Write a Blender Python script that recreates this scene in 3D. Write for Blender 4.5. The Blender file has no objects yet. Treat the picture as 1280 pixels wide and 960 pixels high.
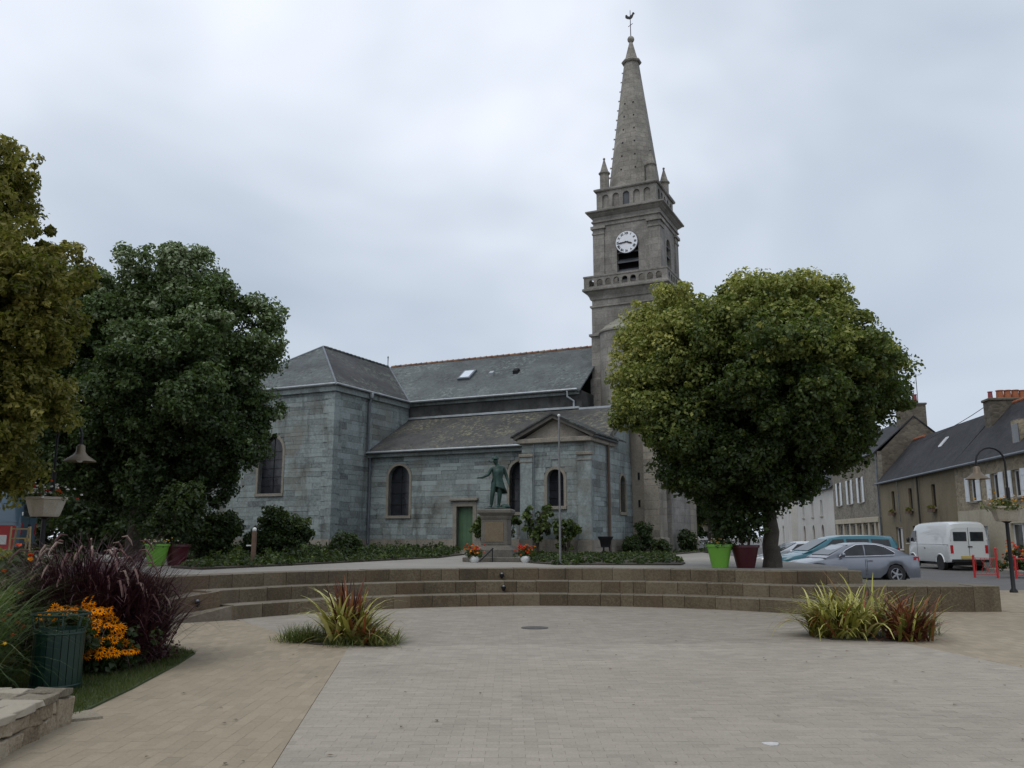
import bpy, bmesh, math, random
import numpy as np
from mathutils import Vector, Matrix
R = math.radians
PI = math.pi
random.seed(7)
rng = np.random.default_rng(11)
scene = bpy.context.scene
C = scene.collection

# ------------------------------------------------------------------ camera, sky, sun, exposure
cam_d = bpy.data.cameras.new('camera')
cam = bpy.data.objects.new('camera', cam_d)
C.objects.link(cam)
cam.location = (0, 0, 1.6)
cam.rotation_euler = (R(90 + 10.16), 0, 0)
cam_d.sensor_width = 36
cam_d.lens = 36 * 1060 / 1280
cam_d.clip_end = 3000
scene.camera = cam

world = bpy.data.worlds.new('World')
scene.world = world
world.use_nodes = True
wt = world.node_tree
wt.nodes.clear()
SUN_EL, SUN_AZ = 58, 215


def wn(t, **k):
    n = wt.nodes.new(t)
    for a, b in k.items():
        setattr(n, a, b)
    return n


sky = wn('ShaderNodeTexSky', sky_type='NISHITA', sun_disc=False)
sky.sun_elevation = R(SUN_EL)
sky.sun_rotation = R(SUN_AZ)
tc = wn('ShaderNodeTexCoord')
mp = wn('ShaderNodeMapping')
mp.inputs['Scale'].default_value = (1.0, 1.0, 1.5)
mp.inputs['Location'].default_value = (1.495, -4.030, 1.007)
n1 = wn('ShaderNodeTexNoise')
n1.inputs['Scale'].default_value = 1.7
n1.inputs['Detail'].default_value = 4
n1.inputs['Roughness'].default_value = 0.48
n1.inputs['Distortion'].default_value = 0.3
rp = wn('ShaderNodeValToRGB')
rp.color_ramp.elements[0].position = 0.34
rp.color_ramp.elements[0].color = (0.485, 0.565, 0.67, 1)
rp.color_ramp.elements[1].position = 0.66
rp.color_ramp.elements[1].color = (0.95, 1.0, 1.11, 1)
e_ = rp.color_ramp.elements.new(0.5)
e_.color = (0.67, 0.74, 0.845, 1)
ten = wn('ShaderNodeVectorMath', operation='SCALE')
ten.inputs['Scale'].default_value = 10.0
mx = wn('ShaderNodeMix', data_type='RGBA')
mx.inputs[0].default_value = 0.96
bg = wn('ShaderNodeBackground')
bg.inputs['Strength'].default_value = 0.1
out = wn('ShaderNodeOutputWorld')
L = wt.links.new
L(tc.outputs['Generated'], mp.inputs['Vector'])
L(mp.outputs['Vector'], n1.inputs['Vector'])
L(n1.outputs['Fac'], rp.inputs['Fac'])
L(rp.outputs['Color'], ten.inputs[0])
L(sky.outputs['Color'], mx.inputs[6])
L(ten.outputs['Vector'], mx.inputs[7])
L(mx.outputs[2], bg.inputs['Color'])
L(bg.outputs['Background'], out.inputs['Surface'])

sun_d = bpy.data.lights.new('sun', 'SUN')
sun_d.energy = 1.1
sun_d.angle = R(35)
sun_d.color = (1.0, 0.95, 0.87)
sun = bpy.data.objects.new('sun', sun_d)
C.objects.link(sun)
_az = R(SUN_AZ)
_d = Vector((math.sin(_az) * math.cos(R(SUN_EL)), math.cos(_az) * math.cos(R(SUN_EL)), math.sin(R(SUN_EL))))
sun.rotation_euler = _d.to_track_quat('Z', 'Y').to_euler()

vs = scene.view_settings
vs.view_transform = 'Standard'
vs.look = 'None'
vs.gamma = 1
vs.exposure = 0
vs.use_curve_mapping = False


# ------------------------------------------------------------------ helpers
class MB:
    def __init__(self):
        self.v = []
        self.f = []
        self.t = []

    def add(self, verts, faces, tint=0.5):
        b = len(self.v)
        self.v.extend([tuple(p) for p in verts])
        for fa in faces:
            self.f.append(tuple(i + b for i in fa))
            self.t.append(tint)
        return self

    def box(self, x0, x1, y0, y1, z0, z1, tint=0.5):
        return self.add([(x0, y0, z0), (x1, y0, z0), (x1, y1, z0), (x0, y1, z0), (x0, y0, z1), (x1, y0, z1), (x1, y1, z1), (x0, y1, z1)],
                        [(3, 2, 1, 0), (4, 5, 6, 7), (0, 1, 5, 4), (1, 2, 6, 5), (2, 3, 7, 6), (3, 0, 4, 7)], tint)

    def prism(self, a, b, tint=0.5):
        n = len(a)
        fs = [tuple(range(n - 1, -1, -1)), tuple(range(n, 2 * n))]
        fs += [(i, (i + 1) % n, n + (i + 1) % n, n + i) for i in range(n)]
        return self.add(list(a) + list(b), fs, tint)

    def slab(self, poly, z0, z1, tint=0.5):
        return self.prism([(x, y, z0) for x, y in poly], [(x, y, z1) for x, y in poly], tint)

    def tube(self, pts, r, n=8, tint=0.5, cap=True):
        pts = [Vector(p) for p in pts]
        if not isinstance(r, (list, tuple)):
            r = [r] * len(pts)
        vs_, fs = [], []
        up = None
        for i, p in enumerate(pts):
            d = (pts[min(i + 1, len(pts) - 1)] - pts[max(i - 1, 0)]).normalized()
            if up is None:
                up = Vector((0, 0, 1)) if abs(d.z) < 0.9 else Vector((1, 0, 0))
            s = d.cross(up).normalized()
            up = s.cross(d).normalized()
            for k in range(n):
                a = 2 * PI * k / n
                vs_.append(p + (s * math.cos(a) + up * math.sin(a)) * r[i])
        for i in range(len(pts) - 1):
            for k in range(n):
                fs.append((i * n + k, i * n + (k + 1) % n, (i + 1) * n + (k + 1) % n, (i + 1) * n + k))
        if cap:
            fs.append(tuple(range(n - 1, -1, -1)))
            m = (len(pts) - 1) * n
            fs.append(tuple(range(m, m + n)))
        return self.add(vs_, fs, tint)

    def lathe(self, prof, cx=0, cy=0, n=16, a0=0.0, tint=0.5, cap=True):
        vs_, fs = [], []
        for r_, z_ in prof:
            for k in range(n):
                a = a0 + 2 * PI * k / n
                vs_.append((cx + r_ * math.cos(a), cy + r_ * math.sin(a), z_))
        for i in range(len(prof) - 1):
            for k in range(n):
                fs.append((i * n + k, i * n + (k + 1) % n, (i + 1) * n + (k + 1) % n, (i + 1) * n + k))
        if cap:
            fs.append(tuple(range(n - 1, -1, -1)))
            m = (len(prof) - 1) * n
            fs.append(tuple(range(m, m + n)))
        return self.add(vs_, fs, tint)

    def sphere(self, c, r, n=10, m=6, tint=0.5):
        if not isinstance(r, (list, tuple)):
            r = (r, r, r)
        vs_ = [(c[0], c[1], c[2] - r[2])]
        for j in range(1, m):
            b = -PI / 2 + PI * j / m
            for k in range(n):
                a = 2 * PI * k / n
                vs_.append((c[0] + r[0] * math.cos(b) * math.cos(a), c[1] + r[1] * math.cos(b) * math.sin(a), c[2] + r[2] * math.sin(b)))
        vs_.append((c[0], c[1], c[2] + r[2]))
        fs = [(0, 1 + (k + 1) % n, 1 + k) for k in range(n)]
        for j in range(m - 2):
            for k in range(n):
                fs.append((1 + j * n + k, 1 + j * n + (k + 1) % n, 1 + (j + 1) * n + (k + 1) % n, 1 + (j + 1) * n + k))
        t = len(vs_) - 1
        fs += [(1 + (m - 2) * n + k, 1 + (m - 2) * n + (k + 1) % n, t) for k in range(n)]
        return self.add(vs_, fs, tint)

    def build(self, name, mat, parent=None, smooth=None, weld=False, bevel=0, kind=None):
        me = bpy.data.meshes.new(name)
        me.from_pydata(self.v, [], self.f)
        at = me.attributes.new('tint', 'FLOAT', 'FACE')
        at.data.foreach_set('value', self.t)
        if weld:
            bm = bmesh.new()
            bm.from_mesh(me)
            bmesh.ops.remove_doubles(bm, verts=bm.verts, dist=1e-4)
            bm.to_mesh(me)
            bm.free()
        me.materials.append(mat)
        if smooth:
            me.shade_smooth()
            me.set_sharp_from_angle(angle=R(smooth))
        me.validate()
        return link(name, me, parent, bevel, kind)


def link(name, me, parent=None, bevel=0, kind=None):
    o = bpy.data.objects.new(name, me)
    C.objects.link(o)
    o.parent = parent
    if bevel:
        m = o.modifiers.new('bevel', 'BEVEL')
        m.width = bevel
        m.segments = 1
        m.limit_method = 'ANGLE'
    if kind:
        o['kind'] = kind
    return o


def thing(name, label, cat, loc=(0, 0, 0), rz=0, group=None, scale=1):
    o = bpy.data.objects.new(name, None)
    C.objects.link(o)
    o.location = loc
    o.rotation_euler = (0, 0, rz)
    o.scale = (scale,) * 3
    return tag(o, label, cat, group)


def tag(o, label, cat, group=None):
    o['label'] = label
    o['category'] = cat
    if group:
        o['group'] = group
    return o


def structure(o):
    o['kind'] = 'structure'
    return o


def copy_tree(o, parent=None):
    c = o.copy()
    C.objects.link(c)
    c.parent = parent
    for ch in list(o.children):
        copy_tree(ch, c)
    return c


def mesh_np(name, verts, faces_flat, nper, tint, mat, parent=None, kind=None, smooth=False):
    """big mesh from numpy: all faces have nper corners"""
    me = bpy.data.meshes.new(name)
    nv, nf = len(verts), len(faces_flat) // nper
    me.vertices.add(nv)
    me.vertices.foreach_set('co', np.ascontiguousarray(verts, np.float32).ravel())
    me.loops.add(nf * nper)
    me.loops.foreach_set('vertex_index', np.ascontiguousarray(faces_flat, np.int32))
    me.polygons.add(nf)
    me.polygons.foreach_set('loop_start', np.arange(0, nf * nper, nper, dtype=np.int32))
    me.update(calc_edges=True)
    at = me.attributes.new('tint', 'FLOAT', 'FACE')
    at.data.foreach_set('value', np.ascontiguousarray(tint, np.float32))
    me.materials.append(mat)
    if smooth:
        me.shade_smooth()
    return link(name, me, parent, 0, kind)


# ------------------------------------------------------------------ materials
class NT:
    def __init__(self, name):
        self.m = bpy.data.materials.new(name)
        self.m.use_nodes = True
        self.t = self.m.node_tree
        self.b = self.t.nodes['Principled BSDF']
        self.o = self.t.nodes['Material Output']

    def n(self, typ, ins=None, **k):
        nd = self.t.nodes.new(typ)
        for a, b in k.items():
            setattr(nd, a, b)
        for a, b in (ins or {}).items():
            if isinstance(b, bpy.types.NodeSocket):
                self.t.links.new(b, nd.inputs[a])
            else:
                nd.inputs[a].default_value = b
        return nd

    def l(self, a, b):
        self.t.links.new(a, b)

    def ramp(self, fac, stops):
        r_ = self.n('ShaderNodeValToRGB', {0: fac})
        el = r_.color_ramp.elements
        while len(el) < len(stops):
            el.new(0.5)
        for e, (p, c) in zip(el, stops):
            e.position = p
            e.color = (*c, 1) if len(c) == 3 else c
        return r_.outputs[0]

    def mix(self, fac, a, b, mode='MIX'):
        nd = self.n('ShaderNodeMix', data_type='RGBA', blend_type=mode)
        for s, v in ((0, fac), (6, a), (7, b)):
            if isinstance(v, bpy.types.NodeSocket):
                self.l(v, nd.inputs[s])
            else:
                nd.inputs[s].default_value = v if s == 0 else (*v, 1) if len(v) == 3 else v
        return nd.outputs[2]

    def coord(self, kind='Object'):
        return self.n('ShaderNodeTexCoord').outputs[kind]

    def noise(self, vec, scale, detail=4, rough=0.55, dist=0.0):
        return self.n('ShaderNodeTexNoise', {'Vector': vec, 'Scale': scale, 'Detail': detail, 'Roughness': rough, 'Distortion': dist}).outputs['Fac']

    def tint(self):
        return self.n('ShaderNodeAttribute', attribute_name='tint').outputs['Fac']

    def bump(self, h, strength=0.3, dist=0.02, normal=None):
        b = self.n('ShaderNodeBump', {'Height': h, 'Strength': strength, 'Distance': dist})
        if normal:
            self.l(normal, b.inputs['Normal'])
        return b.outputs[0]


def stone_mat(name, dark, mid, light, scale=1.5, tint_amt=0.6, rough=0.85, bump=0.4, streak=0.0, stain=None, fine=14, warm=None, algae=None):
    """weathered stone: block tint x large blotches x fine grain"""
    k = NT(name)
    co = k.coord()
    a = k.noise(co, scale, 5, 0.6, 0.4)
    f = k.noise(co, scale * fine, 4, 0.65)
    ti = k.tint()
    # value = blotch*.5 + tint*amt
    s = k.n('ShaderNodeMath', {0: ti, 1: tint_amt}, operation='MULTIPLY').outputs[0]
    s2 = k.n('ShaderNodeMath', {0: a, 1: 1.0 - tint_amt * 0.7}, operation='MULTIPLY').outputs[0]
    s3 = k.n('ShaderNodeMath', {0: s, 1: s2}, operation='ADD').outputs[0]
    s4 = k.n('ShaderNodeMath', {0: s3, 1: f}, operation='ADD').outputs[0]
    s5 = k.n('ShaderNodeMath', {0: s4, 1: 0.42 + tint_amt * 0.1}, operation='SUBTRACT').outputs[0]
    col = k.ramp(s5, [(0.18, dark), (0.5, mid), (0.85, light)])
    if warm:
        wf = k.ramp(k.noise(co, 0.55, 4, 0.6, 0.8), [(0.5, (0, 0, 0)), (0.72, (0.75,) * 3)])
        col = k.mix(wf, col, warm)
    if stain:
        mp_ = k.n('ShaderNodeMapping', {'Vector': co, 'Scale': (1.1, 1.1, 0.22)}).outputs[0]
        st = k.noise(mp_, 0.9, 5, 0.65, 0.6)
        sf = k.ramp(st, [(0.52, (0, 0, 0)), (0.72, (1, 1, 1))])
        sm = k.n('ShaderNodeMath', {0: sf, 1: streak}, operation='MULTIPLY').outputs[0]
        col = k.mix(sm, col, stain)
    if algae:
        for c_, r_, a_ in algae:
            dv = k.n('ShaderNodeVectorMath', {0: co, 1: c_}, operation='SUBTRACT').outputs[0]
            dv = k.n('ShaderNodeVectorMath', {0: dv, 1: tuple(1 / q for q in r_)}, operation='MULTIPLY').outputs[0]
            ln_ = k.n('ShaderNodeVectorMath', {0: dv}, operation='LENGTH').outputs['Value']
            ln_ = k.n('ShaderNodeMath', {0: ln_, 1: k.n('ShaderNodeMath', {0: k.noise(co, 1.8, 6, 0.7, 0.6), 1: 1.6}, operation='MULTIPLY').outputs[0]}, operation='ADD').outputs[0]
            col = k.mix(k.ramp(ln_, [(0.75, (a_,) * 3), (1.75, (0, 0, 0))]), col, (0.022, 0.023, 0.018))
    k.l(col, k.b.inputs['Base Color'])
    k.b.inputs['Roughness'].default_value = rough
    k.l(k.bump(f, bump, 0.03), k.b.inputs['Normal'])
    return k.m


def plain(name, c, rough=0.6, metal=0.0, var=0.12, scale=3.0, spec=0.5, bump=0.0, coat=0.0):
    k = NT(name)
    co = k.coord()
    a = k.noise(co, scale, 5, 0.6)
    d = tuple(x * (1 - var) for x in c)
    l_ = tuple(min(1, x * (1 + var)) for x in c)
    k.l(k.ramp(a, [(0.3, d), (0.7, l_)]), k.b.inputs['Base Color'])
    k.b.inputs['Roughness'].default_value = rough
    k.b.inputs['Metallic'].default_value = metal
    k.b.inputs['Specular IOR Level'].default_value = spec
    k.b.inputs['Coat Weight'].default_value = coat
    if bump:
        k.l(k.bump(k.noise(co, scale * 9, 4), bump, 0.02), k.b.inputs['Normal'])
    return k.m


def roof_mat(name, base, light, swap=False, lichen=0.5, bw=0.28, rh=0.17, patch=(0.22, 0.25, 0.20)):
    k = NT(name)
    co = k.coord()
    if swap:
        s = k.n('ShaderNodeSeparateXYZ', {0: co})
        co2 = k.n('ShaderNodeCombineXYZ', {0: s.outputs[1], 1: s.outputs[0], 2: s.outputs[2]}).outputs[0]
    else:
        co2 = co
    br = k.n('ShaderNodeTexBrick', {'Vector': co2, 'Color1': (*base, 1), 'Color2': (*light, 1), 'Mortar': (0.02, 0.02, 0.022, 1), 'Scale': 1.0,
                                    'Mortar Size': 0.006, 'Mortar Smooth': 0.2, 'Bias': -0.2, 'Brick Width': bw, 'Row Height': rh})
    big = k.noise(co, 0.35, 4, 0.6, 0.5)
    col = k.mix(0.55, br.outputs['Color'], k.ramp(big, [(0.35, tuple(x * 0.8 for x in base)), (0.68, tuple(x * 1.25 for x in light))]))
    sp = k.noise(co, 4.5, 4, 0.75)
    reg = k.noise(co, 0.5, 3, 0.5)
    m1 = k.ramp(sp, [(0.50, (0, 0, 0)), (0.60, (1, 1, 1))])
    m2 = k.ramp(reg, [(0.40, (0, 0, 0)), (0.60, (1, 1, 1))])
    m3 = k.n('ShaderNodeMath', {0: m1, 1: m2}, operation='MULTIPLY').outputs[0]
    m4 = k.n('ShaderNodeMath', {0: m3, 1: lichen}, operation='MULTIPLY').outputs[0]
    col = k.mix(m4, col, patch)
    dk = k.ramp(k.noise(co, 6.5, 3, 0.6), [(0.60, (0, 0, 0)), (0.68, (0.8,) * 3)])
    col = k.mix(dk, col, tuple(x * 0.45 for x in base))
    k.l(col, k.b.inputs['Base Color'])
    k.b.inputs['Roughness'].default_value = 0.75
    k.b.inputs['Specular IOR Level'].default_value = 0.15
    hh = k.n('ShaderNodeMath', {0: br.outputs['Fac'], 1: -1.0}, operation='MULTIPLY').outputs[0]
    k.l(k.bump(hh, 0.5, 0.015), k.b.inputs['Normal'])
    return k.m


def ashlar_mat(name, c1, c2, joint, bw=0.75, rh=0.38, var=0.5, green=0.0):
    """distant coursed granite; joints and grain only"""
    k = NT(name)
    co = k.coord()
    s = k.n('ShaderNodeSeparateXYZ', {0: co})
    xy = k.n('ShaderNodeMath', {0: s.outputs[0], 1: s.outputs[1]}, operation='ADD').outputs[0]
    v = k.n('ShaderNodeCombineXYZ', {0: xy, 1: s.outputs[2], 2: 0.0}).outputs[0]
    br = k.n('ShaderNodeTexBrick', {'Vector': v, 'Color1': (*c1, 1), 'Color2': (*c2, 1), 'Mortar': (*joint, 1), 'Scale': 1.0,
                                    'Mortar Size': 0.012, 'Mortar Smooth': 0.4, 'Bias': 0.0, 'Brick Width': bw, 'Row Height': rh})
    big = k.noise(co, 0.8, 6, 0.65, 0.6)
    fi = k.noise(co, 11, 5, 0.7)
    col = k.mix(0.75, br.outputs['Color'], k.ramp(big, [(0.28, (0.45,) * 3), (0.5, (0.95,) * 3), (0.72, (1.5,) * 3)]), 'MULTIPLY')
    col = k.mix(0.6, col, k.ramp(fi, [(0.3, (0.6,) * 3), (0.7, (1.35,) * 3)]), 'MULTIPLY')
    if green:
        mp_ = k.n('ShaderNodeMapping', {'Vector': co, 'Scale': (1.0, 1.0, 0.25)}).outputs[0]
        g = k.ramp(k.noise(mp_, 0.8, 5, 0.6, 0.5), [(0.5, (0, 0, 0)), (0.75, (green,) * 3)])
        col = k.mix(g, col, (0.06, 0.065, 0.05))
    k.l(col, k.b.inputs['Base Color'])
    k.b.inputs['Roughness'].default_value = 0.9
    k.l(k.bump(fi, 0.35, 0.04), k.b.inputs['Normal'])
    return k.m


def leaf_mat(name, stops, transl=0.35, rough=0.5, spec=0.35, green=0.5):
    k = NT(name)
    col = k.ramp(k.tint(), stops)
    k.l(col, k.b.inputs['Base Color'])
    k.b.inputs['Roughness'].default_value = rough
    k.b.inputs['Specular IOR Level'].default_value = spec
    tr = k.n('ShaderNodeBsdfTranslucent', {'Color': k.mix(green, col, (0.16, 0.24, 0.02))})
    ms = k.n('ShaderNodeMixShader', {0: transl, 1: k.b.outputs[0], 2: tr.outputs[0]})
    k.l(ms.outputs[0], k.o.inputs['Surface'])
    return k.m


def glass_dark(name, c=(0.012, 0.013, 0.016), rough=0.12):
    k = NT(name)
    co = k.coord()
    a = k.noise(co, 2.2, 3)
    k.l(k.ramp(a, [(0.3, c), (0.7, tuple(x * 2.2 for x in c))]), k.b.inputs['Base Color'])
    k.b.inputs['Roughness'].default_value = rough
    k.l(k.bump(k.noise(co, 1.4, 2), 0.12, 0.05), k.b.inputs['Normal'])
    return k.m


def paver_mat(name, c, tint_amt=0.15):
    k = NT(name)
    co = k.coord()
    ti = k.tint()
    big = k.noise(co, 0.22, 5, 0.6, 0.4)
    fi = k.noise(co, 42, 4, 0.7)
    col = k.ramp(ti, [(0.0, tuple(x * (1 - tint_amt) for x in c)), (1.0, tuple(x * (1 + tint_amt) for x in c))])
    col = k.mix(0.5, col, k.ramp(big, [(0.3, (0.82, 0.80, 0.78)), (0.7, (1.12, 1.12, 1.12))]), 'MULTIPLY')
    col = k.mix(0.5, col, k.ramp(fi, [(0.3, (0.72,) * 3), (0.7, (1.22,) * 3)]), 'MULTIPLY')
    st = k.noise(co, 0.9, 6, 0.7, 0.8)
    col = k.mix(k.ramp(st, [(0.55, (0, 0, 0)), (0.75, (0.5,) * 3)]), col, tuple(x * 0.6 for x in c))
    k.l(col, k.b.inputs['Base Color'])
    k.b.inputs['Roughness'].default_value = 0.8
    k.b.inputs['Specular IOR Level'].default_value = 0.3
    k.l(k.bump(fi, 0.25, 0.01), k.b.inputs['Normal'])
    return k.m


def paved_sheet_mat(name, c, joint, bw, rh):
    """the same paving too far off to tell the pavers apart"""
    k = NT(name)
    co = k.coord()
    br = k.n('ShaderNodeTexBrick', {'Vector': co, 'Color1': (*[x * 0.88 for x in c], 1), 'Color2': (*[x * 1.12 for x in c], 1), 'Mortar': (*joint, 1),
                                    'Scale': 1.0, 'Mortar Size': 0.005, 'Mortar Smooth': 0.3, 'Bias': 0.0, 'Brick Width': bw, 'Row Height': rh})
    big = k.noise(co, 0.22, 5, 0.6, 0.4)
    mid = k.noise(co, 2.5, 5, 0.7)
    col = k.mix(0.5, br.outputs['Color'], k.ramp(big, [(0.3, (0.82, 0.80, 0.78)), (0.7, (1.12, 1.12, 1.12))]), 'MULTIPLY')
    col = k.mix(0.5, col, k.ramp(mid, [(0.3, (0.8,) * 3), (0.7, (1.15,) * 3)]), 'MULTIPLY')
    st = k.noise(co, 0.9, 6, 0.7, 0.8)
    col = k.mix(k.ramp(st, [(0.55, (0, 0, 0)), (0.75, (0.5,) * 3)]), col, tuple(x * 0.6 for x in c))
    k.l(col, k.b.inputs['Base Color'])
    k.b.inputs['Roughness'].default_value = 0.8
    k.b.inputs['Specular IOR Level'].default_value = 0.3
    return k.m


def ground_mat(name, stops, scale=0.6, fine=25, rough=0.9):
    k = NT(name)
    co = k.coord()
    a = k.noise(co, scale, 6, 0.65, 0.5)
    f = k.noise(co, fine, 4, 0.7)
    s = k.n('ShaderNodeMath', {0: a, 1: k.n('ShaderNodeMath', {0: f, 1: 0.5}, operation='SUBTRACT').outputs[0]}, operation='ADD').outputs[0]
    k.l(k.ramp(s, stops), k.b.inputs['Base Color'])
    k.b.inputs['Roughness'].default_value = rough
    k.l(k.bump(f, 0.4, 0.02), k.b.inputs['Normal'])
    return k.m


BLUESTONE = stone_mat('blue_schist', (0.077, 0.090, 0.089), (0.178, 0.207, 0.205), (0.285, 0.33, 0.325), 0.7, 0.6, stain=(0.042, 0.042, 0.036), streak=0.85, warm=(0.155, 0.145, 0.115), algae=[((-5.25, 0.0, 3.0), (0.75, 1.2, 2.4), 0.85), ((-1.9, 0.0, 2.9), (2.6, 1.2, 2.0), 0.4), ((-5.8, 3.0, 7.6), (1.0, 2.2, 1.8), 0.6), ((-6.2, -3.1, 2.2), (1.6, 2.0, 2.4), 0.4)])
GRANITE = stone_mat('dressed_granite', (0.10, 0.09, 0.075), (0.20, 0.18, 0.15), (0.30, 0.27, 0.225), 1.2, 0.4, stain=(0.06, 0.055, 0.045), streak=0.5)
BUFF = stone_mat('buff_granite_surround', (0.10, 0.088, 0.07), (0.20, 0.18, 0.148), (0.29, 0.265, 0.22), 1.6, 0.4)
TOWER = ashlar_mat('tower_granite', (0.215, 0.202, 0.182), (0.265, 0.25, 0.225), (0.165, 0.155, 0.14), green=0.5)
SPIRE = ashlar_mat('spire_granite', (0.21, 0.197, 0.172), (0.27, 0.252, 0.22), (0.14, 0.13, 0.11), 0.6, 0.3, green=0.35)
BUTT = stone_mat('buttress_granite', (0.12, 0.11, 0.09), (0.22, 0.20, 0.165), (0.31, 0.28, 0.23), 1.0, 0.5, stain=(0.07, 0.06, 0.045), streak=0.5)
SLATE_N = roof_mat('slate_nave', (0.085, 0.094, 0.097), (0.135, 0.152, 0.152), lichen=0.6, patch=(0.23, 0.265, 0.25))
SLATE_A = roof_mat('slate_aisle', (0.06, 0.06, 0.06), (0.10, 0.10, 0.095), lichen=0.85, patch=(0.21, 0.20, 0.13))
SLATE_T = roof_mat('slate_transept', (0.042, 0.042, 0.044), (0.075, 0.075, 0.075), swap=True, lichen=0.5)
SLATE_H = roof_mat('slate_house', (0.026, 0.027, 0.031), (0.046, 0.047, 0.052), lichen=0.35, patch=(0.09, 0.09, 0.085))
ZINC = plain('zinc', (0.36, 0.39, 0.41), 0.45, 0.4, 0.2)
ZINC_D = plain('dull_zinc_pipe', (0.14, 0.16, 0.18), 0.5, 0.3, 0.2)
RIDGE = stone_mat('ridge_tile_clay', (0.10, 0.055, 0.035), (0.19, 0.10, 0.06), (0.27, 0.16, 0.10), 2.0, 0.6)
WINDOW = glass_dark('leaded_glass')
IRON = plain('black_iron', (0.018, 0.018, 0.02), 0.5, 0.5)
GREEN_DOOR = plain('green_door_paint', (0.062, 0.125, 0.064), 0.55, 0, 0.15, 2.0)
CLOCK_W = plain('clock_enamel', (0.72, 0.74, 0.78), 0.35, 0, 0.04)
BLACK = plain('black_paint', (0.012, 0.012, 0.013), 0.5)
LOUVRE = plain('louvre_slate', (0.07, 0.075, 0.085), 0.7, 0, 0.3)
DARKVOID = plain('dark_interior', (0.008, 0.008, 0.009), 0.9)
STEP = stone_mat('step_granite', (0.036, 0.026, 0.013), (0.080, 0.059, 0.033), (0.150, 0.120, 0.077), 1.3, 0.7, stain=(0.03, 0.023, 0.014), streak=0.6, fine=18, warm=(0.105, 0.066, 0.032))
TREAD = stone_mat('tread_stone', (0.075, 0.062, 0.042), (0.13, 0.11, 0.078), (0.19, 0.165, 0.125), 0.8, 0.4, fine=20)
C_GREY = (0.318, 0.284, 0.236)
C_BEIGE = (0.292, 0.244, 0.174)
PAVE_G = paver_mat('paver_grey', C_GREY)
PAVE_B = paver_mat('paver_beige', C_BEIGE)
SHEET_G = paved_sheet_mat('paving_grey', C_GREY, (0.27, 0.24, 0.215), 0.2, 0.1)
SHEET_B = paved_sheet_mat('paving_beige', C_BEIGE, (0.23, 0.195, 0.15), 0.12, 0.24)
SHEET_D = paved_sheet_mat('paving_semicircle', tuple(x * 0.88 for x in C_GREY), (0.24, 0.212, 0.19), 0.2, 0.1)
JOINT = ground_mat('joint_sand', [(0.3, (0.25, 0.22, 0.18)), (0.7, (0.31, 0.275, 0.225))])
ASPHALT = ground_mat('asphalt', [(0.3, (0.085, 0.083, 0.082)), (0.7, (0.125, 0.12, 0.118))], 0.3, 30)
TERRACE = ground_mat('terrace_gravel', [(0.3, (0.22, 0.205, 0.18)), (0.7, (0.31, 0.29, 0.26))], 0.4, 30)
SOIL = ground_mat('soil', [(0.3, (0.028, 0.022, 0.015)), (0.7, (0.055, 0.045, 0.03))], 2, 30)
TURF = ground_mat('turf', [(0.3, (0.03, 0.045, 0.012)), (0.7, (0.055, 0.075, 0.02))], 1.2, 30)
BARK = stone_mat('bark', (0.02, 0.016, 0.011), (0.045, 0.036, 0.026), (0.085, 0.072, 0.055), 3, 0.2)
BRONZE = plain('patinated_bronze', (0.024, 0.056, 0.047), 0.55, 0.35, 0.45, 6)
WHITE_P = plain('white_paint', (0.66, 0.67, 0.66), 0.5, 0, 0.06)
POT_LIME = plain('lime_plastic', (0.14, 0.35, 0.04), 0.4, 0, 0.06)
POT_WINE = plain('burgundy_plastic', (0.06, 0.008, 0.014), 0.35, 0, 0.1)
RED = plain('red_paint', (0.42, 0.02, 0.02), 0.45, 0, 0.1)
TYRE = plain('tyre_rubber', (0.016, 0.016, 0.017), 0.8)
RIM = plain('alloy_rim', (0.42, 0.43, 0.45), 0.3, 0.8)
CARGLASS = glass_dark('car_glass', (0.018, 0.021, 0.024), 0.06)
CARGLASS.node_tree.nodes['Principled BSDF'].inputs['Specular IOR Level'].default_value = 0.3
CHROME = plain('chrome', (0.75, 0.76, 0.78), 0.15, 1.0)
LAMPRED = plain('tail_lamp', (0.40, 0.015, 0.02), 0.2)
LAMPCLR = plain('head_lamp', (0.6, 0.62, 0.64), 0.15, 0.3)
PLATE = plain('plate_yellow', (0.55, 0.40, 0.08), 0.5)

LEAF_R = leaf_mat('leaf_right_tree', [(0.0, (0.016, 0.030, 0.008)), (0.4, (0.05, 0.078, 0.020)), (0.68, (0.19, 0.225, 0.055)), (1.0, (0.42, 0.41, 0.11))], 0.34)
LEAF_L = leaf_mat('leaf_left_tree', [(0.0, (0.016, 0.030, 0.010)), (0.45, (0.045, 0.075, 0.024)), (0.8, (0.115, 0.17, 0.055)), (1.0, (0.33, 0.38, 0.25))], 0.25)
LEAF_Y = leaf_mat('leaf_yellow_tree', [(0.0, (0.055, 0.056, 0.011)), (0.5, (0.17, 0.155, 0.03)), (1.0, (0.37, 0.32, 0.08))], 0.4)
LEAF_B = leaf_mat('leaf_bush', [(0.0, (0.014, 0.026, 0.008)), (0.5, (0.033, 0.055, 0.015)), (1.0, (0.12, 0.16, 0.04))], 0.25)
PHORM = leaf_mat('phormium_blade', [(0.0, (0.035, 0.012, 0.010)), (0.25, (0.09, 0.028, 0.018)), (0.42, (0.30, 0.10, 0.04)), (0.6, (0.11, 0.125, 0.022)), (0.82, (0.34, 0.325, 0.06)), (1.0, (0.5, 0.48, 0.17))], 0.2, green=0.0)
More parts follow.
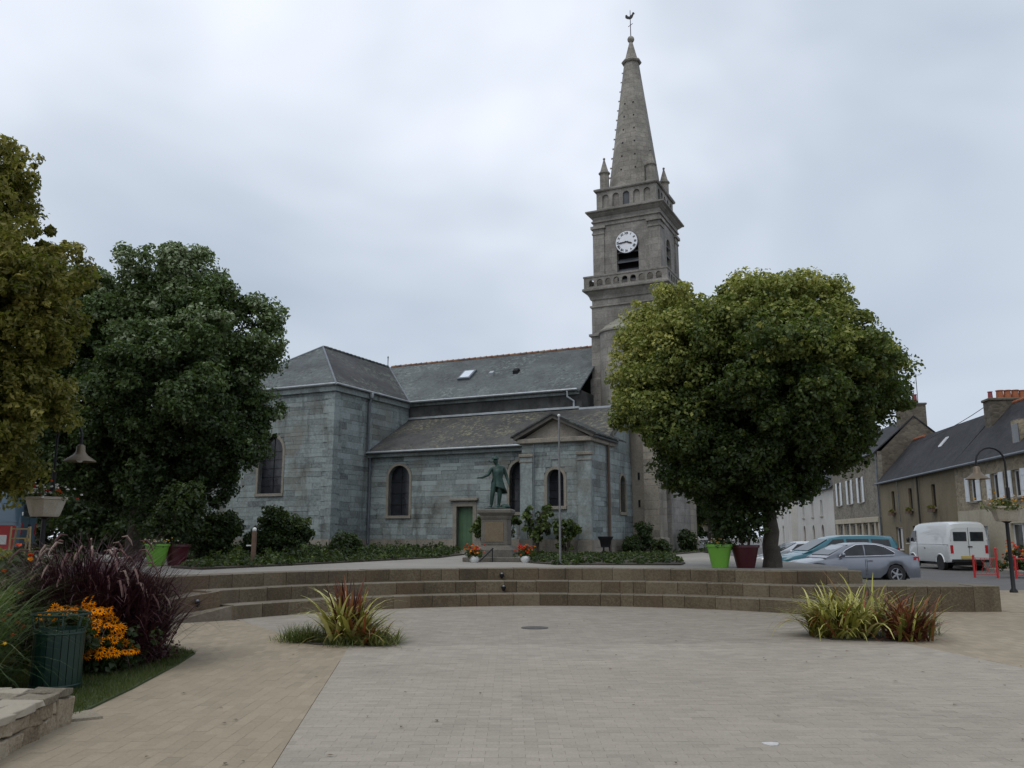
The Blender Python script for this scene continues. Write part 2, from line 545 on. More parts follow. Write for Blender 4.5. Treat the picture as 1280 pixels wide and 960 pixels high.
GRASS_P = leaf_mat('purple_grass_blade', [(0.0, (0.018, 0.006, 0.009)), (0.5, (0.055, 0.016, 0.023)), (0.85, (0.13, 0.06, 0.055)), (1.0, (0.32, 0.24, 0.19))], 0.15, green=0.0)
GRASS_G = leaf_mat('green_grass_blade', [(0.0, (0.025, 0.038, 0.008)), (0.5, (0.08, 0.105, 0.024)), (1.0, (0.27, 0.28, 0.09))], 0.3)
GRASS_S = leaf_mat('striped_grass_blade', [(0.0, (0.018, 0.040, 0.010)), (0.5, (0.055, 0.10, 0.025)), (0.85, (0.15, 0.21, 0.08)), (1.0, (0.34, 0.38, 0.20))], 0.3)
LAWN_B = leaf_mat('lawn_blade', [(0.0, (0.03, 0.045, 0.010)), (0.6, (0.075, 0.095, 0.025)), (1.0, (0.15, 0.15, 0.05))], 0.3)
PETAL = leaf_mat('petal_mix', [(0.0, (0.55, 0.02, 0.012)), (0.3, (0.65, 0.10, 0.02)), (0.5, (0.75, 0.27, 0.015)), (0.7, (0.75, 0.48, 0.03)), (0.9, (0.75, 0.72, 0.66)), (1.0, (0.8, 0.8, 0.8))], 0.2, green=0.0)


# ------------------------------------------------------------------ foliage and blades
def leaf_cloud(centres, radii, per, size, tints, jitter=0.12, up=0.5, flat=0.75, seed=1, elong=1.5):
    """centres (n,3) clump centres; leaf-sized folded rhombs spread through each clump"""
    g = np.random.default_rng(seed)
    n = len(centres)
    per = np.maximum(1, (np.ones(n) * per).astype(int))
    idx = np.repeat(np.arange(n), per)
    m = len(idx)
    d = g.normal(size=(m, 3))
    d /= np.linalg.norm(d, axis=1)[:, None]
    rad = np.asarray(radii)[idx] * g.uniform(0.25, 1.0, m) ** 0.6
    off = d * rad[:, None]
    off[:, 2] *= flat
    p = centres[idx] + off
    nrm = d * 0.8 + g.normal(size=(m, 3)) * 0.6
    nrm[:, 2] += up
    nrm /= np.linalg.norm(nrm, axis=1)[:, None]
    t = g.normal(size=(m, 3))
    t -= (t * nrm).sum(1)[:, None] * nrm
    t /= np.linalg.norm(t, axis=1)[:, None]
    b = np.cross(nrm, t)
    s = size * g.uniform(0.45, 1.4, m)
    hl = (s * 0.5 * elong)[:, None]
    hw = (s * 0.5)[:, None]
    fold = (s * 0.18)[:, None]
    v = np.stack([p - t * hl, p + b * hw + nrm * fold - t * hl * 0.1, p + t * hl - nrm * fold * 0.6, p - b * hw + nrm * fold - t * hl * 0.1], 1).reshape(-1, 3)
    base = np.arange(m) * 4
    f = np.stack([base, base + 1, base + 2, base, base + 2, base + 3], 1).ravel()
    ti = np.clip(np.asarray(tints)[idx] + g.normal(size=m) * jitter, 0, 1)
    return v, f, np.repeat(ti, 2)


def blades(root, n, length, width, lean, tint, spread=0.15, droop=1.0, seg=6, seed=1, tipthin=0.15, wind=(0, 0), lenvar=0.4, tintvar=0.2):
    """arching grass-like ribbons growing from root=(x,y,z)"""
    g = np.random.default_rng(seed)
    V, F, T = [], [], []
    nb = 0
    for i in range(n):
        a = g.uniform(0, 2 * PI)
        el = g.uniform(lean[0], lean[1])          # start elevation from horizontal
        ln = length * (1 - lenvar * g.uniform())
        p = np.array([root[0] + spread * float(np.clip(g.normal(), -1.8, 1.8)), root[1] + spread * float(np.clip(g.normal(), -1.8, 1.8)), root[2]])
        h = np.array([math.cos(a) + wind[0], math.sin(a) + wind[1], 0])
        h /= np.linalg.norm(h)
        side = np.array([-h[1], h[0], 0])
        dr = droop * g.uniform(0.6, 1.3)
        e = el
        st = ln / seg
        tt = np.clip(tint + g.normal() * tintvar, 0, 1)
        for s in range(seg + 1):
            u = s / seg
            w = width * (0.55 + 0.45 * math.sin(PI * min(1, u * 1.3 + 0.15))) * (1 - u ** 3 * (1 - tipthin))
            V.append(p - side * w / 2)
            V.append(p + side * w / 2)
            if s < seg:
                b = nb + s * 2
                F.append((b, b + 1, b + 3, b + 2))
                T.append(tt)
            p = p + (h * math.cos(e) + np.array([0, 0, math.sin(e)])) * st
            e -= dr * st / length * 1.6 * (0.3 + u)
        nb += (seg + 1) * 2
    return V, F, T


def clump(name, mat, parent, specs, kind=None):
    """one mesh of several blade bundles"""
    V, F, T = [], [], []
    for sp in specs:
        v, f, t = blades(**sp)
        b = len(V)
        V += v
        F += [tuple(i + b for i in q) for q in f]
        T += t
    return mesh_np(name, np.array(V), np.array(F).ravel(), 4, np.array(T), mat, parent, kind)


def ellipsoid_points(lobes, n, g, shell=(0.72, 1.0), zcut=None):
    """random points in the shells of a union of ellipsoids; keeps those not deep inside another lobe"""
    P, L_ = [], []
    wts = np.array([l[3] * l[4] + l[4] * l[5] + l[3] * l[5] for l in lobes])
    wts = wts / wts.sum()
    while len(P) < n:
        k = g.choice(len(lobes), p=wts)
        cx, cy, cz, rx, ry, rz = lobes[k][:6]
        d = g.normal(size=3)
        d /= np.linalg.norm(d)
        r = g.uniform(*shell)
        q = np.array([cx + d[0] * rx * r, cy + d[1] * ry * r, cz + d[2] * rz * r])
        deep = False
        for j, l in enumerate(lobes):
            if j != k and ((q[0] - l[0]) / l[3]) ** 2 + ((q[1] - l[1]) / l[4]) ** 2 + ((q[2] - l[2]) / l[5]) ** 2 < 0.42:
                deep = True
                break
        if deep and g.uniform() < 0.85:
            continue
        P.append(q)
        L_.append(k)
    return np.array(P), np.array(L_)


# ------------------------------------------------------------------ walls with openings, stones
def arch_pts(uc, hw, zs, n=12):
    return [(uc + hw * math.cos(PI - PI * i / n), zs + hw * math.sin(PI * i / n)) for i in range(n + 1)]


def wall_open(mb, mp_, u0, u1, z0, z1, ops, d0, d1, tint=0.5):
    """solid wall between depths d0,d1 with rect/arch openings; ops (uc,halfwidth,zbottom,zspring,arch?)"""
    def pr(poly):
        mb.prism([mp_(u, d0, z) for u, z in poly], [mp_(u, d1, z) for u, z in poly], tint)
    x = u0
    for uc, hw, zb, zs, ar in sorted(ops):
        if uc - hw > x:
            pr([(x, z0), (uc - hw, z0), (uc - hw, zb), (uc - hw, zs), (uc - hw, z1), (x, z1)])
        if zb > z0 + 1e-6:
            pr([(uc - hw, z0), (uc + hw, z0), (uc + hw, zb), (uc - hw, zb)])
        if ar:
            ap = arch_pts(uc, hw, zs)
            m = len(ap) // 2
            pr([(uc - hw, z1)] + ap[:m + 1] + [(uc, z1)])
            pr([(uc, z1)] + ap[m:] + [(uc + hw, z1)])
        else:
            pr([(uc - hw, zs), (uc + hw, zs), (uc + hw, z1), (uc - hw, z1)])
        x = uc + hw
    if u1 > x:
        pr([(x, z0), (u1, z0), (u1, z1), (x, z1)])


def arch_ring(mb, mp_, uc, hw, zb, zs, sw, d0, d1, sill=True, tint=0.5):
    """continuous surround: two jambs and a half ring"""
    inn = [(uc - hw, zb)] + arch_pts(uc, hw, zs) + [(uc + hw, zb)]
    outr = [(uc - hw - sw, zb)] + arch_pts(uc, hw + sw, zs) + [(uc + hw + sw, zb)]
    n = len(inn)
    for i in range(n - 1):
        q = [inn[i], outr[i], outr[i + 1], inn[i + 1]]
        mb.prism([mp_(u, d0, z) for u, z in q], [mp_(u, d1, z) for u, z in q], tint)
    if sill:
        q = [(uc - hw - sw, zb - 0.14), (uc + hw + sw, zb - 0.14), (uc + hw + sw, zb), (uc - hw - sw, zb)]
        mb.prism([mp_(u, d0 - 0.05, z) for u, z in q], [mp_(u, d1, z) for u, z in q], tint)


STONES = []          # (shown area, wall part, verts, faces, tint, material)


def lay(mp_, u0, u1, z0, z1, ops, wallpart, mat, g, ch=(0.17, 0.36), cl=(0.5, 1.5), sw=0.13, gap=0.006, face=0.035, top=None, weight=1.0):
    """coursed stones over a wall face; depth 0 is the finished face, the backing sits at +face"""
    z = z0
    while z < z1 - 0.05:
        h = g.uniform(*ch)
        if z + h > z1 - 0.12:
            h = z1 - z
        spans = [(u0, u1)]
        for uc, hw, zb, zs, ar in ops:
            s = sw
            if z + h <= zb - 0.14 or z >= zs + ((hw + s) if ar else s):
                continue
            half = hw + s
            if ar and z > zs:
                half = math.sqrt(max(0.0, (hw + s) ** 2 - (z - zs) ** 2))
            new = []
            for a, b in spans:
                if uc + half <= a or uc - half >= b:
                    new.append((a, b))
                    continue
                if uc - half > a + 0.02:
                    new.append((a, uc - half))
                if uc + half < b - 0.02:
                    new.append((uc + half, b))
            spans = new
        if top:
            spans = [(max(a, top(z + h)[0]), min(b, top(z + h)[1])) for a, b in spans]
            spans = [s for s in spans if s[1] - s[0] > 0.05]
        for a, b in spans:
            u = a
            while u < b - 0.01:
                ln = g.uniform(*cl)
                if u + ln > b - 0.3:
                    ln = b - u
                x0, x1_, y0, y1 = u + gap / 2, u + ln - gap / 2, z + gap / 2, z + h - gap / 2
                if x1_ - x0 > 0.04:
                    pr = g.uniform(-0.006, 0.012)
                    c = 0.008
                    fr = [(x0 + c, y0 + c), (x1_ - c, y0 + c), (x1_ - c, y1 - c), (x0 + c, y1 - c)]
                    md = [(x0, y0), (x1_, y0), (x1_, y1), (x0, y1)]
                    vv = [mp_(p, -pr, q) for p, q in fr] + [mp_(p, -pr + c * 0.7, q) for p, q in md] + [mp_(p, face + 0.03, q) for p, q in md]
                    ff = [(0, 1, 2, 3)] + [(4 + i, 4 + (i + 1) % 4, (i + 1) % 4, i) for i in range(4)] + [(8 + i, 8 + (i + 1) % 4, 4 + (i + 1) % 4, 4 + i) for i in range(4)]
                    STONES.append(((x1_ - x0) * (y1 - y0) * weight, wallpart, vv, ff, float(np.clip(g.normal(0.5, 0.24), 0, 1)), mat))
                u += ln
        z += h


def flush_stones(limit=300):
    STONES.sort(key=lambda s: -s[0])
    rest = {}
    for i, (a, wp, vv, ff, t, mat) in enumerate(STONES):
        if i < limit:
            MB().add(vv, ff, t).build('stone', mat, wp)
        else:
            rest.setdefault((wp.name, mat.name), (MB(), wp, mat))[0].add(vv, ff, t)
    for mb, wp, mat in rest.values():
        mb.build('stonework', mat, wp, kind='stuff')
    STONES.clear()

# ------------------------------------------------------------------ the setting: ground, plaza, road, terrace
def sheet(name, poly, z, mat, th=0.01, parent=None):
    o = MB().slab(poly, z - th, z).build(name, mat, parent)
    return o if parent else structure(o)


structure(MB().slab([(-700, -300), (900, -300), (900, 1500), (-700, 1500)], -0.5, -0.13).build('ground', ground_mat('far_ground', [(0.3, (0.10, 0.098, 0.092)), (0.7, (0.15, 0.145, 0.135))], 0.2, 20)))
sheet('road', [(8.6, 26.6), (60, 26.6), (70, 200), (30, 200), (16, 62), (9.6, 44)], -0.10, ASPHALT, 0.02)
plaza = structure(MB().slab([(-40, -20), (45, -20), (45, 26.0), (-40, 26.0)], -0.125, -0.012).build('plaza', JOINT))


def seam_l(y):
    return -1.68 - 0.108 * (y - 6.32)


def seam_r(y):
    return 6.3 - 0.14 * (y - 10.9)


Y0, Y1, XL, XR = 4.7, 11.6, -4.45, 7.6
sheet('beige_paving', [(-40, -20), (XL, -20), (XL, Y0), (XL, Y1), (seam_l(Y1), Y1), (seam_l(12.97), 12.97), (-3.0, 13.3), (-5.2, 16.8), (-6.9, 15.9), (-7.3, 16.9), (-9.2, 19.7), (-13, 21.1), (-40, 22)], 0, SHEET_B, parent=plaza)
sheet('beige_paving', [(XR, Y0), (XR, -20), (45, -20), (45, 26), (9.2, 26), (10.4, 19), (6.7, 18.3), (6.4, 16.3), (5.95, 13.5), (seam_r(Y1), Y1), (XR, Y1)], 0, SHEET_B, parent=plaza)
sheet('grey_paving', [(seam_l(Y1), Y1), (seam_r(Y1), Y1), (5.95, 13.5), (seam_l(12.97), 12.97)], 0, SHEET_G, parent=plaza)
sheet('grey_paving', [(XL, -20), (XR, -20), (XR, Y0), (XL, Y0)], 0, SHEET_G, parent=plaza)
CX, CY = 0.75, 13.0
arc = [(CX + 7.5 * math.cos(R(a)), CY + 7.5 * math.sin(R(a))) for a in range(38, 150, 4)]
sheet('semicircle_paving', [(seam_l(12.97), 12.97), (5.95, 13.5), (6.4, 16.3)] + arc + [(-5.2, 16.8), (-3.0, 13.3)], 0, SHEET_D, parent=plaza)


def clip(poly, f):
    """keep the part of a convex polygon where f(p) >= 0"""
    o = []
    for i, p in enumerate(poly):
        q = poly[(i + 1) % len(poly)]
        a, b = f(p), f(q)
        if a >= 0:
            o.append(p)
        if (a < 0) != (b < 0):
            t = a / (a - b)
            o.append((p[0] + (q[0] - p[0]) * t, p[1] + (q[1] - p[1]) * t))
    return o


def pavers():
    g = np.random.default_rng(5)
    items = []
    zones = [
        (0.12, 0.24, XL, -1.2, True, [lambda p: seam_l(p[1]) - 0.003 - p[0]], PAVE_B),
        (0.20, 0.10, -2.6, XR, False, [lambda p: p[0] - seam_l(p[1]) - 0.003, lambda p: seam_r(p[1]) - 0.003 - p[0]], PAVE_G),
        (0.12, 0.24, 5.8, XR, True, [lambda p: p[0] - seam_r(p[1]) - 0.003], PAVE_B),
    ]
    for bw, bh, x0, x1, vert, cl, mat in zones:
        if vert:        # running bond along y
            cols = np.arange(x0, x1, bw)
            cells = [(x, y) for i, x in enumerate(cols) for y in np.arange(Y0 - (bh / 2 if i % 2 else 0), Y1, bh)]
        else:
            rows = np.arange(Y0, Y1, bh)
            cells = [(x, y) for i, y in enumerate(rows) for x in np.arange(x0 - (bw / 2 if i % 2 else 0), x1, bw)]
        for x, y in cells:
            e = 0.0009
            pol = [(max(x + e, XL), max(y + e, Y0)), (min(x + bw - e, XR), max(y + e, Y0)), (min(x + bw - e, XR), min(y + bh - e, Y1)), (max(x + e, XL), min(y + bh - e, Y1))]
            if pol[1][0] - pol[0][0] < 0.02 or pol[2][1] - pol[1][1] < 0.02:
                continue
            for f in cl:
                pol = clip(pol, f)
                if len(pol) < 3:
                    break
            if len(pol) < 3:
                continue
            cx = sum(p[0] for p in pol) / len(pol)
            cy = sum(p[1] for p in pol) / len(pol)
            big = 0.5 + 0.22 * math.sin(cx * 1.7 + 2 * math.sin(cy * 1.1)) * math.sin(cy * 2.3)
            t = float(np.clip(0.35 * big + 0.65 * g.normal(0.5, 0.22), 0, 1))
            zz = g.normal(0, 0.0005)
            tl = (g.normal(0, 0.002), g.normal(0, 0.002))
            items.append((abs(cx) > cy * 0.60, cy, pol, zz, tl, cx, t, mat))
    items.sort(key=lambda i: (i[0], i[1]))
    rest = {}
    n = 0
    for out_, cy, pol, zz, tl, cx, t, mat in items:
        top = [(x, y, zz + (x - cx) * tl[0] + (y - cy) * tl[1]) for x, y in pol]
        bot = [(x, y, -0.03) for x, y in pol]
        k = len(pol)
        ff = [tuple(range(k))] + [(k + i, k + (i + 1) % k, (i + 1) % k, i) for i in range(k)]
        vis = cy > 5.35 and not out_
        if n < 300 and vis:
            MB().add(top + bot, ff, t).build('paver', mat, plaza)
            n += 1
        else:
            rest.setdefault(mat.name, (MB(), mat))[0].add(top + bot, ff, t)
    for mb, mat in rest.values():
        mb.build('paver_field', mat, plaza, kind='stuff')


pavers()
cv = tag(MB().lathe([(0.24, 0.0), (0.24, 0.006), (0.22, 0.008), (0.0, 0.008)], 0, 0, 24).build('drain_cover', plain('worn_iron', (0.075, 0.07, 0.066), 0.8, 0, 0.3, 9), smooth=30), 'round dark iron drain cover set in the grey half circle paving', 'drain cover')
cv.location = (0.4, 15.5, 0.003)

# fallen leaves and a paint splash on the paving
gl = np.random.default_rng(66)
nl = 90
lc = np.stack([gl.uniform(-4, 7, nl), gl.uniform(5.5, 19, nl), np.full(nl, 0.012)], 1)
v, f, t = (None,) * 3
la = gl.uniform(0, 2 * PI, nl)
ls = gl.uniform(0.015, 0.035, nl)
dx, dy = np.cos(la) * ls, np.sin(la) * ls
v = np.stack([lc + np.stack([dx, dy, dx * 0], 1), lc + np.stack([-dy * 0.5, dx * 0.5, dx * 0 + 0.004], 1), lc - np.stack([dx, dy, dx * 0], 1), lc + np.stack([dy * 0.5, -dx * 0.5, dx * 0 + 0.006], 1)], 1).reshape(-1, 3)
o = mesh_np('fallen_leaves', v, np.arange(nl * 4), 4, gl.uniform(0, 1, nl), ground_mat('dead_leaf', [(0.3, (0.05, 0.035, 0.02)), (0.7, (0.16, 0.12, 0.06))]), None, 'stuff')
sp_ = [(0.06 * math.cos(a) * (1 + 0.3 * math.sin(3 * a)), 0.07 * math.sin(a) * (1 + 0.25 * math.cos(2 * a))) for a in np.linspace(0, 2 * PI, 14)[:-1]]
o = tag(MB().slab([(x + 2.02, y + 7.0) for x, y in sp_], 0.0, 0.008).build('paint_splash', plain('dry_white_paint', (0.48, 0.47, 0.45), 0.8, 0, 0.3, 20)), 'small white paint splash dried on the grey paving', 'paint splash')

# terrace: level ground behind the steps, up to the church
TER = [(7.9, 20.4), (8.7, 22.5), (8.6, 30), (8.9, 38), (9.4, 44), (15, 62), (20, 90), (-60, 90), (-60, 22.0), (-13, 21.0), (-9.2, 19.6), (-7.3, 16.8)]
arc3 = [(CX + 8.75 * math.cos(R(a)), CY + 8.75 * math.sin(R(a))) for a in range(150, 54, -6)]
structure(MB().slab(TER + arc3, -0.12, 0.812).build('terrace', TERRACE))

# curved terrace steps of granite blocks
steps = thing('terrace_steps', 'curved flight of three brown granite block steps facing the paved half circle', 'steps', (CX, CY, 0))


def course(path, depth, z0, z1, g, lens=(0.28, 0.8), name='block'):
    path = [Vector(p) for p in path]
    cum = [0]
    for a, b in zip(path, path[1:]):
        cum.append(cum[-1] + (b - a).length)

    def at(s):
        s = min(max(s, 0), cum[-1])
        for i in range(len(path) - 1):
            if s <= cum[i + 1]:
                return path[i].lerp(path[i + 1], (s - cum[i]) / (cum[i + 1] - cum[i]))
        return path[-1]

    def nor(s):
        d = at(s + 0.05) - at(s - 0.05)
        return Vector((-d.y, d.x)).normalized()
    s = 0
    while s < cum[-1] - 0.02:
        ln = g.uniform(*lens)
        if s + ln > cum[-1] - 0.3:
            ln = cum[-1] - s
        e = 0.005
        a, b = at(s + e), at(s + ln - e)
        na, nb = nor(s + e), nor(s + ln - e)
        j = g.uniform(-0.006, 0.006)
        a, b = a - na * j, b - nb * j
        q = [a, b, b + nb * depth, a + na * depth]
        o_ = Vector((CX, CY))
        zt = z1 + g.uniform(-0.004, 0.004)
        c = 0.014
        lo = [(p.x - CX, p.y - CY, z0) for p in q]
        hi = [(p.x - CX, p.y - CY, zt - c) for p in q]
        ai, bi = a + na * c, b + nb * c
        hi2 = [(ai.x - CX, ai.y - CY, zt), (bi.x - CX, bi.y - CY, zt), hi[2][:2] + (zt,), hi[3][:2] + (zt,)]
        mb = MB()
        mb.add(lo + hi + hi2, [(0, 1, 5, 4), (1, 2, 6, 5), (2, 3, 7, 6), (3, 0, 4, 7), (4, 5, 9, 8), (5, 6, 10, 9), (6, 7, 11, 10), (7, 4, 8, 11), (8, 9, 10, 11), (3, 2, 1, 0)], float(np.clip(g.normal(0.5, 0.17), 0, 1)))
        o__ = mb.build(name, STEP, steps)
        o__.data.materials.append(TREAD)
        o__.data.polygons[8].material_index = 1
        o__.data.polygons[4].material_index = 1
        s += ln


def arcp(r, a0, a1, n=40):
    return [(CX + r * math.cos(R(a0 + (a1 - a0) * i / n)), CY + r * math.sin(R(a0 + (a1 - a0) * i / n))) for i in range(n + 1)]


gs = np.random.default_rng(21)
# paths run clockwise from the right so that the outward normal points away from the centre
course([(p[0], p[1]) for p in arcp(7.35, 147, 37)][:], 0.56, -0.1, 0.27, gs)
course(arcp(7.86, 149, 52) + [(6.7, 18.62), (10.5, 18.75)], 0.56, 0.0, 0.54, gs)
course(arcp(8.36, 153.5, 58) + [(5.9, 19.62), (7.95, 19.72)], 0.5, 0.2, 0.822, gs)
# sloping wedge at the open end of the lowest step
MB().prism([(-5.42 - CX, 17.05 - CY, -0.1), (-5.5 - CX, 17.45 - CY, -0.1), (-6.9 - CX, 16.25 - CY, -0.1), (-6.35 - CX, 16.35 - CY, -0.1)],
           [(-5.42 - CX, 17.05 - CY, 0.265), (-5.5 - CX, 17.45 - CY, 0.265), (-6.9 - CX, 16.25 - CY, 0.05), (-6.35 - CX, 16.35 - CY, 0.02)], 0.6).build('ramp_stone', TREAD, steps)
# ramp wing running down from the middle step
rq = [(-5.72, 17.12, 0.535), (-6.5, 16.55, 0.40), (-7.5, 15.85, 0.10), (-8.0, 16.5, 0.10), (-6.75, 17.2, 0.45), (-6.3, 17.5, 0.535)]
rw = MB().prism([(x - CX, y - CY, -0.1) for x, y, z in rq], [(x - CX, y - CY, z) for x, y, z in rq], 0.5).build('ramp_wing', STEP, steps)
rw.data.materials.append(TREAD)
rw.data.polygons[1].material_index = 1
# platform behind the low wall at the right end
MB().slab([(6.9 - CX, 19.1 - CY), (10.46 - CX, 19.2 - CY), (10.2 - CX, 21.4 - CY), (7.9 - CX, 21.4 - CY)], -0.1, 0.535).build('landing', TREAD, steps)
MB().slab([(10.6, 18.6), (45, 18.6), (45, 26.0), (9.0, 26.0), (9.0, 21.6), (10.6, 21.6)], -0.02, 0.005).build('flagging', SHEET_B, plaza)
lab = {0: 'small round lamp fixed to the top step before the statue', 1: 'small dark conical lamp fixed to the middle step before the statue', 2: 'small lamp fixed low on the step wing beside the fountain'}
for i, (lx, ly, lz) in enumerate(((-0.25, 21.24, 0.68), (-0.2, 20.74, 0.41), (-6.05, 16.80, 0.36))):
    lt = thing('step_light', lab[i], 'light', (lx, ly, lz), group='lamps on the terrace steps')
    MB().lathe([(0.02, -0.10), (0.055, -0.03), (0.06, 0.0), (0.045, 0.01)], 0, 0, 12).build('housing', IRON, lt, smooth=40)
    MB().sphere((0, 0, 0.008), 0.03, 10, 6).build('lens', plain('lamp_lens%d' % i, (0.22, 0.23, 0.28), 0.3), lt, smooth=60)
    MB().box(-0.012, 0.012, 0.03, 0.16, -0.05, -0.03).build('bracket', IRON, lt)

# ------------------------------------------------------------------ the church
A = R(25.6)
church = thing('church', 'grey stone parish church with slate roofs and tall granite spire', 'church', (-2.26, 42.0, 0), -A)
gc = np.random.default_rng(3)
ZB = 0.55


def FR(v0):
    return lambda u, d, z: (u, v0 + d, z)


def RT(w0):
    return lambda u, d, z: (w0 - d, u, z)


def window(mp_, uc, hw, zb, zs, depth=0.28, sw=0.13, mat=BUFF, bars=3, sill=True):
    """window part: surround, pane, iron bars as sub-parts"""
    mb = MB()
    arch_ring(mb, mp_, uc, hw, zb, zs, sw, -0.03, 0.30, sill)
    w = mb.build('window', mat, church, weld=True)
    pane = [(uc - hw, zb)] + arch_pts(uc, hw, zs) + [(uc + hw, zb)]
    MB().prism([mp_(u, depth, z) for u, z in pane], [mp_(u, depth + 0.03, z) for u, z in pane]).build('pane', WINDOW, w)
    for i in range(bars):
        z = zb + (zs + hw * 0.6 - zb) * (i + 1) / (bars + 1)
        q = [(uc - hw, z - 0.012), (uc + hw, z - 0.012), (uc + hw, z + 0.012), (uc - hw, z + 0.012)]
        MB().prism([mp_(u, depth - 0.03, zz) for u, zz in q], [mp_(u, depth - 0.01, zz) for u, zz in q]).build('bar', IRON, w)
    q = [(uc - 0.012, zb), (uc + 0.012, zb), (uc + 0.012, zs + hw), (uc - 0.012, zs + hw)]
    MB().prism([mp_(u, depth - 0.028, zz) for u, zz in q], [mp_(u, depth - 0.012, zz) for u, zz in q]).build('mullion', IRON, w)
    return w


def walling(mp_, u0, u1, z1, ops, plinth=1.45, weight=1.0, mat=BLUESTONE, thick=0.5, ch=(0.17, 0.36)):
    mb = MB()
    wall_open(mb, mp_, u0, u1, ZB, z1, ops, 0.035, thick)
    w = mb.build('wall', mat, church, weld=True)
    lay(mp_, u0, u1, plinth, z1, ops, w, mat, gc, weight=weight, ch=ch)
    pops = [o for o in ops if o[2] < plinth]
    mpp = lambda u, d, z: mp_(u, d - 0.06, z)
    pm = MB()
    wall_open(pm, mpp, u0, u1, ZB, plinth - 0.02, [(o[0], o[1] + 0.2, ZB, plinth - 0.02, False) for o in pops] if pops else [], 0.03, 0.1)
    pb = pm.build('plinth', GRANITE, church, weld=True)
    lay(mpp, u0, u1, ZB + 0.2, plinth, pops, pb, GRANITE, gc, ch=(0.3, 0.36), cl=(0.7, 1.5), weight=weight * 0.4)
    return w


# transept
t_ops = [(-9.7, 0.78, 3.72, 5.85, True)]
walling(FR(-3.1), -14.2, -5.8, 8.75, t_ops, weight=1.1)
walling(RT(-5.8), -3.095, 3.75, 8.75, [], weight=0.9)
MB().box(-14.19, -5.9, -2.6, 12.0, ZB, 8.74).build('core', BLUESTONE, church)
window(FR(-3.1), *t_ops[0][:4], bars=5)
# quoins at the transept corner
for i in range(20):
    z = 1.47 + i * 0.363
    a, b = (0.62, 0.36) if i % 2 else (0.36, 0.62)
    MB().box(-5.8 - a, -5.775, -3.125, -3.1 + b, z, z + 0.35, random.uniform(0.35, 0.9)).build('quoin', BLUESTONE, church)
# aisle
a_ops = [(-3.92, 0.63, 2.62, 4.54, True), (-0.06, 0.46, ZB, 3.03, False), (3.0, 0.63, 2.72, 4.52, True)]
walling(FR(0), -5.78, 4.2, 5.8, a_ops)
MB().box(-5.9, 6.75, 0.42, 4.0, ZB, 5.78).build('core', BLUESTONE, church)
window(FR(0), *a_ops[0][:4])
window(FR(0), *a_ops[2][:4])
# green side door
dr = MB()
for x0, x1 in ((-0.72, -0.52), (0.40, 0.60)):
    dr.box(x0, x1, -0.04, 0.4, ZB, 3.03)
dr.box(-0.72, 0.60, -0.04, 0.4, 3.03, 3.22)
door = dr.build('door', BUFF, church, weld=True)
for i in range(4):
    MB().box(-0.52 + i * 0.23, -0.52 + i * 0.23 + 0.222, 0.24, 0.29, 0.78, 3.03).build('plank', GREEN_DOOR, door)
MB().box(-0.5, 0.38, 0.262, 0.3, 0.8, 3.02).build('backing', GREEN_DOOR, door)
MB().box(-0.88, 0.70, -0.18, 0.0, 3.30, 3.42).build('hood', GRANITE, door, bevel=0.02)
MB().box(-0.86, 0.68, -0.45, 0.24, ZB, 0.90).build('doorstep', GRANITE, door, bevel=0.02)
MB().sphere((0.28, 0.22, 1.75), 0.03, 8, 6).build('knob', IRON, door, smooth=60)
# porch chapel with pediment
p_ops = [(5.6, 0.40, 2.9, 4.12, True)]
walling(FR(-2.0), 3.95, 7.25, 5.72, p_ops, weight=1.0)
r_ops = [(2.42, 0.42, 2.72, 4.05, True)]
walling(RT(7.25), -1.995, 3.9, 5.72, r_ops, weight=0.8)
MB().box(4.45, 6.75, -1.5, 0.5, ZB, 5.7).build('core', BLUESTONE, church)
walling(lambda u, d, z: (3.95 + d, u, z), -1.995, -0.001, 5.72, [], weight=0.2)
window(FR(-2.0), *p_ops[0][:4])
window(RT(7.25), *r_ops[0][:4], sw=0.12, bars=2)
for x0, x1 in ((3.90, 4.52), (6.68, 7.30)):
    pl_ = MB().box(x0, x1, -2.09, -1.9, 1.45, 5.20).build('pilaster', BLUESTONE, church, bevel=0.01)
    MB().box(x0 - 0.05, x1 + 0.05, -2.15, -1.85, 5.10, 5.24).build('capital', GRANITE, pl_, bevel=0.02)
    MB().box(x0 - 0.03, x1 + 0.03, -2.12, -1.88, 4.86, 4.93).build('astragal', GRANITE, pl_, bevel=0.01)
    MB().box(x0 - 0.03, x1 + 0.03, -2.14, -1.85, ZB, 1.44).build('base', GRANITE, pl_, bevel=0.01)
MB().box(3.78, 7.42, -2.22, -1.7, 5.70, 5.92).build('cornice', GRANITE, church, bevel=0.03)
MB().box(7.1, 7.42, -1.69, 1.0, 5.70, 5.92).build('cornice', GRANITE, church, bevel=0.03)
MB().prism([(3.95, -1.98, 5.9), (7.25, -1.98, 5.9), (5.6, -1.98, 6.78)], [(3.95, -1.4, 5.9), (7.25, -1.4, 5.9), (5.6, -1.4, 6.78)]).build('tympanum', GRANITE, church)
for s in (-1, 1):
    q = [(5.6, 6.98), (5.6, 6.78), (5.6 + s * 1.9, 5.86), (5.6 + s * 2.0, 6.02)]
    MB().prism([(x, -2.3, z) for x, z in q], [(x, -1.75, z) for x, z in q]).build('raking_cornice', plain('dark_cornice%d' % s, (0.085, 0.08, 0.072), 0.9, 0, 0.3), church)
    q = [(5.6, 7.02), (5.6, 6.95), (5.6 + s * 2.05, 5.97), (5.6 + s * 2.05, 6.04)]
    MB().prism([(x, -2.36, z) for x, z in q], [(x, 1.9, z) for x, z in q]).build('porch_roof', SLATE_T, church)
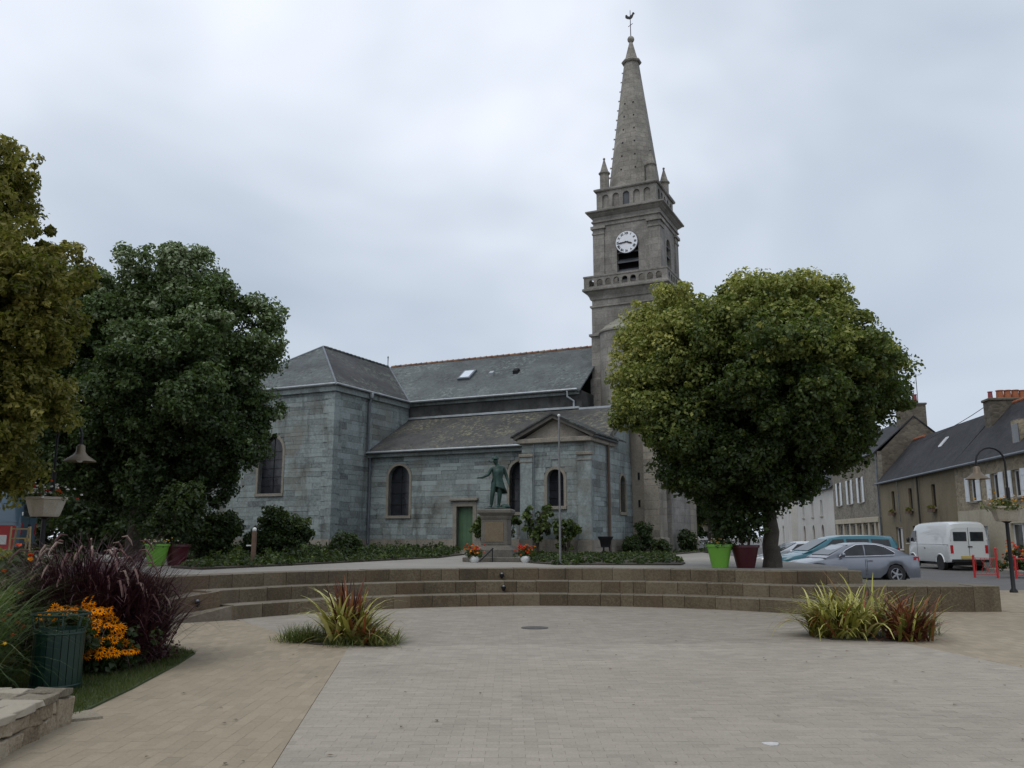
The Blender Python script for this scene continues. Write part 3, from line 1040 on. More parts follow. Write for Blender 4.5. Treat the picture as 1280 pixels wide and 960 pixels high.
# aisle roof, clerestory, nave and transept roofs
MB().prism([(-5.78, -0.38, 5.86), (-5.78, 3.8, 8.13), (-5.78, 3.8, 7.9), (-5.78, 0.2, 5.8), (-5.78, -0.3, 5.80)], [(7.4, -0.38, 5.86), (7.4, 3.8, 8.13), (7.4, 3.8, 7.9), (7.4, 0.2, 5.8), (7.4, -0.3, 5.80)]).build('aisle_roof', SLATE_A, church)
MB().prism([(6.7, 0.1, 5.7), (6.7, 3.8, 7.9), (6.7, 3.8, 5.7)], [(7.23, 0.1, 5.7), (7.23, 3.8, 7.9), (7.23, 3.8, 5.7)]).build('gable_wall', BLUESTONE, church)
MB().box(-5.9, 4.7, 3.76, 11.8, 7.0, 9.05).build('clerestory', plain('dark_weathered_schist', (0.05, 0.052, 0.05), 0.9, 0, 0.6, 1.5, bump=0.4), church)
MB().box(-5.78, 4.6, 3.60, 3.75, 8.09, 8.20).build('flashing', ZINC, church)
MB().box(4.6, 7.3, 3.60, 3.75, 8.02, 8.12).build('flashing', ZINC, church)


def roof(name, mat, polys, th=0.1):
    mb = MB()
    for p in polys:
        mb.prism(p, [(x, y, z - th) for x, y, z in p])
    return mb.build(name, mat, church)


EZ = 9.08
roof('nave_roof', SLATE_N, [[(-5.6, 3.45, EZ), (4.75, 3.45, EZ), (4.75, 7.85, 12.25), (-10.0, 7.85, 12.25)]])
roof('nave_roof', SLATE_N, [[(-5.6, 12.25, EZ), (4.75, 12.25, EZ), (4.75, 7.85, 12.25), (-10.0, 7.85, 12.25)]])
roof('transept_slope', SLATE_T, [[(-5.6, -3.3, EZ), (-5.6, 3.45, EZ), (-10.0, 7.85, 12.25), (-10.0, 1.1, 12.25)]])
roof('transept_slope', SLATE_T, [[(-14.4, -3.3, EZ), (-14.4, 12.2, EZ), (-10.0, 12.2, 12.25), (-10.0, 1.1, 12.25)]])
roof('transept_hip', SLATE_N, [[(-5.6, -3.3, EZ), (-14.4, -3.3, EZ), (-10.0, 1.1, 12.25)]])
# eaves cornices and gutters
for b in ((-14.35, -5.65, -3.26, -3.1, 8.72, 9.0), (-5.8, -5.65, -3.1, 3.6, 8.72, 9.0), (-5.65, 4.6, 3.62, 3.76, 8.84, 9.0), (-5.75, 3.8, -0.22, 0.03, 5.62, 5.82)):
    MB().box(*b).build('eaves_cornice', BLUESTONE, church)


def gutter(p, q, name='gutter', r=0.055, mat=ZINC):
    return MB().tube([p, q], r, 8).build(name, mat, church, smooth=40)


gutter((-14.5, -3.42, 9.05), (-5.52, -3.42, 9.05))
gutter((-5.48, -3.42, 9.05), (-5.48, 3.4, 9.05))
gutter((-5.48, 3.36, 9.06), (4.6, 3.36, 9.06))
gutter((-5.7, -0.42, 5.86), (3.75, -0.42, 5.86))
gutter((7.52, -2.2, 5.93), (7.52, 1.0, 5.93), r=0.06, mat=ZINC_D)
# downpipes
MB().tube([(-5.48, -0.35, 9.0), (-5.55, -0.3, 8.75), (-5.66, -0.3, 8.45), (-5.66, -0.3, 6.0), (-5.66, -0.12, 5.6), (-5.66, -0.12, 0.7)], 0.055, 8).build('downpipe', ZINC_D, church, smooth=40)
MB().lathe([(0.06, 8.75), (0.10, 8.85), (0.11, 9.02)], -5.5, -0.34, 10).build('hopper', ZINC, church, smooth=40)
MB().tube([(4.05, 3.36, 9.0), (4.05, 3.4, 8.7), (4.3, 3.66, 8.5), (4.3, 3.66, 8.15)], 0.05, 8).build('downpipe', ZINC, church, smooth=40)
MB().tube([(7.36, 0.12, 5.9), (7.36, 0.12, 0.9)], 0.07, 8).build('downpipe', plain('rusty_pipe', (0.10, 0.07, 0.05), 0.7), church, smooth=40)
MB().tube([(4.6, -2.12, 5.7), (4.6, -2.12, 0.9)], 0.03, 6).build('downpipe', ZINC_D, church, smooth=40)
# ridge tiles
rt = None
for i in range(38):
    x = -9.8 + i * 0.383
    o = MB().tube([(x, 7.85, 12.23), (x + 0.35, 7.85, 12.25), (x + 0.375, 7.85, 12.27)], [0.10, 0.105, 0.125], 8, random.random()).build('ridge_tile', RIDGE, church, smooth=50)
for i in range(17):
    y = 1.15 + i * 0.383
    MB().tube([(-10, y, 12.22), (-10, y + 0.37, 12.24)], [0.10, 0.115], 8, random.random()).build('ridge_tile', SLATE_T, church, smooth=50)
for s in (-1, 1):
    MB().tube([(-10 + s * 4.4, -3.3, 9.1), (-10, 1.1, 12.26)], 0.05, 6).build('hip_flashing', ZINC_D, church)
MB().tube([(-5.6, 3.45, 9.1), (-10, 7.85, 12.26)], 0.05, 6).build('valley_flashing', ZINC_D, church)
MB().lathe([(0.05, 12.2), (0.07, 12.35), (0.03, 12.42), (0.03, 12.85), (0.06, 12.9), (0.02, 13.0)], -10.1, 7.85, 8).build('finial', ZINC_D, church, smooth=50)
# skylight and a small vent in the nave roof
sl = (12.25 - EZ) / 4.4


def on_nave(w, v, h=0.0):
    return (w, v - h * sl, EZ + (v - 3.45) * sl + h)


skl = MB().prism([on_nave(-3.55, 5.35, 0), on_nave(-2.75, 5.35, 0), on_nave(-2.75, 6.25, 0), on_nave(-3.55, 6.25, 0)], [on_nave(-3.55, 5.35, 0.12), on_nave(-2.75, 5.35, 0.12), on_nave(-2.75, 6.25, 0.12), on_nave(-3.55, 6.25, 0.12)]).build('skylight', ZINC_D, church)
MB().prism([on_nave(-3.45, 5.45, 0.11), on_nave(-2.85, 5.45, 0.11), on_nave(-2.85, 6.15, 0.11), on_nave(-3.45, 6.15, 0.11)], [on_nave(-3.45, 5.45, 0.13), on_nave(-2.85, 5.45, 0.13), on_nave(-2.85, 6.15, 0.13), on_nave(-3.45, 6.15, 0.13)]).build('pane', plain('sky_glass', (0.7, 0.75, 0.8), 0.05, 0.6, 0.02), skl)
MB().prism([on_nave(-1.6, 5.55, 0), on_nave(-1.35, 5.55, 0), on_nave(-1.35, 5.85, 0), on_nave(-1.6, 5.85, 0)], [on_nave(-1.6, 5.6, 0.15), on_nave(-1.35, 5.6, 0.15), on_nave(-1.35, 5.8, 0.15), on_nave(-1.6, 5.8, 0.15)]).build('roof_vent', ZINC, church)
MB().prism([on_nave(-0.1, 5.55, 0), on_nave(0.2, 5.55, 0), on_nave(0.2, 5.9, 0), on_nave(-0.1, 5.9, 0)], [on_nave(-0.1, 5.6, 0.15), on_nave(0.2, 5.6, 0.15), on_nave(0.2, 5.85, 0.15), on_nave(-0.1, 5.85, 0.15)]).build('roof_vent', DARKVOID, church)

# ---- tower
TX, TY = 6.66, 7.7


def sq(name, prof, mat, parent=church, bevel=0):
    """square shaft from (half, z) rings about the tower axis"""
    vs_, fs = [], []
    for h, z in prof:
        vs_ += [(TX - h, TY - h, z), (TX + h, TY - h, z), (TX + h, TY + h, z), (TX - h, TY + h, z)]
    for i in range(len(prof) - 1):
        for k in range(4):
            fs.append((i * 4 + k, i * 4 + (k + 1) % 4, i * 4 + 4 + (k + 1) % 4, i * 4 + 4 + k))
    n = len(prof) - 1
    fs += [(3, 2, 1, 0), tuple(n * 4 + k for k in range(4))]
    return MB().add(vs_, fs).build(name, mat, parent, bevel=bevel)


sq('tower_shaft', [(2.12, ZB), (2.12, 9.9), (2.05, 10.0), (2.05, 12.28), (2.16, 12.3), (2.16, 12.42), (2.02, 12.46), (2.02, 13.9), (2.10, 13.92), (2.10, 14.02), (2.0, 14.04), (2.0, 14.4)], TOWER)
bal = sq('balcony', [(2.0, 14.3), (2.08, 14.36), (2.12, 14.5), (2.24, 14.68), (2.28, 14.74), (2.42, 14.80), (2.42, 14.92), (2.36, 14.96)], TOWER)
for k in range(4):
    def mpb(u, d, z, k=k):
        a = k * PI / 2
        x, y = u, -2.34 + d
        return (TX + x * math.cos(a) - y * math.sin(a), TY + x * math.sin(a) + y * math.cos(a), z)
    e = 2.34 if k % 2 == 0 else 2.208
    mb = MB()
    n = 9
    st = 2 * 2.12 / n
    wall_open(mb, mpb, -e, e, 14.96, 15.54, [(-2.12 + st * (i + 0.5), st * 0.34, 15.04, 15.26, True) for i in range(n)], 0.0, 0.13)
    mb.build('balustrade', TOWER, bal, weld=True)
    MB().prism([mpb(-e - 0.03, -0.03, 15.542), mpb(e + 0.03, -0.03, 15.542), mpb(e + 0.03, 0.16, 15.542), mpb(-e - 0.03, 0.16, 15.542)],
               [mpb(-e - 0.03, -0.03, 15.64), mpb(e + 0.03, -0.03, 15.64), mpb(e + 0.03, 0.16, 15.64), mpb(-e - 0.03, 0.16, 15.64)]).build('rail', TOWER, bal)

# belfry: four walls with bell openings, louvres, pilasters
BH = 1.85
for k in range(4):
    def mpk(u, d, z, k=k, h=BH):
        a = k * PI / 2
        x, y = u, -h + d
        return (TX + x * math.cos(a) - y * math.sin(a), TY + x * math.sin(a) + y * math.cos(a), z)
    hw = 0.62 if k == 0 else 0.46
    op = (0.05 if k == 0 else 0.0, hw, 15.3, 17.0 if k == 0 else 17.45, True)
    e = BH if k % 2 == 0 else BH - 0.351
    mb = MB()
    wall_open(mb, mpk, -e, e, 14.5, 18.62, [op], 0.0, 0.35)
    bw_ = mb.build('belfry_wall', TOWER, church, weld=True)
    z = 15.2
    while z < 17.5:
        q = [(-0.0, z), (0.30, z + 0.0), (0.30, z + 0.05), (0.0, z + 0.05)]
        a_ = [mpk(op[0] - hw, 0.05, z), mpk(op[0] - hw, 0.36, z + 0.26), mpk(op[0] - hw, 0.36, z + 0.31), mpk(op[0] - hw, 0.05, z + 0.05)]
        b_ = [mpk(op[0] + hw, 0.05, z), mpk(op[0] + hw, 0.36, z + 0.26), mpk(op[0] + hw, 0.36, z + 0.31), mpk(op[0] + hw, 0.05, z + 0.05)]
        MB().prism(a_, b_).build('louvre', LOUVRE, bw_)
        z += 0.56
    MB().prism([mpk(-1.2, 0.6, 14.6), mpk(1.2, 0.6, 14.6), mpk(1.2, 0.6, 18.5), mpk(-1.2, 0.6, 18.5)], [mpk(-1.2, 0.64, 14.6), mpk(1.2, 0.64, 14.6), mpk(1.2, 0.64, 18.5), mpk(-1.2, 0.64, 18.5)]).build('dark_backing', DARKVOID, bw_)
    for s in (-1, 1):
        u0, u1 = sorted((s * (BH + (0.07 if k % 2 == 0 else -0.003)), s * (BH - 0.58)))
        pl_ = MB().prism([mpk(u0, -0.07, 14.6), mpk(u1, -0.07, 14.6), mpk(u1, 0.02, 14.6), mpk(u0, 0.02, 14.6)], [mpk(u0, -0.07, 18.15), mpk(u1, -0.07, 18.15), mpk(u1, 0.02, 18.15), mpk(u0, 0.02, 18.15)]).build('pilaster', TOWER, bw_)
        for z0, z1, o in ((18.12, 18.22, 0.11), (18.22, 18.44, 0.075), (18.44, 18.60, 0.17)):
            u0, u1 = sorted((s * (BH + (o if k % 2 == 0 else -0.004)), s * (BH - 0.58 - (o - 0.07))))
            MB().prism([mpk(u0, -o, z0), mpk(u1, -o, z0), mpk(u1, 0.02, z0), mpk(u0, 0.02, z0)], [mpk(u0, -o, z1), mpk(u1, -o, z1), mpk(u1, 0.02, z1), mpk(u0, 0.02, z1)]).build('capital', TOWER, bw_)
sq('entablature', [(1.90, 18.6), (1.90, 18.80), (1.98, 18.82), (1.98, 18.90), (1.92, 18.92), (1.92, 19.12), (1.98, 19.16), (2.02, 19.2), (2.08, 19.25), (2.12, 19.30), (2.24, 19.36), (2.24, 19.44), (1.8, 19.5)], TOWER)
att = sq('attic', [(1.62, 19.4), (1.62, 20.66)], TOWER)
for k in range(4):
    def mpa(u, d, z, k=k):
        a = k * PI / 2
        x, y = u, -1.73 + d
        return (TX + x * math.cos(a) - y * math.sin(a), TY + x * math.sin(a) + y * math.cos(a), z)
    e = 1.73 if k % 2 == 0 else 1.618
    mb = MB()
    wall_open(mb, mpa, -e, e, 19.42, 20.68, [(-1.2 + 0.6 * i, 0.19, 19.72, 20.30, True) for i in range(5)], 0.0, 0.112)
    mb.build('arcade', TOWER, att, weld=True)
    ap = [(-0.19, 19.72)] + arch_pts(0, 0.19, 20.30) + [(0.19, 19.72)]
    MB().prism([mpa(u, 0.085, z) for u, z in ap], [mpa(u, 0.108, z) for u, z in ap]).build('opening', LOUVRE, att)
sq('attic_coping', [(1.82, 20.68), (1.86, 20.74), (1.86, 20.82), (1.74, 20.88)], TOWER, att)
# clock
clock = MB().lathe([(0.63, 0), (0.65, 0.03), (0.63, 0.06), (0.60, 0.065)], 0, 0, 40).build('clock', plain('clock_rim', (0.10, 0.10, 0.11), 0.4), church, smooth=40)
clock.location = (TX + 0.05, TY - BH - 0.08, 17.42)
clock.rotation_euler = (R(90), 0, 0)
MB().lathe([(0.615, 0.05), (0.615, 0.075)], 0, 0, 40).build('clock_face', CLOCK_W, clock)
NUM = ['XII', 'I', 'II', 'III', 'IIII', 'V', 'VI', 'VII', 'VIII', 'IX', 'X', 'XI']
for i, s in enumerate(NUM):
    cu = bpy.data.curves.new('numeral', 'FONT')
    cu.body = s
    cu.size = 0.17
    cu.extrude = 0.004
    cu.align_x = 'CENTER'
    cu.align_y = 'CENTER'
    cu.offset = 0.006
    o = bpy.data.objects.new('numeral', cu)
    dg = None
    C.objects.link(o)
    a = i * PI / 6
    me = bpy.data.meshes.new_from_object(o)
    bpy.data.objects.remove(o)
    me.materials.append(BLACK)
    o = link('numeral', me, clock)
    o.location = (0.49 * math.sin(a), 0.49 * math.cos(a), 0.082)
    o.rotation_euler = (0, 0, -a)
for ang, ln, wd, nm in ((111, 0.36, 0.05, 'hour_hand'), (264, 0.50, 0.04, 'minute_hand')):
    o = MB().prism([(-wd * 0.6, -0.1, 0), (wd * 0.6, -0.1, 0), (wd, ln * 0.7, 0), (0, ln, 0), (-wd, ln * 0.7, 0)], [(-wd * 0.6, -0.1, 0.01), (wd * 0.6, -0.1, 0.01), (wd, ln * 0.7, 0.01), (0, ln, 0.01), (-wd, ln * 0.7, 0.01)]).build(nm, BLACK, clock)
    o.location = (0, 0, 0.09 if nm[0] == 'h' else 0.104)
    o.rotation_euler = (0, 0, -R(ang))
# spire
SZ0, SZ1 = 20.84, 29.05
spire = MB().lathe([(1.46 / math.cos(PI / 8), SZ0), (1.46 / math.cos(PI / 8), SZ0 + 0.12), (1.40 / math.cos(PI / 8), SZ0 + 0.15), (0.41 / math.cos(PI / 8), SZ1), (0.55, SZ1 + 0.03), (0.60, SZ1 + 0.12), (0.55, SZ1 + 0.2), (0.40, SZ1 + 0.22), (0.11, 30.45), (0.09, 30.5)], TX, TY, 8, PI / 8).build('spire', SPIRE, church)
MB().sphere((TX, TY, 30.68), 0.21, 14, 8).build('ball', SPIRE, spire, smooth=60)
cr = MB().add([(-0.05, -0.05, -0.08), (0.05, -0.05, -0.08), (0.06, 0.06, 0.02), (-0.06, 0.06, 0.02), (0, -0.09, 0.05), (0, 0.0, 0.09)], [(0, 1, 4), (1, 2, 5, 4), (2, 3, 5), (3, 0, 4, 5), (3, 2, 1, 0)])
crm = cr.build('crocket', SPIRE, spire).data
bpy.data.objects.remove(bpy.data.objects['crocket'])
for k in (2, 3, 4):
    a = PI / 8 + k * PI / 4
    for j in range(13):
        t = (j + 0.6) / 13.5
        r_ = (1.40 + (0.41 - 1.40) * t) / math.cos(PI / 8)
        o = link('crocket', crm, spire)
        o.location = (TX + (r_ + 0.03) * math.cos(a), TY + (r_ + 0.03) * math.sin(a), SZ0 + 0.15 + (SZ1 - SZ0 - 0.15) * t)
        o.rotation_euler = (0, 0, a + PI / 2)
        o.scale = (0.8 - 0.25 * t,) * 3
for j in range(6):          # small putlog holes in the two front faces
    t = 0.12 + j * 0.105
    r_ = 1.40 + (0.41 - 1.40) * t
    z = SZ0 + 0.15 + (SZ1 - SZ0 - 0.15) * t
    for s in ((-0.3, -1), (0.35, -1)):
        MB().box(TX + s[0] * r_ - 0.035, TX + s[0] * r_ + 0.035, TY - r_ - 0.015, TY - r_ + 0.1, z, z + 0.09).build('hole', DARKVOID, spire)
pin0 = MB().lathe([(0.30, 0.0), (0.30, 0.1), (0.26, 0.13), (0.26, 0.98), (0.33, 1.03), (0.33, 1.1), (0.24, 1.16), (0.05, 1.85), (0.03, 1.9)], 0, 0, 8, PI / 8).build('pinnacle', SPIRE, church)
MB().sphere((0, 0, 1.95), 0.075, 8, 6).build('ball', SPIRE, pin0, smooth=60)
pin0.location = (TX - 1.36, TY - 1.36, 20.84)
for dx, dy in ((1.36, -1.36), (-1.36, 1.36), (1.36, 1.36)):
    o = copy_tree(pin0, church)
    o.location = (TX + dx, TY + dy, 20.84)
# gabled lucarne on the spire's west side
MB().prism([(TX + 0.55, TY - 1.40, 21.0), (TX + 1.0, TY - 1.40, 21.0), (TX + 1.0, TY - 1.40, 22.0), (TX + 0.775, TY - 1.40, 22.5), (TX + 0.55, TY - 1.40, 22.0)],
           [(TX + 0.55, TY - 0.8, 21.0), (TX + 1.0, TY - 0.8, 21.0), (TX + 1.0, TY - 0.8, 22.0), (TX + 0.775, TY - 0.8, 22.5), (TX + 0.55, TY - 0.8, 22.0)]).build('lucarne', SPIRE, spire)
# weathercock
MB().tube([(TX, TY, 30.85), (TX, TY, 32.6)], [0.028, 0.018], 6).build('rod', IRON, spire)
MB().tube([(TX - 0.14, TY, 31.55), (TX + 0.14, TY, 31.7)], 0.018, 6).build('cross_arm', IRON, spire)
cock = [(-0.30, 32.18), (-0.22, 32.10), (-0.05, 32.02), (0.08, 32.04), (0.16, 32.14), (0.2, 32.26), (0.28, 32.3), (0.24, 32.4), (0.16, 32.42), (0.1, 32.3), (-0.05, 32.2), (-0.14, 32.24), (-0.2, 32.36), (-0.3, 32.34)]
MB().prism([(TX + x, TY - 0.02, z) for x, z in cock], [(TX + x, TY + 0.02, z) for x, z in cock]).build('weathercock', IRON, spire)
# stair turret against the tower
tur = MB().lathe([(1.22, ZB), (1.22, 12.25), (1.30, 12.3), (1.30, 12.38), (1.24, 12.4)], 6.35, 5.75, 20, tint=0.4).build('stair_turret', TOWER, church, smooth=30)
MB().lathe([(1.30, 12.385), (1.0, 12.62), (0.98, 12.70), (0.72, 12.80), (0.70, 12.88), (0.44, 12.98), (0.42, 13.06), (0.2, 13.16), (0.1, 13.3), (0.14, 13.38), (0.05, 13.48)], 6.35, 5.75, 20).build('turret_cap', stone_mat('lichened_cap', (0.10, 0.10, 0.08), (0.21, 0.20, 0.16), (0.36, 0.36, 0.30), 2.5, 0.3), tur, smooth=20)
# west end: buttresses and recesses beside the tower
west = MB().box(7.2, 8.42, 3.95, 10.6, ZB, 8.0).build('west_wall', BUTT, church)
for (w0, w1, v0, v1, h) in ((8.0, 8.76, 3.4, 4.75, 7.2), (7.9, 8.62, 6.3, 7.35, 6.4), (8.0, 8.78, 9.35, 10.75, 7.2)):
    b = MB().prism([(w0, v0, 1.5), (w1, v0, 1.5), (w1, v1, 1.5), (w0, v1, 1.5)], [(w0, v0 + 0.03, h), (w1 - 0.03, v0 + 0.03, h), (w1 - 0.03, v1, h), (w0, v1, h)]).build('buttress', BUTT, church)
    MB().box(w0 - 0.05, w1 + 0.07, v0 - 0.07, v1 + 0.05, ZB, 1.52).build('base', BUTT, b, bevel=0.03)
    MB().prism([(w0 - 0.04, v0 - 0.06, h), (w1 + 0.06, v0 - 0.06, h), (w1 + 0.06, v1 + 0.04, h), (w0 - 0.04, v1 + 0.04, h)], [(w0 - 0.04, v0 + 0.6, h + 0.7), (w0 + 0.1, v0 + 0.6, h + 0.7), (w0 + 0.1, v1 - 0.3, h + 0.7), (w0 - 0.04, v1 - 0.3, h + 0.7)]).build('weathering', GRANITE, b)
    lay(FR(v0), w0 + 0.003, w1 - 0.003, 1.53, h - 0.02, [], b, BUTT, gc, ch=(0.3, 0.42), cl=(0.5, 0.9), weight=0.35, face=-0.02, gap=0.02)
    lay(RT(w1), v0 + 0.003, v1 - 0.003, 1.53, h - 0.02, [], b, BUTT, gc, ch=(0.3, 0.42), cl=(0.5, 0.9), weight=0.3, face=-0.02, gap=0.02)
MB().box(8.3, 8.46, 7.7, 8.45, 2.3, 4.3).build('west_window', plain('brown_boards', (0.10, 0.055, 0.03), 0.7), church)
for z in (3.0, 4.35):
    MB().box(7.55, 7.65, 3.915, 3.96, z, z + 0.35).build('slit', DARKVOID, church)
flush_stones(300)

# ------------------------------------------------------------------ trees
def tree(name, label, base, trunk_h, trunk_r, lobes, nclump, per, size, mat, tint_fn, seed, radii=(0.3, 0.55), group='trees round the square', up=0.5, inner=0.45, limbs=9, elong=1.5, nsub=170, subr=(0.38, 0.78)):
    g = np.random.default_rng(seed)
    bx, by, bz = base
    root = thing(name, label, 'tree', base, group=group)
    top = np.mean([[l[0], l[1], l[2]] for l in lobes[:1]], axis=0)
    tb = MB()
    n = 9
    lean = [(g.normal(0, 0.03), g.normal(0, 0.03)) for _ in range(n)]
    pts = [(0 + (top[0] - bx) * (i / (n - 1)) ** 2 * 0.2 + lean[i][0], (top[1] - by) * (i / (n - 1)) ** 2 * 0.6 + lean[i][1], -0.1 + (trunk_h + 0.1) * i / (n - 1)) for i in range(n)]
    tb.tube(pts, [trunk_r * (1.2 if i == 0 else 1.08 if i == 1 else 1.0 - 0.35 * i / n) for i in range(n)], 12)
    trunk = tb.build('trunk', BARK, root, smooth=60)
    for i in range(limbs):
        l = lobes[i % len(lobes)]
        s = Vector(pts[-1 - (i % 3)])
        e = Vector((l[0] - bx + g.normal() * l[3] * 0.35, l[1] - by + g.normal() * l[4] * 0.35, l[2] - bz + g.normal() * l[5] * 0.25))
        m = s.lerp(e, 0.5) + Vector((g.normal() * 0.2, g.normal() * 0.2, 0.25))
        MB().tube([s, s.lerp(m, 0.5), m, m.lerp(e, 0.6), e], [trunk_r * 0.55, trunk_r * 0.45, trunk_r * 0.33, trunk_r * 0.2, trunk_r * 0.08], 7).build('limb', BARK, trunk, smooth=60)
    S_, _k = ellipsoid_points(lobes, nsub, g, (0.78, 0.95))
    subs = [(q_[0], q_[1], q_[2], r_, r_, r_ * 0.72) for q_, r_ in zip(S_, g.uniform(*subr, nsub))]
    P, K = ellipsoid_points(subs, nclump, g, (0.5, 1.0))
    Ps, Ks = ellipsoid_points(subs, int(nclump * 0.4), g, (0.95, 1.2))
    Pi, Ki = ellipsoid_points(lobes, int(nclump * inner), g, (0.25, 0.7))
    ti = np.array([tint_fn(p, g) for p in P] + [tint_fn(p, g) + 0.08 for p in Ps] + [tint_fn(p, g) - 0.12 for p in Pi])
    rad = np.concatenate([g.uniform(*radii, len(P)), g.uniform(0.4 * radii[0], 0.75 * radii[0] + 0.05, len(Ps)), g.uniform(*radii, len(Pi))])
    P = np.vstack([P, Ps, Pi])
    per = np.concatenate([np.full(len(P) - len(Ps) - len(Pi), per), np.full(len(Ps), per * 0.3), np.full(len(Pi), per * 0.8)])
    v, f, t = leaf_cloud(P, rad, per, size, ti, 0.10, up, 0.8, seed + 1, elong)
    mesh_np('crown', v - np.array(base), f, 3, t, mat, root)
    return root


def tint_r(p, g):  # noqa
    # fresh yellow leaves to the left; top light and lower shade painted by height
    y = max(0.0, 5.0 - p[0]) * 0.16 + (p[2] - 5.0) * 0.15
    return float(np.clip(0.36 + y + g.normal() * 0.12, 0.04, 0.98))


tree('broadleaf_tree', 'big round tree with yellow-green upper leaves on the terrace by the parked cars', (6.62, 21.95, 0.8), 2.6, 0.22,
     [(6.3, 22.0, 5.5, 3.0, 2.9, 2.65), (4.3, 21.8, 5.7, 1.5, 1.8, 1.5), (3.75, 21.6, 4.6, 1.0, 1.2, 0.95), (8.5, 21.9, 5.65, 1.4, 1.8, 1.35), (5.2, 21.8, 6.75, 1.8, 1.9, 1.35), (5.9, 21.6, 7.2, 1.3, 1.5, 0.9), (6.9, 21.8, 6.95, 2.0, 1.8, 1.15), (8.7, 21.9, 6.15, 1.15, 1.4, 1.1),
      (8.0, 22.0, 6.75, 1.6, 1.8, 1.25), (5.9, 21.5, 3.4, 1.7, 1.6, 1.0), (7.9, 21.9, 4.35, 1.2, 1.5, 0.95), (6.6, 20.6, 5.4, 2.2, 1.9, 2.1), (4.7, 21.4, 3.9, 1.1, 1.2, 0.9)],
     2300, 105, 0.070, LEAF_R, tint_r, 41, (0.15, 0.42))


def tint_l(p, g):
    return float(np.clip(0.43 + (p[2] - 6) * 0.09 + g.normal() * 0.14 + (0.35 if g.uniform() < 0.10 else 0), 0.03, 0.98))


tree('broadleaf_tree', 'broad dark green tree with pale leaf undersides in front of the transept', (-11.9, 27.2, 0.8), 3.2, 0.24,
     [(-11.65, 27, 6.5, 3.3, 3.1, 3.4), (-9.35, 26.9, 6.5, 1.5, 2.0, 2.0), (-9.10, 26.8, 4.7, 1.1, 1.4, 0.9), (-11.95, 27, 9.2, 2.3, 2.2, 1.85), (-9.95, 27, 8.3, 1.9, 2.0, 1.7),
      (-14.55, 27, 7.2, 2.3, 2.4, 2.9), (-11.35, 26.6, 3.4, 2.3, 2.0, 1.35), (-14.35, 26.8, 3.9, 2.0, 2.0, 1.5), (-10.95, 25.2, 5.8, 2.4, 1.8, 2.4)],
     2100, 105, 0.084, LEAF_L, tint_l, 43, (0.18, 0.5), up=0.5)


def tint_y(p, g):
    return float(np.clip(0.5 + (p[2] - 5.5) * 0.02 + g.normal() * 0.17, 0.05, 0.98))


tree('broadleaf_tree', 'olive yellow leaved tree beside the lamp with the stone planter', (-12.20, 17.3, 0.0), 3.0, 0.2,
     [(-11.90, 17.2, 5.4, 2.4, 2.2, 2.4), (-11.60, 17.0, 8.0, 1.25, 1.5, 1.85), (-10.25, 16.9, 6.5, 1.1, 1.2, 1.3), (-10.50, 16.9, 4.3, 1.15, 1.2, 1.3), (-10.70, 16.8, 3.0, 0.9, 1.0, 0.7), (-12.80, 17.2, 7.6, 1.6, 1.7, 1.8), (-11.40, 17, 9.6, 0.6, 0.6, 0.75)],
     1400, 90, 0.066, LEAF_Y, tint_y, 47, (0.13, 0.36), elong=1.9, subr=(0.4, 0.75))
tint_d = lambda p, g: float(np.clip(0.32 + g.normal() * 0.15, 0.02, 0.9))
tree('far_tree', 'dark leafy tree on the road beyond the church tower', (13.4, 58, -0.1), 3.0, 0.25, [(13.4, 58, 6.2, 2.9, 2.9, 3.1), (12.0, 58, 4.6, 1.8, 2, 1.5), (14.8, 58, 5, 1.8, 2, 2)], 330, 60, 0.2, LEAF_L, tint_d, 51, (0.4, 0.7), nsub=30, subr=(0.8, 1.4))
tree('far_tree', 'slim dark tree down the lane at the end of the terrace', (19.5, 95, -0.1), 2.5, 0.25, [(19.5, 95, 4.2, 3.0, 2.5, 2.6), (22.5, 96, 3.4, 2.4, 2.3, 2.0)], 200, 50, 0.28, LEAF_L, tint_d, 52, (0.5, 0.9), nsub=30, subr=(0.8, 1.4))
for i, (x, y, r_, h, lb) in enumerate(((-24, 44, 3.6, 4.2, 'dark tree left of the transept, behind the broad dark one'), (-31, 40, 3.8, 4.6, 'dark tree behind the blue van'), (-19.5, 49, 2.6, 3.4, 'smaller dark tree tucked behind the transept corner'))):
    tree('background_tree', lb, (x, y, 0.8), 2.4, 0.25, [(x, y, 0.8 + h, r_, r_, h * 0.8), (x + r_ * 0.6, y - 0.5, h * 0.75, r_ * 0.6, r_ * 0.6, h * 0.5), (x - r_ * 0.6, y, h * 0.8, r_ * 0.6, r_ * 0.6, h * 0.5)], 300, 55, 0.22, LEAF_L, tint_d, 60 + i, (0.45, 0.8), limbs=6, nsub=40, subr=(0.9, 1.6))


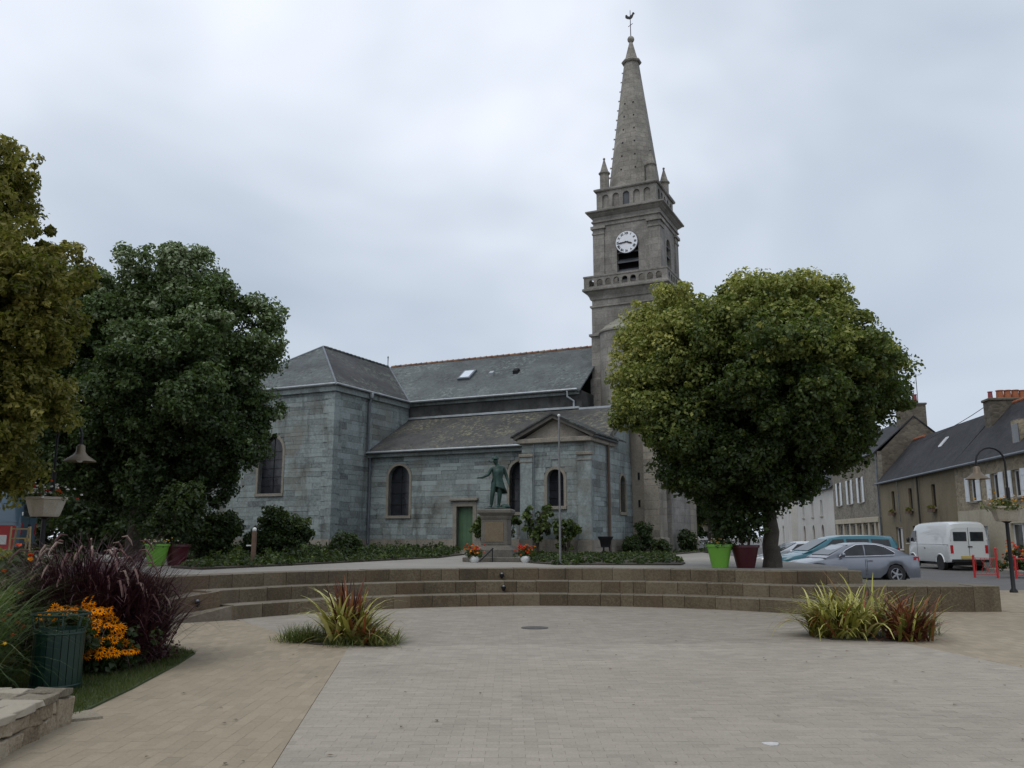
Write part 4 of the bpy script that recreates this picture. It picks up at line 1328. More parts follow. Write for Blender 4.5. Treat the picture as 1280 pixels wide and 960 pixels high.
# ------------------------------------------------------------------ shrubs and beds
def shrub(name, label, base, lobes, nclump, per, size, mat, tint, seed, cat='shrub', group=None, stems=5, tvar=0.14, radii=(0.14, 0.28), elong=1.5):
    g = np.random.default_rng(seed)
    root = thing(name, label, cat, base, group=group)
    P, K = ellipsoid_points(lobes, nclump, g, (0.45, 1.0))
    P[:, 2] = np.maximum(P[:, 2], 0.05)
    ti = np.clip(tint + (P[:, 2] - P[:, 2].mean()) * 0.15 + g.normal(size=len(P)) * tvar, 0, 1)
    v, f, t = leaf_cloud(P, g.uniform(*radii, len(P)), per, size, ti, 0.1, 0.45, 0.8, seed + 1, elong)
    mesh_np('foliage', v, f, 3, t, mat, root)
    for i in range(stems):
        l = lobes[i % len(lobes)]
        a = g.uniform(0, 2 * PI)
        MB().tube([(0.08 * math.cos(a), 0.08 * math.sin(a), -0.05), (l[0] * 0.6 + 0.1 * math.cos(a), l[1] * 0.6 + 0.1 * math.sin(a), l[2] * 0.6), (l[0] + 0.2 * math.cos(a), l[1] + 0.2 * math.sin(a), l[2] + l[5] * 0.4)], [0.025, 0.018, 0.008], 5).build('stem', BARK, root)
    return root


def chp(w, v, z=0.81):
    """church frame to world"""
    return (-2.26 + w * math.cos(A) + v * math.sin(A), 42.0 - w * math.sin(A) + v * math.cos(A), z)


sheet('planting_bed', [(-8.9, 27.0), (-8.5, 21.6), (-7.3, 20.4), (-6.0, 23.2), (-4.7, 26.4), (-2.6, 31.4), (-2.0, 36.5)] + [chp(*p)[:2] for p in ((-1.1, -0.05), (-5.7, -0.05), (-5.7, -3.2), (-14.3, -3.2), (-16.5, -5.2))] + [(-14.0, 33.0), (-11.0, 30.5)], 0.86, SOIL, 0.07)
sheet('planting_bed', [(0.55, 25.4), (1.2, 23.9), (4.6, 23.6), (5.0, 25.0), (6.6, 36.0)] + [chp(*p)[:2] for p in ((10.4, 3.0), (10.2, 11.5), (8.9, 11.5), (8.9, 3.3), (7.4, 3.3), (7.4, -2.2), (3.8, -2.2), (3.8, -0.1), (0.9, -0.1))], 0.85, SOIL, 0.07)
shrub('rounded_shrub', 'dark rounded evergreen shrub below the transept, nearest the hanging basket lamp', (-9.7, 28.2, 0.86), [(0, 0, 0.75, 0.75, 0.7, 0.75), (0.35, 0.1, 1.15, 0.4, 0.45, 0.5), (-0.5, 0, 0.6, 0.5, 0.5, 0.6)], 190, 50, 0.075, LEAF_B, 0.42, 70, group='shrubs under the transept')
shrub('rounded_shrub', 'dark spreading evergreen shrub below the transept window, behind the wooden post', (-7.75, 28.4, 0.86), [(0, 0, 0.8, 0.7, 0.7, 0.8), (-0.05, 0, 1.2, 0.4, 0.45, 0.5), (0.65, 0, 0.7, 0.55, 0.55, 0.72), (-0.6, 0, 0.5, 0.5, 0.5, 0.5)], 230, 50, 0.075, LEAF_B, 0.44, 71, group='shrubs under the transept')
shrub('rounded_shrub', 'small round shrub under the transept corner downpipe', (-5.7, 29.6, 0.86), [(0, 0, 0.4, 0.6, 0.55, 0.42)], 70, 40, 0.08, LEAF_B, 0.4, 72, group='shrubs under the transept')
k_ = 73
for w, v, h, lb in ((2.3, -2.3, 1.7, 'loose leafy bush against the aisle wall beside the statue'), (3.5, -2.9, 1.75, 'tall sparse leafy bush before the porch window'), (5.1, -2.9, 2.15, 'tallest loose leafy bush under the porch window sill'), (6.4, -2.8, 1.55, 'low yellowish leafy bush at the porch corner')):
    shrub('leafy_bush', lb, chp(w, v), [(0, 0, h * 0.55, 0.55, 0.45, h * 0.42), (0.35, 0, h * 0.82, 0.35, 0.35, h * 0.2), (-0.3, 0, h * 0.7, 0.35, 0.35, h * 0.25)], 42, 24, 0.12, LEAF_B, 0.72, k_, group='leafy bushes before the porch', tvar=0.2, stems=7, radii=(0.1, 0.24))
    k_ += 1
for w, v, h, lb in ((8.2, 2.5, 1.6, 'narrow upright shrub against the west buttress'), (7.9, 1.4, 0.7, 'little rounded shrub left of the upright shrub at the buttress'), (9.0, 2.6, 0.6, 'little rounded shrub at the foot of the buttress'), (9.4, 6.0, 1.1, 'dark shrub in the recess of the west wall')):
    shrub('wall_shrub', lb, chp(w, v), [(0, 0, h * 0.5, 0.42, 0.4, h * 0.5)], 50, 36, 0.085, LEAF_B, 0.34, k_, group='shrubs along the west wall')
    k_ += 1


def ground_cover(name, label, poly_pts, n, mat, size, tint, seed, rr=(0.10, 0.24)):
    g = np.random.default_rng(seed)
    P = np.array([poly_pts(g) for _ in range(n)])
    v, f, t = leaf_cloud(P, g.uniform(*rr, n), 20, size, np.clip(tint + g.normal(size=n) * 0.2, 0, 1), 0.12, 0.5, 0.8, seed, 1.8)
    o = mesh_np(name, v, f, 3, t, mat, None, 'stuff')
    o['label'] = label
    o['category'] = 'ground cover'
    return o


def bed_a(g):
    while True:
        x, y = g.uniform(-15, -1.0), g.uniform(20.2, 46)
        front = float(np.interp(x, [-15, -9.0, -8.5, -7.3, -6.0, -4.7, -2.6, -1.0], [33, 27.2, 21.8, 20.6, 23.3, 26.5, 31.5, 39]))
        v_ = (x + 2.26) * math.sin(A) + (y - 42) * math.cos(A)
        w_ = (x + 2.26) * math.cos(A) - (y - 42) * math.sin(A)
        if y < front or v_ > (-3.3 if w_ < -5.6 else -0.2) or x > -2.5:
            continue
        if y > front + 5 and g.uniform() < 0.55:
            continue
        return (x, y, 0.86 + abs(g.normal()) * (0.035 if y < front + 2.5 else 0.16))


def bed_b(g):
    while True:
        x, y = g.uniform(0.3, 14), g.uniform(23.8, 50)
        v_ = (x + 2.26) * math.sin(A) + (y - 42) * math.cos(A)
        w_ = (x + 2.26) * math.cos(A) - (y - 42) * math.sin(A)
        if w_ < 8.95 and v_ > (-0.2 if w_ < 3.9 else -2.2 if w_ < 7.4 else 3.2) or w_ < 1.0 or w_ > 10.2 + (9 if y < 36 else 0):
            continue
        if x > np.interp(y, [23, 25, 36], [4.6, 5.0, 6.6]) and w_ > 10.2 or x < np.interp(y, [23.2, 25.4], [1.2, 0.5]):
            continue
        return (x, y, 0.845 + abs(g.normal()) * 0.03)


ground_cover('bed_foliage', 'low dark green plants filling the bed along the aisle wall', bed_a, 1900, LEAF_B, 0.065, 0.45, 90, (0.08, 0.2))
ground_cover('bed_foliage', 'low dry grassy plants at the foot of the porch', bed_b, 800, LEAF_B, 0.06, 0.4, 91, (0.05, 0.12))


shrub('hedge', 'long dark hedge behind the broad dark tree left of the transept', (-21.5, 37.0, 0.8), [(-6, 0.5, 1.4, 3.2, 1.2, 1.7), (-2, 0, 1.5, 3.0, 1.2, 1.8), (2, 0, 1.4, 3.0, 1.1, 1.7), (5, 0.6, 1.3, 2.0, 1.0, 1.6)], 420, 42, 0.14, LEAF_B, 0.22, 92, 'hedge', radii=(0.3, 0.5))

# ------------------------------------------------------------------ planters
def pot(name, label, loc, mat, r0=0.2, r1=0.31, h=0.58, group='tall coloured planters'):
    root = thing(name, label, 'planter', loc, group=group)
    MB().lathe([(r0, 0), (r1 - 0.01, h - 0.07), (r1 + 0.02, h - 0.06), (r1 + 0.02, h), (r1 - 0.03, h), (r1 - 0.04, h - 0.1)], 0, 0, 24, cap=False).build('body', mat, root, smooth=40)
    MB().lathe([(0.0, h - 0.09), (r1 - 0.04, h - 0.085)], 0, 0, 20, cap=False).build('soil', SOIL, root)
    MB().lathe([(0.0, 0.001), (r0, 0.001)], 0, 0, 20, cap=False).build('base', mat, root)
    return root


def flowers(name, label, loc, n, spread, tints, size, seed, h=0.25, mat=PETAL, green=LEAF_B, greens=60, cat='flowers', group=None):
    """a bunch of small flowers over leaves; petals part and foliage part"""
    g = np.random.default_rng(seed)
    root = thing(name, label, cat, loc, group=group)
    P = np.stack([g.normal(0, spread[0], greens), g.normal(0, spread[1], greens), abs(g.normal(0, h * 0.5, greens)) + 0.02], 1)
    v, f, t = leaf_cloud(P, np.full(greens, 0.09), 16, size * 1.1, np.clip(0.5 + g.normal(size=greens) * 0.2, 0, 1), 0.1, 0.4, 1, seed)
    mesh_np('foliage', v, f, 3, t, green, root)
    Q = np.stack([g.normal(0, spread[0] * 1.05, n), g.normal(0, spread[1] * 1.05, n), abs(g.normal(h * 0.75, h * 0.42, n)) + 0.03], 1)
    ti = g.choice(tints, n)
    v, f, t = leaf_cloud(Q, np.full(n, size * 0.6), 9, size * 0.9, ti, 0.03, 0.6, 0.5, seed + 1, 1.2)
    mesh_np('blossom', v, f, 3, t, mat, root)
    return root


for x, y, z, side in ((5.22, 21.75, 0.815, 'by the big round tree trunk'), (-9.45, 23.0, 0.815, 'under the broad dark tree')):
    pot('lime_planter', 'lime green tapered planter ' + side, (x, y, z), POT_LIME)
    pot('wine_planter', 'burgundy tapered planter ' + side, (x + 0.66 if x > 0 else x + 0.36, y + (0.05 if x > 0 else 0.45), z), POT_WINE, 0.22, 0.34, 0.56)
    sx = x + (0.72 if x > 0 else 0.1)
    shrub('planter_shrub', 'airy dark leaved shrub growing out of the burgundy planter ' + side, (x + 0.66 if x > 0 else x + 0.36, y + (0.05 if x > 0 else 0.45), z + 0.46), [(0, 0, 0.95, 0.62, 0.6, 0.8), (-0.4, 0, 0.7, 0.45, 0.45, 0.6), (0.25, 0, 1.4, 0.4, 0.4, 0.45)], 130, 30, 0.075, LEAF_B, 0.32, 101 + int(x > 0), group='shrubs in the coloured planters')
    flowers('trailing_flowers', 'small pale flowers over the lime planter rim ' + side, (x, y, z + 0.52), 60, (0.17, 0.17), [0.9, 0.95, 0.7], 0.03, 111 + int(x > 0), 0.12, greens=40)

# ------------------------------------------------------------------ statue on its pedestal
PEDST = stone_mat('pedestal_granite', (0.055, 0.05, 0.042), (0.115, 0.105, 0.088), (0.18, 0.165, 0.14), 2.0, 0.3, stain=(0.04, 0.036, 0.028), streak=0.6)
PEDPANEL = stone_mat('pedestal_panel', (0.09, 0.068, 0.04), (0.15, 0.115, 0.07), (0.20, 0.16, 0.11), 2.0, 0.3)
ped = thing('pedestal', 'square granite pedestal with moulded cap under the bronze statue', 'pedestal', (-0.5, 27.6, 0.81), -R(8))


def psq(name, prof, mat, parent, bevel=0.0):
    vs_, fs = [], []
    for h, z in prof:
        vs_ += [(-h, -h, z), (h, -h, z), (h, h, z), (-h, h, z)]
    n = len(prof) - 1
    for i in range(n):
        for k in range(4):
            fs.append((i * 4 + k, i * 4 + (k + 1) % 4, i * 4 + 4 + (k + 1) % 4, i * 4 + 4 + k))
    fs += [(3, 2, 1, 0), tuple(n * 4 + k for k in range(4))]
    return MB().add(vs_, fs).build(name, mat, parent, bevel=bevel)


psq('base_step', [(0.92, 0.0), (0.92, 0.14)], PEDST, ped, 0.02)
psq('base_moulding', [(0.57, 0.141), (0.57, 0.36), (0.49, 0.46), (0.46, 0.50)], PEDST, ped)
psq('die', [(0.43, 0.501), (0.42, 1.32)], PEDST, ped, 0.02)
psq('cap', [(0.43, 1.321), (0.45, 1.38), (0.45, 1.42), (0.54, 1.52), (0.54, 1.60), (0.51, 1.635)], PEDST, ped)
MB().box(-0.30, 0.30, -0.445, -0.41, 0.6, 1.22).build('panel', PEDPANEL, ped, bevel=0.01)

statue = thing('bronze_statue', 'green bronze statue of a person in cap and long coat, one arm held out', 'statue', (-0.5, 27.6, 0.81 + 1.635), -R(8), scale=1.04)


def skin(name, joints, edges, parent, mat, sub=2):
    """joints {name:(pos,radius)}, skinned and smoothed into one surface"""
    names = list(joints)
    me = bpy.data.meshes.new(name)
    me.from_pydata([joints[n][0] for n in names], [(names.index(a), names.index(b)) for a, b in edges], [])
    me.materials.append(mat)
    o = link(name, me, parent)
    sk = o.modifiers.new('skin', 'SKIN')
    sk.use_smooth_shade = True
    for i, n in enumerate(names):
        r_ = joints[n][1]
        o.data.skin_vertices[0].data[i].radius = r_ if isinstance(r_, tuple) else (r_, r_)
    o.data.skin_vertices[0].data[0].use_root = True
    sb = o.modifiers.new('sub', 'SUBSURF')
    sb.levels = sb.render_levels = sub
    return o


J = {
    'pelvis': ((0.02, 0, 0.84), (0.13, 0.11)), 'waist': ((0.03, 0, 0.98), (0.125, 0.10)), 'chest': ((0.05, 0.0, 1.18), (0.16, 0.12)), 'neckbase': ((0.03, -0.01, 1.335), 0.075), 'neck': ((0.0, -0.02, 1.39), 0.05),
    'head': ((-0.03, -0.04, 1.47), (0.082, 0.09)), 'crown': ((-0.035, -0.035, 1.56), (0.07, 0.075)),
    'shl': ((-0.14, -0.03, 1.28), 0.07), 'ell': ((-0.25, -0.10, 1.06), 0.055), 'wrl': ((-0.42, -0.20, 0.97), 0.036), 'hal': ((-0.50, -0.24, 0.965), (0.04, 0.02)),
    'shr': ((0.22, 0.03, 1.27), 0.07), 'elr': ((0.30, 0.08, 1.03), 0.055), 'wrr': ((0.37, 0.02, 0.84), 0.036), 'har': ((0.39, -0.01, 0.76), (0.04, 0.022)),
    'hpl': ((-0.06, -0.02, 0.80), 0.10), 'knl': ((-0.12, -0.08, 0.45), 0.075), 'anl': ((-0.16, -0.02, 0.10), 0.05), 'tol': ((-0.24, -0.12, 0.04), 0.04),
    'hpr': ((0.10, 0.02, 0.80), 0.10), 'knr': ((0.10, 0.0, 0.45), 0.075), 'anr': ((0.06, 0.06, 0.10), 0.05), 'tor': ((0.0, -0.07, 0.04), 0.04),
}
Ed = [('pelvis', 'waist'), ('waist', 'chest'), ('chest', 'neckbase'), ('neckbase', 'neck'), ('neck', 'head'), ('head', 'crown'), ('chest', 'shl'), ('shl', 'ell'), ('ell', 'wrl'), ('wrl', 'hal'),
      ('chest', 'shr'), ('shr', 'elr'), ('elr', 'wrr'), ('wrr', 'har'), ('pelvis', 'hpl'), ('hpl', 'knl'), ('knl', 'anl'), ('anl', 'tol'), ('pelvis', 'hpr'), ('hpr', 'knr'), ('knr', 'anr'), ('anr', 'tor')]
body = skin('body', J, Ed, statue, BRONZE)
for hx, hy, hz, dx, dy, dz in ((-0.51, -0.245, 0.965, -1, -0.5, -0.05), (0.392, -0.015, 0.75, 0.15, -0.2, -1)):
    d = Vector((dx, dy, dz)).normalized()
    sd = d.cross(Vector((0.2, 0.3, 1))).normalized()
    for q in range(5):
        o_ = (q - 2) * 0.017
        if q == 4:
            pts = [Vector((hx, hy, hz)) - d * 0.05 + sd * 0.03, Vector((hx, hy, hz)) - d * 0.01 + sd * 0.065, Vector((hx, hy, hz)) + d * 0.025 + sd * 0.075]
        else:
            ln = (0.07, 0.085, 0.08, 0.06)[q]
            b = Vector((hx, hy, hz)) + sd * (o_ + 0.008)
            pts = [b - d * 0.02, b + d * ln * 0.6, b + d * ln + Vector((0, 0.02, -0.012))]
        MB().tube(pts, [0.011, 0.0095, 0.007], 6).build('finger', BRONZE, body, smooth=60)
coat, fs = [], []
NC = 20
for i, (r_, z, ox, oy) in enumerate(((0.15, 1.27, 0.04, 0), (0.155, 1.12, 0.045, 0), (0.125, 0.97, 0.03, 0), (0.15, 0.85, 0.03, 0.01), (0.185, 0.70, 0.05, 0.02), (0.225, 0.58, 0.08, 0.03))):
    for k in range(NC):
        a = 2 * PI * k / NC
        w = 1 + (0.10 * math.sin(a * 5 + i) if i > 2 else 0.02 * math.sin(a * 3))
        coat.append((ox + r_ * w * math.cos(a) * 1.05, oy + r_ * w * math.sin(a) * 0.82, z - (0.10 * math.sin(a + 0.6) if i == 5 else 0)))
for i in range(5):
    for k in range(NC):
        if i >= 3 and k in (11, 12, 13):      # the coat hangs open in front of one leg
            continue
        fs.append((i * NC + k, i * NC + (k + 1) % NC, (i + 1) * NC + (k + 1) % NC, (i + 1) * NC + k))
co_ = MB().add(coat, fs).build('coat', BRONZE, statue, smooth=60)
sm = co_.modifiers.new('solid', 'SOLIDIFY')
sm.thickness = 0.025
MB().lathe([(0.10, 1.545), (0.115, 1.55), (0.105, 1.60), (0.07, 1.645), (0.0, 1.66)], -0.035, -0.035, 14).build('cap', BRONZE, statue, smooth=50)
MB().prism([(-0.16, -0.14, 1.545), (-0.07, -0.16, 1.545), (0.02, -0.12, 1.55), (-0.10, 0.02, 1.55)], [(-0.16, -0.14, 1.557), (-0.07, -0.16, 1.557), (0.02, -0.12, 1.562), (-0.10, 0.02, 1.562)]).build('cap_peak', BRONZE, statue)
MB().tube([(-0.075, -0.125, 1.475), (-0.09, -0.155, 1.465), (-0.08, -0.15, 1.445)], [0.014, 0.012, 0.008], 6).build('nose', BRONZE, statue, smooth=60)
MB().tube([(-0.09, -0.12, 1.425), (-0.17, -0.17, 1.45), (-0.22, -0.2, 1.50)], [0.008, 0.008, 0.016], 6).build('pipe', BRONZE, statue, smooth=60)
rk = MB()
rk.lathe([(0.36, 0.0), (0.37, 0.03), (0.30, 0.055), (0.0, 0.06)], 0, 0, 14)
rk.build('plinth', BRONZE, statue, smooth=40)
MB().sphere((0.26, 0.06, 0.08), (0.16, 0.14, 0.09), 9, 6).build('rock', BRONZE, statue, smooth=40)

for i, (x, y, tt, lb) in enumerate(((-1.13, 25.9, [0.0, 0.1, 0.3, 0.5], 'white pot of orange and red flowers before the green church door'), (0.40, 25.9, [0.0, 0.02, 0.3, 0.55], 'white pot of red and orange flowers right of the pedestal'))):
    pt = thing('flower_pot', 'round white pot ' + ('before the green door side of the pedestal' if i == 0 else 'on the porch side of the pedestal'), 'pot', (x, y, 0.812), group='white pots by the pedestal')
    MB().lathe([(0.09, 0), (0.14, 0.08), (0.15, 0.16), (0.12, 0.2), (0.11, 0.19)], 0, 0, 16).build('body', WHITE_P, pt, smooth=50)
    flowers('pot_flowers', lb, (x, y, 0.98), 60, (0.12, 0.10), tt, 0.045, 130 + i, 0.22, greens=30)
rl = thing('handrail', 'short sloping black handrail beside the pedestal', 'handrail', (-1.0, 26.3, 0.812))
MB().tube([(0, 0, 0.02), (0.42, 0.25, 0.42)], 0.022, 6).build('rail', IRON, rl)
MB().tube([(0.40, 0.24, 0.0), (0.40, 0.24, 0.40)], 0.018, 6).build('post', IRON, rl)
fp = thing('flagpole', 'slender bare white flagpole on the terrace before the porch', 'flagpole', (1.36, 24.4, 0.812))
MB().tube([(0, 0, 0), (0, 0, 4.2)], [0.035, 0.026], 10).build('pole', plain('pole_grey', (0.19, 0.195, 0.20), 0.4, 0.3), fp, smooth=60)
MB().sphere((0, 0, 4.23), 0.045, 8, 6).build('cap', WHITE_P, fp, smooth=60)
MB().lathe([(0.09, 0), (0.09, 0.03), (0.05, 0.06)], 0, 0, 12).build('foot', ZINC_D, fp, smooth=40)
ur = thing('black_urn', 'small black iron urn on feet at the porch corner', 'urn', chp(8.1, -2.6, 0.84))
MB().lathe([(0.20, 0.30), (0.24, 0.55), (0.33, 0.70), (0.33, 0.74), (0.28, 0.74)], 0, 0, 14).build('bowl', IRON, ur, smooth=40)
for k in range(3):
    a = k * 2.09
    MB().tube([(0.16 * math.cos(a), 0.16 * math.sin(a), 0.36), (0.2 * math.cos(a), 0.2 * math.sin(a), 0.0)], 0.025, 6).build('leg', IRON, ur)
po = thing('wooden_post', 'short weathered wooden post with a pale cap before the transept shrubs', 'post', (-7.0, 23.4, 0.812))
WOOD = plain('weathered_wood', (0.12, 0.075, 0.05), 0.8, 0, 0.3, 6)
MB().box(-0.055, 0.055, -0.055, 0.055, 0, 0.92).build('shaft', WOOD, po, bevel=0.01)
MB().sphere((0, 0, 0.96), 0.06, 10, 6).build('cap', WHITE_P, po, smooth=60)
MB().box(-0.2, -0.05, -0.015, 0.015, 0.52, 0.55).build('peg', WHITE_P, po)
tr_ = thing('tree_grate', 'flat timber edging lying on the terrace round the wooden post', 'edging', (-7.3, 22.9, 0.812))
MB().box(-0.75, 0.75, -0.25, -0.15, 0, 0.05).build('board', WOOD, tr_)
MB().box(-0.75, 0.75, 0.15, 0.25, 0, 0.05).build('board', WOOD, tr_)


# ------------------------------------------------------------------ street lamps with flower bowls
def lamp(label, loc, rz, arm=-0.95, seed=0, where=''):
    root = thing('street_lamp', label, 'street lamp', loc, rz, 'street lamps with flower bowls')
    MB().lathe([(0.11, 0), (0.11, 0.05), (0.06, 0.12), (0.055, 0.8), (0.05, 2.0)], 0, 0, 12).build('post', IRON, root, smooth=40)
    MB().lathe([(0.05, 1.96), (0.14, 2.02), (0.15, 2.05)], 0, 0, 12).build('bracket', IRON, root, smooth=40)
    bw = MB()
    n = 8
    bw.lathe([(0.28, 2.02), (0.31, 2.08), (0.40, 2.38), (0.43, 2.40), (0.43, 2.45), (0.37, 2.45), (0.35, 2.38)], 0, 0, n, PI / 8, cap=False)
    bw.build('bowl', stone_mat('cast_stone_bowl%d' % seed, (0.24, 0.21, 0.165), (0.36, 0.32, 0.26), (0.46, 0.42, 0.35), 3, 0.2), root)
    MB().lathe([(0.0, 2.045), (0.27, 2.05)], 0, 0, n, PI / 8, cap=False).build('bowl_base', IRON, root)
    pts = [(0.12, 0.0, 2.3), (0.12, 0, 3.5)]
    for i in range(9):
        a = PI * i / 8
        pts.append((0.12 + arm / 2 + (-arm / 2) * math.cos(a), 0, 3.75 + 0.42 * math.sin(a)))
    pts.append((0.12 + arm, 0, 3.62))
    MB().tube(pts, 0.03, 8).build('arm', IRON, root, smooth=60)
    MB().tube([(0.12, 0, 2.3), (0.12, 0, 3.0)], 0.055, 8).build('sleeve', IRON, root, smooth=40)
    MB().lathe([(0.05, 3.62), (0.09, 3.58), (0.10, 3.46), (0.16, 3.38), (0.32, 3.27), (0.34, 3.24)], 0.12 + arm, 0, 18, cap=False).build('shade', plain('lamp_shade_brass%d' % seed, (0.13, 0.10, 0.065), 0.45, 0.3), root, smooth=40)
    MB().sphere((0.12 + arm, 0, 3.3), 0.08, 10, 6).build('globe', CLOCK_W, root, smooth=60)
    flowers('bowl_flowers', 'mixed flowers spilling from the lamp bowl ' + where, (loc[0], loc[1], loc[2] + 2.36), 75, (0.24, 0.2), [0.0, 0.3, 0.92, 0.95, 0.97] if loc[0] < 0 else [0.7, 0.85, 0.6], 0.042, 150 + seed, 0.24, green=LEAF_B if loc[0] < 0 else GRASS_G, greens=70, group='flowers in the lamp bowls')
    return root


lamp('black lamp post with stone flower bowl beside the olive yellow tree', (-10.35, 19.0, 0), 0, 0.55, 1, 'beside the olive yellow tree')
lamp('black lamp post with stone flower bowl at the end of the low step wall', (14.4, 25.0, 0), 0, -0.85, 2, 'at the end of the low step wall')
lamp('lamp post with dark flower bowl in front of the transept wall', (-12.05, 31.0, 0.812), R(40), -0.6, 3, 'in front of the transept wall')
lamp('far lamp post with flower bowl at the corner of the church terrace', (13.7, 60.0, -0.1), 0, -0.7, 4, 'at the far corner of the terrace')


# ------------------------------------------------------------------ phormium beds on the square
def bed(name, poly, z=0.012):
    structure(MB().slab(poly, -0.01, z).build(name, SOIL))


bed('planting_bed', [(-3.45, 13.6), (-2.9, 13.1), (-2.0, 13.1), (-1.9, 13.35), (-2.3, 13.9), (-3.2, 14.0)])
bed('planting_bed', [(5.0, 13.75), (6.2, 13.5), (6.85, 14.4), (6.5, 15.0), (5.4, 14.9), (4.95, 14.2)])


def plant(name, label, loc, specs, mat, cat='plant', group=None, part='blade_tuft'):
    root = thing(name, label, cat, loc, group=group)
    clump(part, mat, root, specs)
    return root


B = lambda n, length, width, lean, tint, seed, **k: dict(root=(k.pop('x', 0), k.pop('y', 0), 0.0), n=n, length=length, width=width, lean=lean, tint=tint, seed=seed, **k)
pg = 'phormium plants on the square'
plant('phormium', 'spiky red and yellow phormium with upright blades in the bed before the statue side', (-2.5, 13.45, 0.01),
      [B(70, 1.05, 0.065, (1.05, 1.5), 0.28, 1, spread=0.10, droop=0.25, tintvar=0.2), B(75, 1.2, 0.08, (0.55, 1.3), 0.84, 2, spread=0.12, droop=1.5, wind=(-0.6, 0)), B(36, 1.15, 0.07, (0.5, 1.25), 0.84, 32, spread=0.12, droop=1.5, wind=(0.7, 0)),
       B(90, 0.95, 0.05, (0.3, 1.15), 0.62, 3, spread=0.16, droop=1.3), B(60, 0.6, 0.045, (0.3, 1.0), 0.40, 31, x=0.35, y=-0.2, spread=0.1)], PHORM, group=pg)
tg = 'low grass tufts round the phormiums'
plant('grass_tuft', 'fine dark green grass tuft at the statue bed, away from the yellow tuft', (-3.2, 13.6, 0.01), [B(700, 0.36, 0.010, (0.5, 1.4), 0.42, 4, spread=0.17, droop=1.0), B(120, 0.3, 0.01, (0.3, 1.0), 0.9, 5, spread=0.2, x=-0.15)], GRASS_G, group=tg)
plant('grass_tuft', 'low yellow arching grass tuft at the foot of the red phormium', (-1.98, 13.2, 0.01), [B(380, 0.42, 0.015, (0.3, 1.1), 0.85, 6, spread=0.15, droop=1.2)], GRASS_G, group=tg)
plant('grass_tuft', 'small dark tuft hugging the front edge of the statue bed', (-2.45, 13.08, 0.01), [B(160, 0.2, 0.012, (0.3, 1.3), 0.3, 7, spread=0.18)], GRASS_G, group=tg)
plant('phormium', 'large arching yellow-green phormium in the bed below the low step wall', (5.35, 14.2, 0.01),
      [B(230, 1.15, 0.07, (0.6, 1.35), 0.84, 8, spread=0.2, droop=1.8, wind=(-0.55, -0.1)), B(100, 1.2, 0.065, (0.7, 1.45), 0.86, 9, spread=0.2, droop=1.2, x=0.3, y=0.2), B(130, 0.85, 0.045, (0.4, 1.2), 0.7, 10, spread=0.2, droop=1.4, wind=(-0.5, -0.3), x=-0.15)], PHORM, group=pg)
plant('phormium', 'compact rust red phormium nestled against the yellow-green one', (6.2, 13.72, 0.01),
      [B(150, 1.0, 0.055, (0.6, 1.4), 0.38, 11, spread=0.14, droop=1.1), B(90, 0.62, 0.035, (0.2, 1.0), 0.36, 12, spread=0.12, wind=(-0.5, -0.4))], PHORM, group=pg)
plant('grass_tuft', 'fine green grass tuft at the outer end of the step wall bed', (6.65, 14.6, 0.01), [B(900, 0.5, 0.010, (0.6, 1.45), 0.5, 13, spread=0.18, droop=1.1)], GRASS_G, group=tg)

# ------------------------------------------------------------------ corner garden: lawn, stone wall, grasses, bin
structure(MB().slab([(-3.92, 7.95), (-4.02, 9.4), (-4.2, 11.1), (-4.36, 12.15), (-4.9, 12.75), (-6.2, 13.1), (-12, 13.4), (-12, 6.0), (-4.6, 6.0), (-4.6, 7.95)], -0.01, 0.02).build('lawn', TURF))


def lawn_pts(n, g):
    out_ = []
    while len(out_) < n:
        x, y = g.uniform(-6.4, -3.9), g.uniform(8.0, 13.0)
        lim = np.interp(y, [7.95, 9.4, 11.1, 12.15, 12.75, 13.1], [-3.93, -4.02, -4.2, -4.36, -4.9, -6.2]) + g.normal() * 0.012
        if x < lim:
            out_.append((x, y))
    return np.array(out_)


g = np.random.default_rng(77)
q = lawn_pts(30000, g)
n = len(q)
a = g.uniform(0, 2 * PI, n)
h = g.uniform(0.03, 0.075, n)
lx, ly = np.cos(a), np.sin(a)
ln = g.normal(0, 0.025, (n, 2))
v = np.stack([np.stack([q[:, 0] - lx * 0.004, q[:, 1] - ly * 0.004, np.full(n, 0.015)], 1), np.stack([q[:, 0] + lx * 0.004, q[:, 1] + ly * 0.004, np.full(n, 0.015)], 1), np.stack([q[:, 0] + ln[:, 0], q[:, 1] + ln[:, 1], 0.015 + h], 1)], 1).reshape(-1, 3)
mesh_np('grass', v, np.arange(n * 3), 3, np.clip(0.45 + 0.2 * np.sin(q[:, 0] * 3) * np.sin(q[:, 1] * 2.2) + g.normal(size=n) * 0.2, 0, 1), LAWN_B, None, 'stuff')

# low wall of rough stones
wl = thing('stone_wall', 'low rough stone garden wall with flat coping in front of the green bin', 'wall', (-4.0, 7.0, 0))
WALLST = stone_mat('garden_wall_stone', (0.085, 0.062, 0.038), (0.20, 0.155, 0.10), (0.33, 0.275, 0.20), 5, 0.6, fine=8)
COPE = stone_mat('coping_stone', (0.10, 0.083, 0.056), (0.215, 0.182, 0.132), (0.33, 0.29, 0.225), 6, 0.8, fine=10)


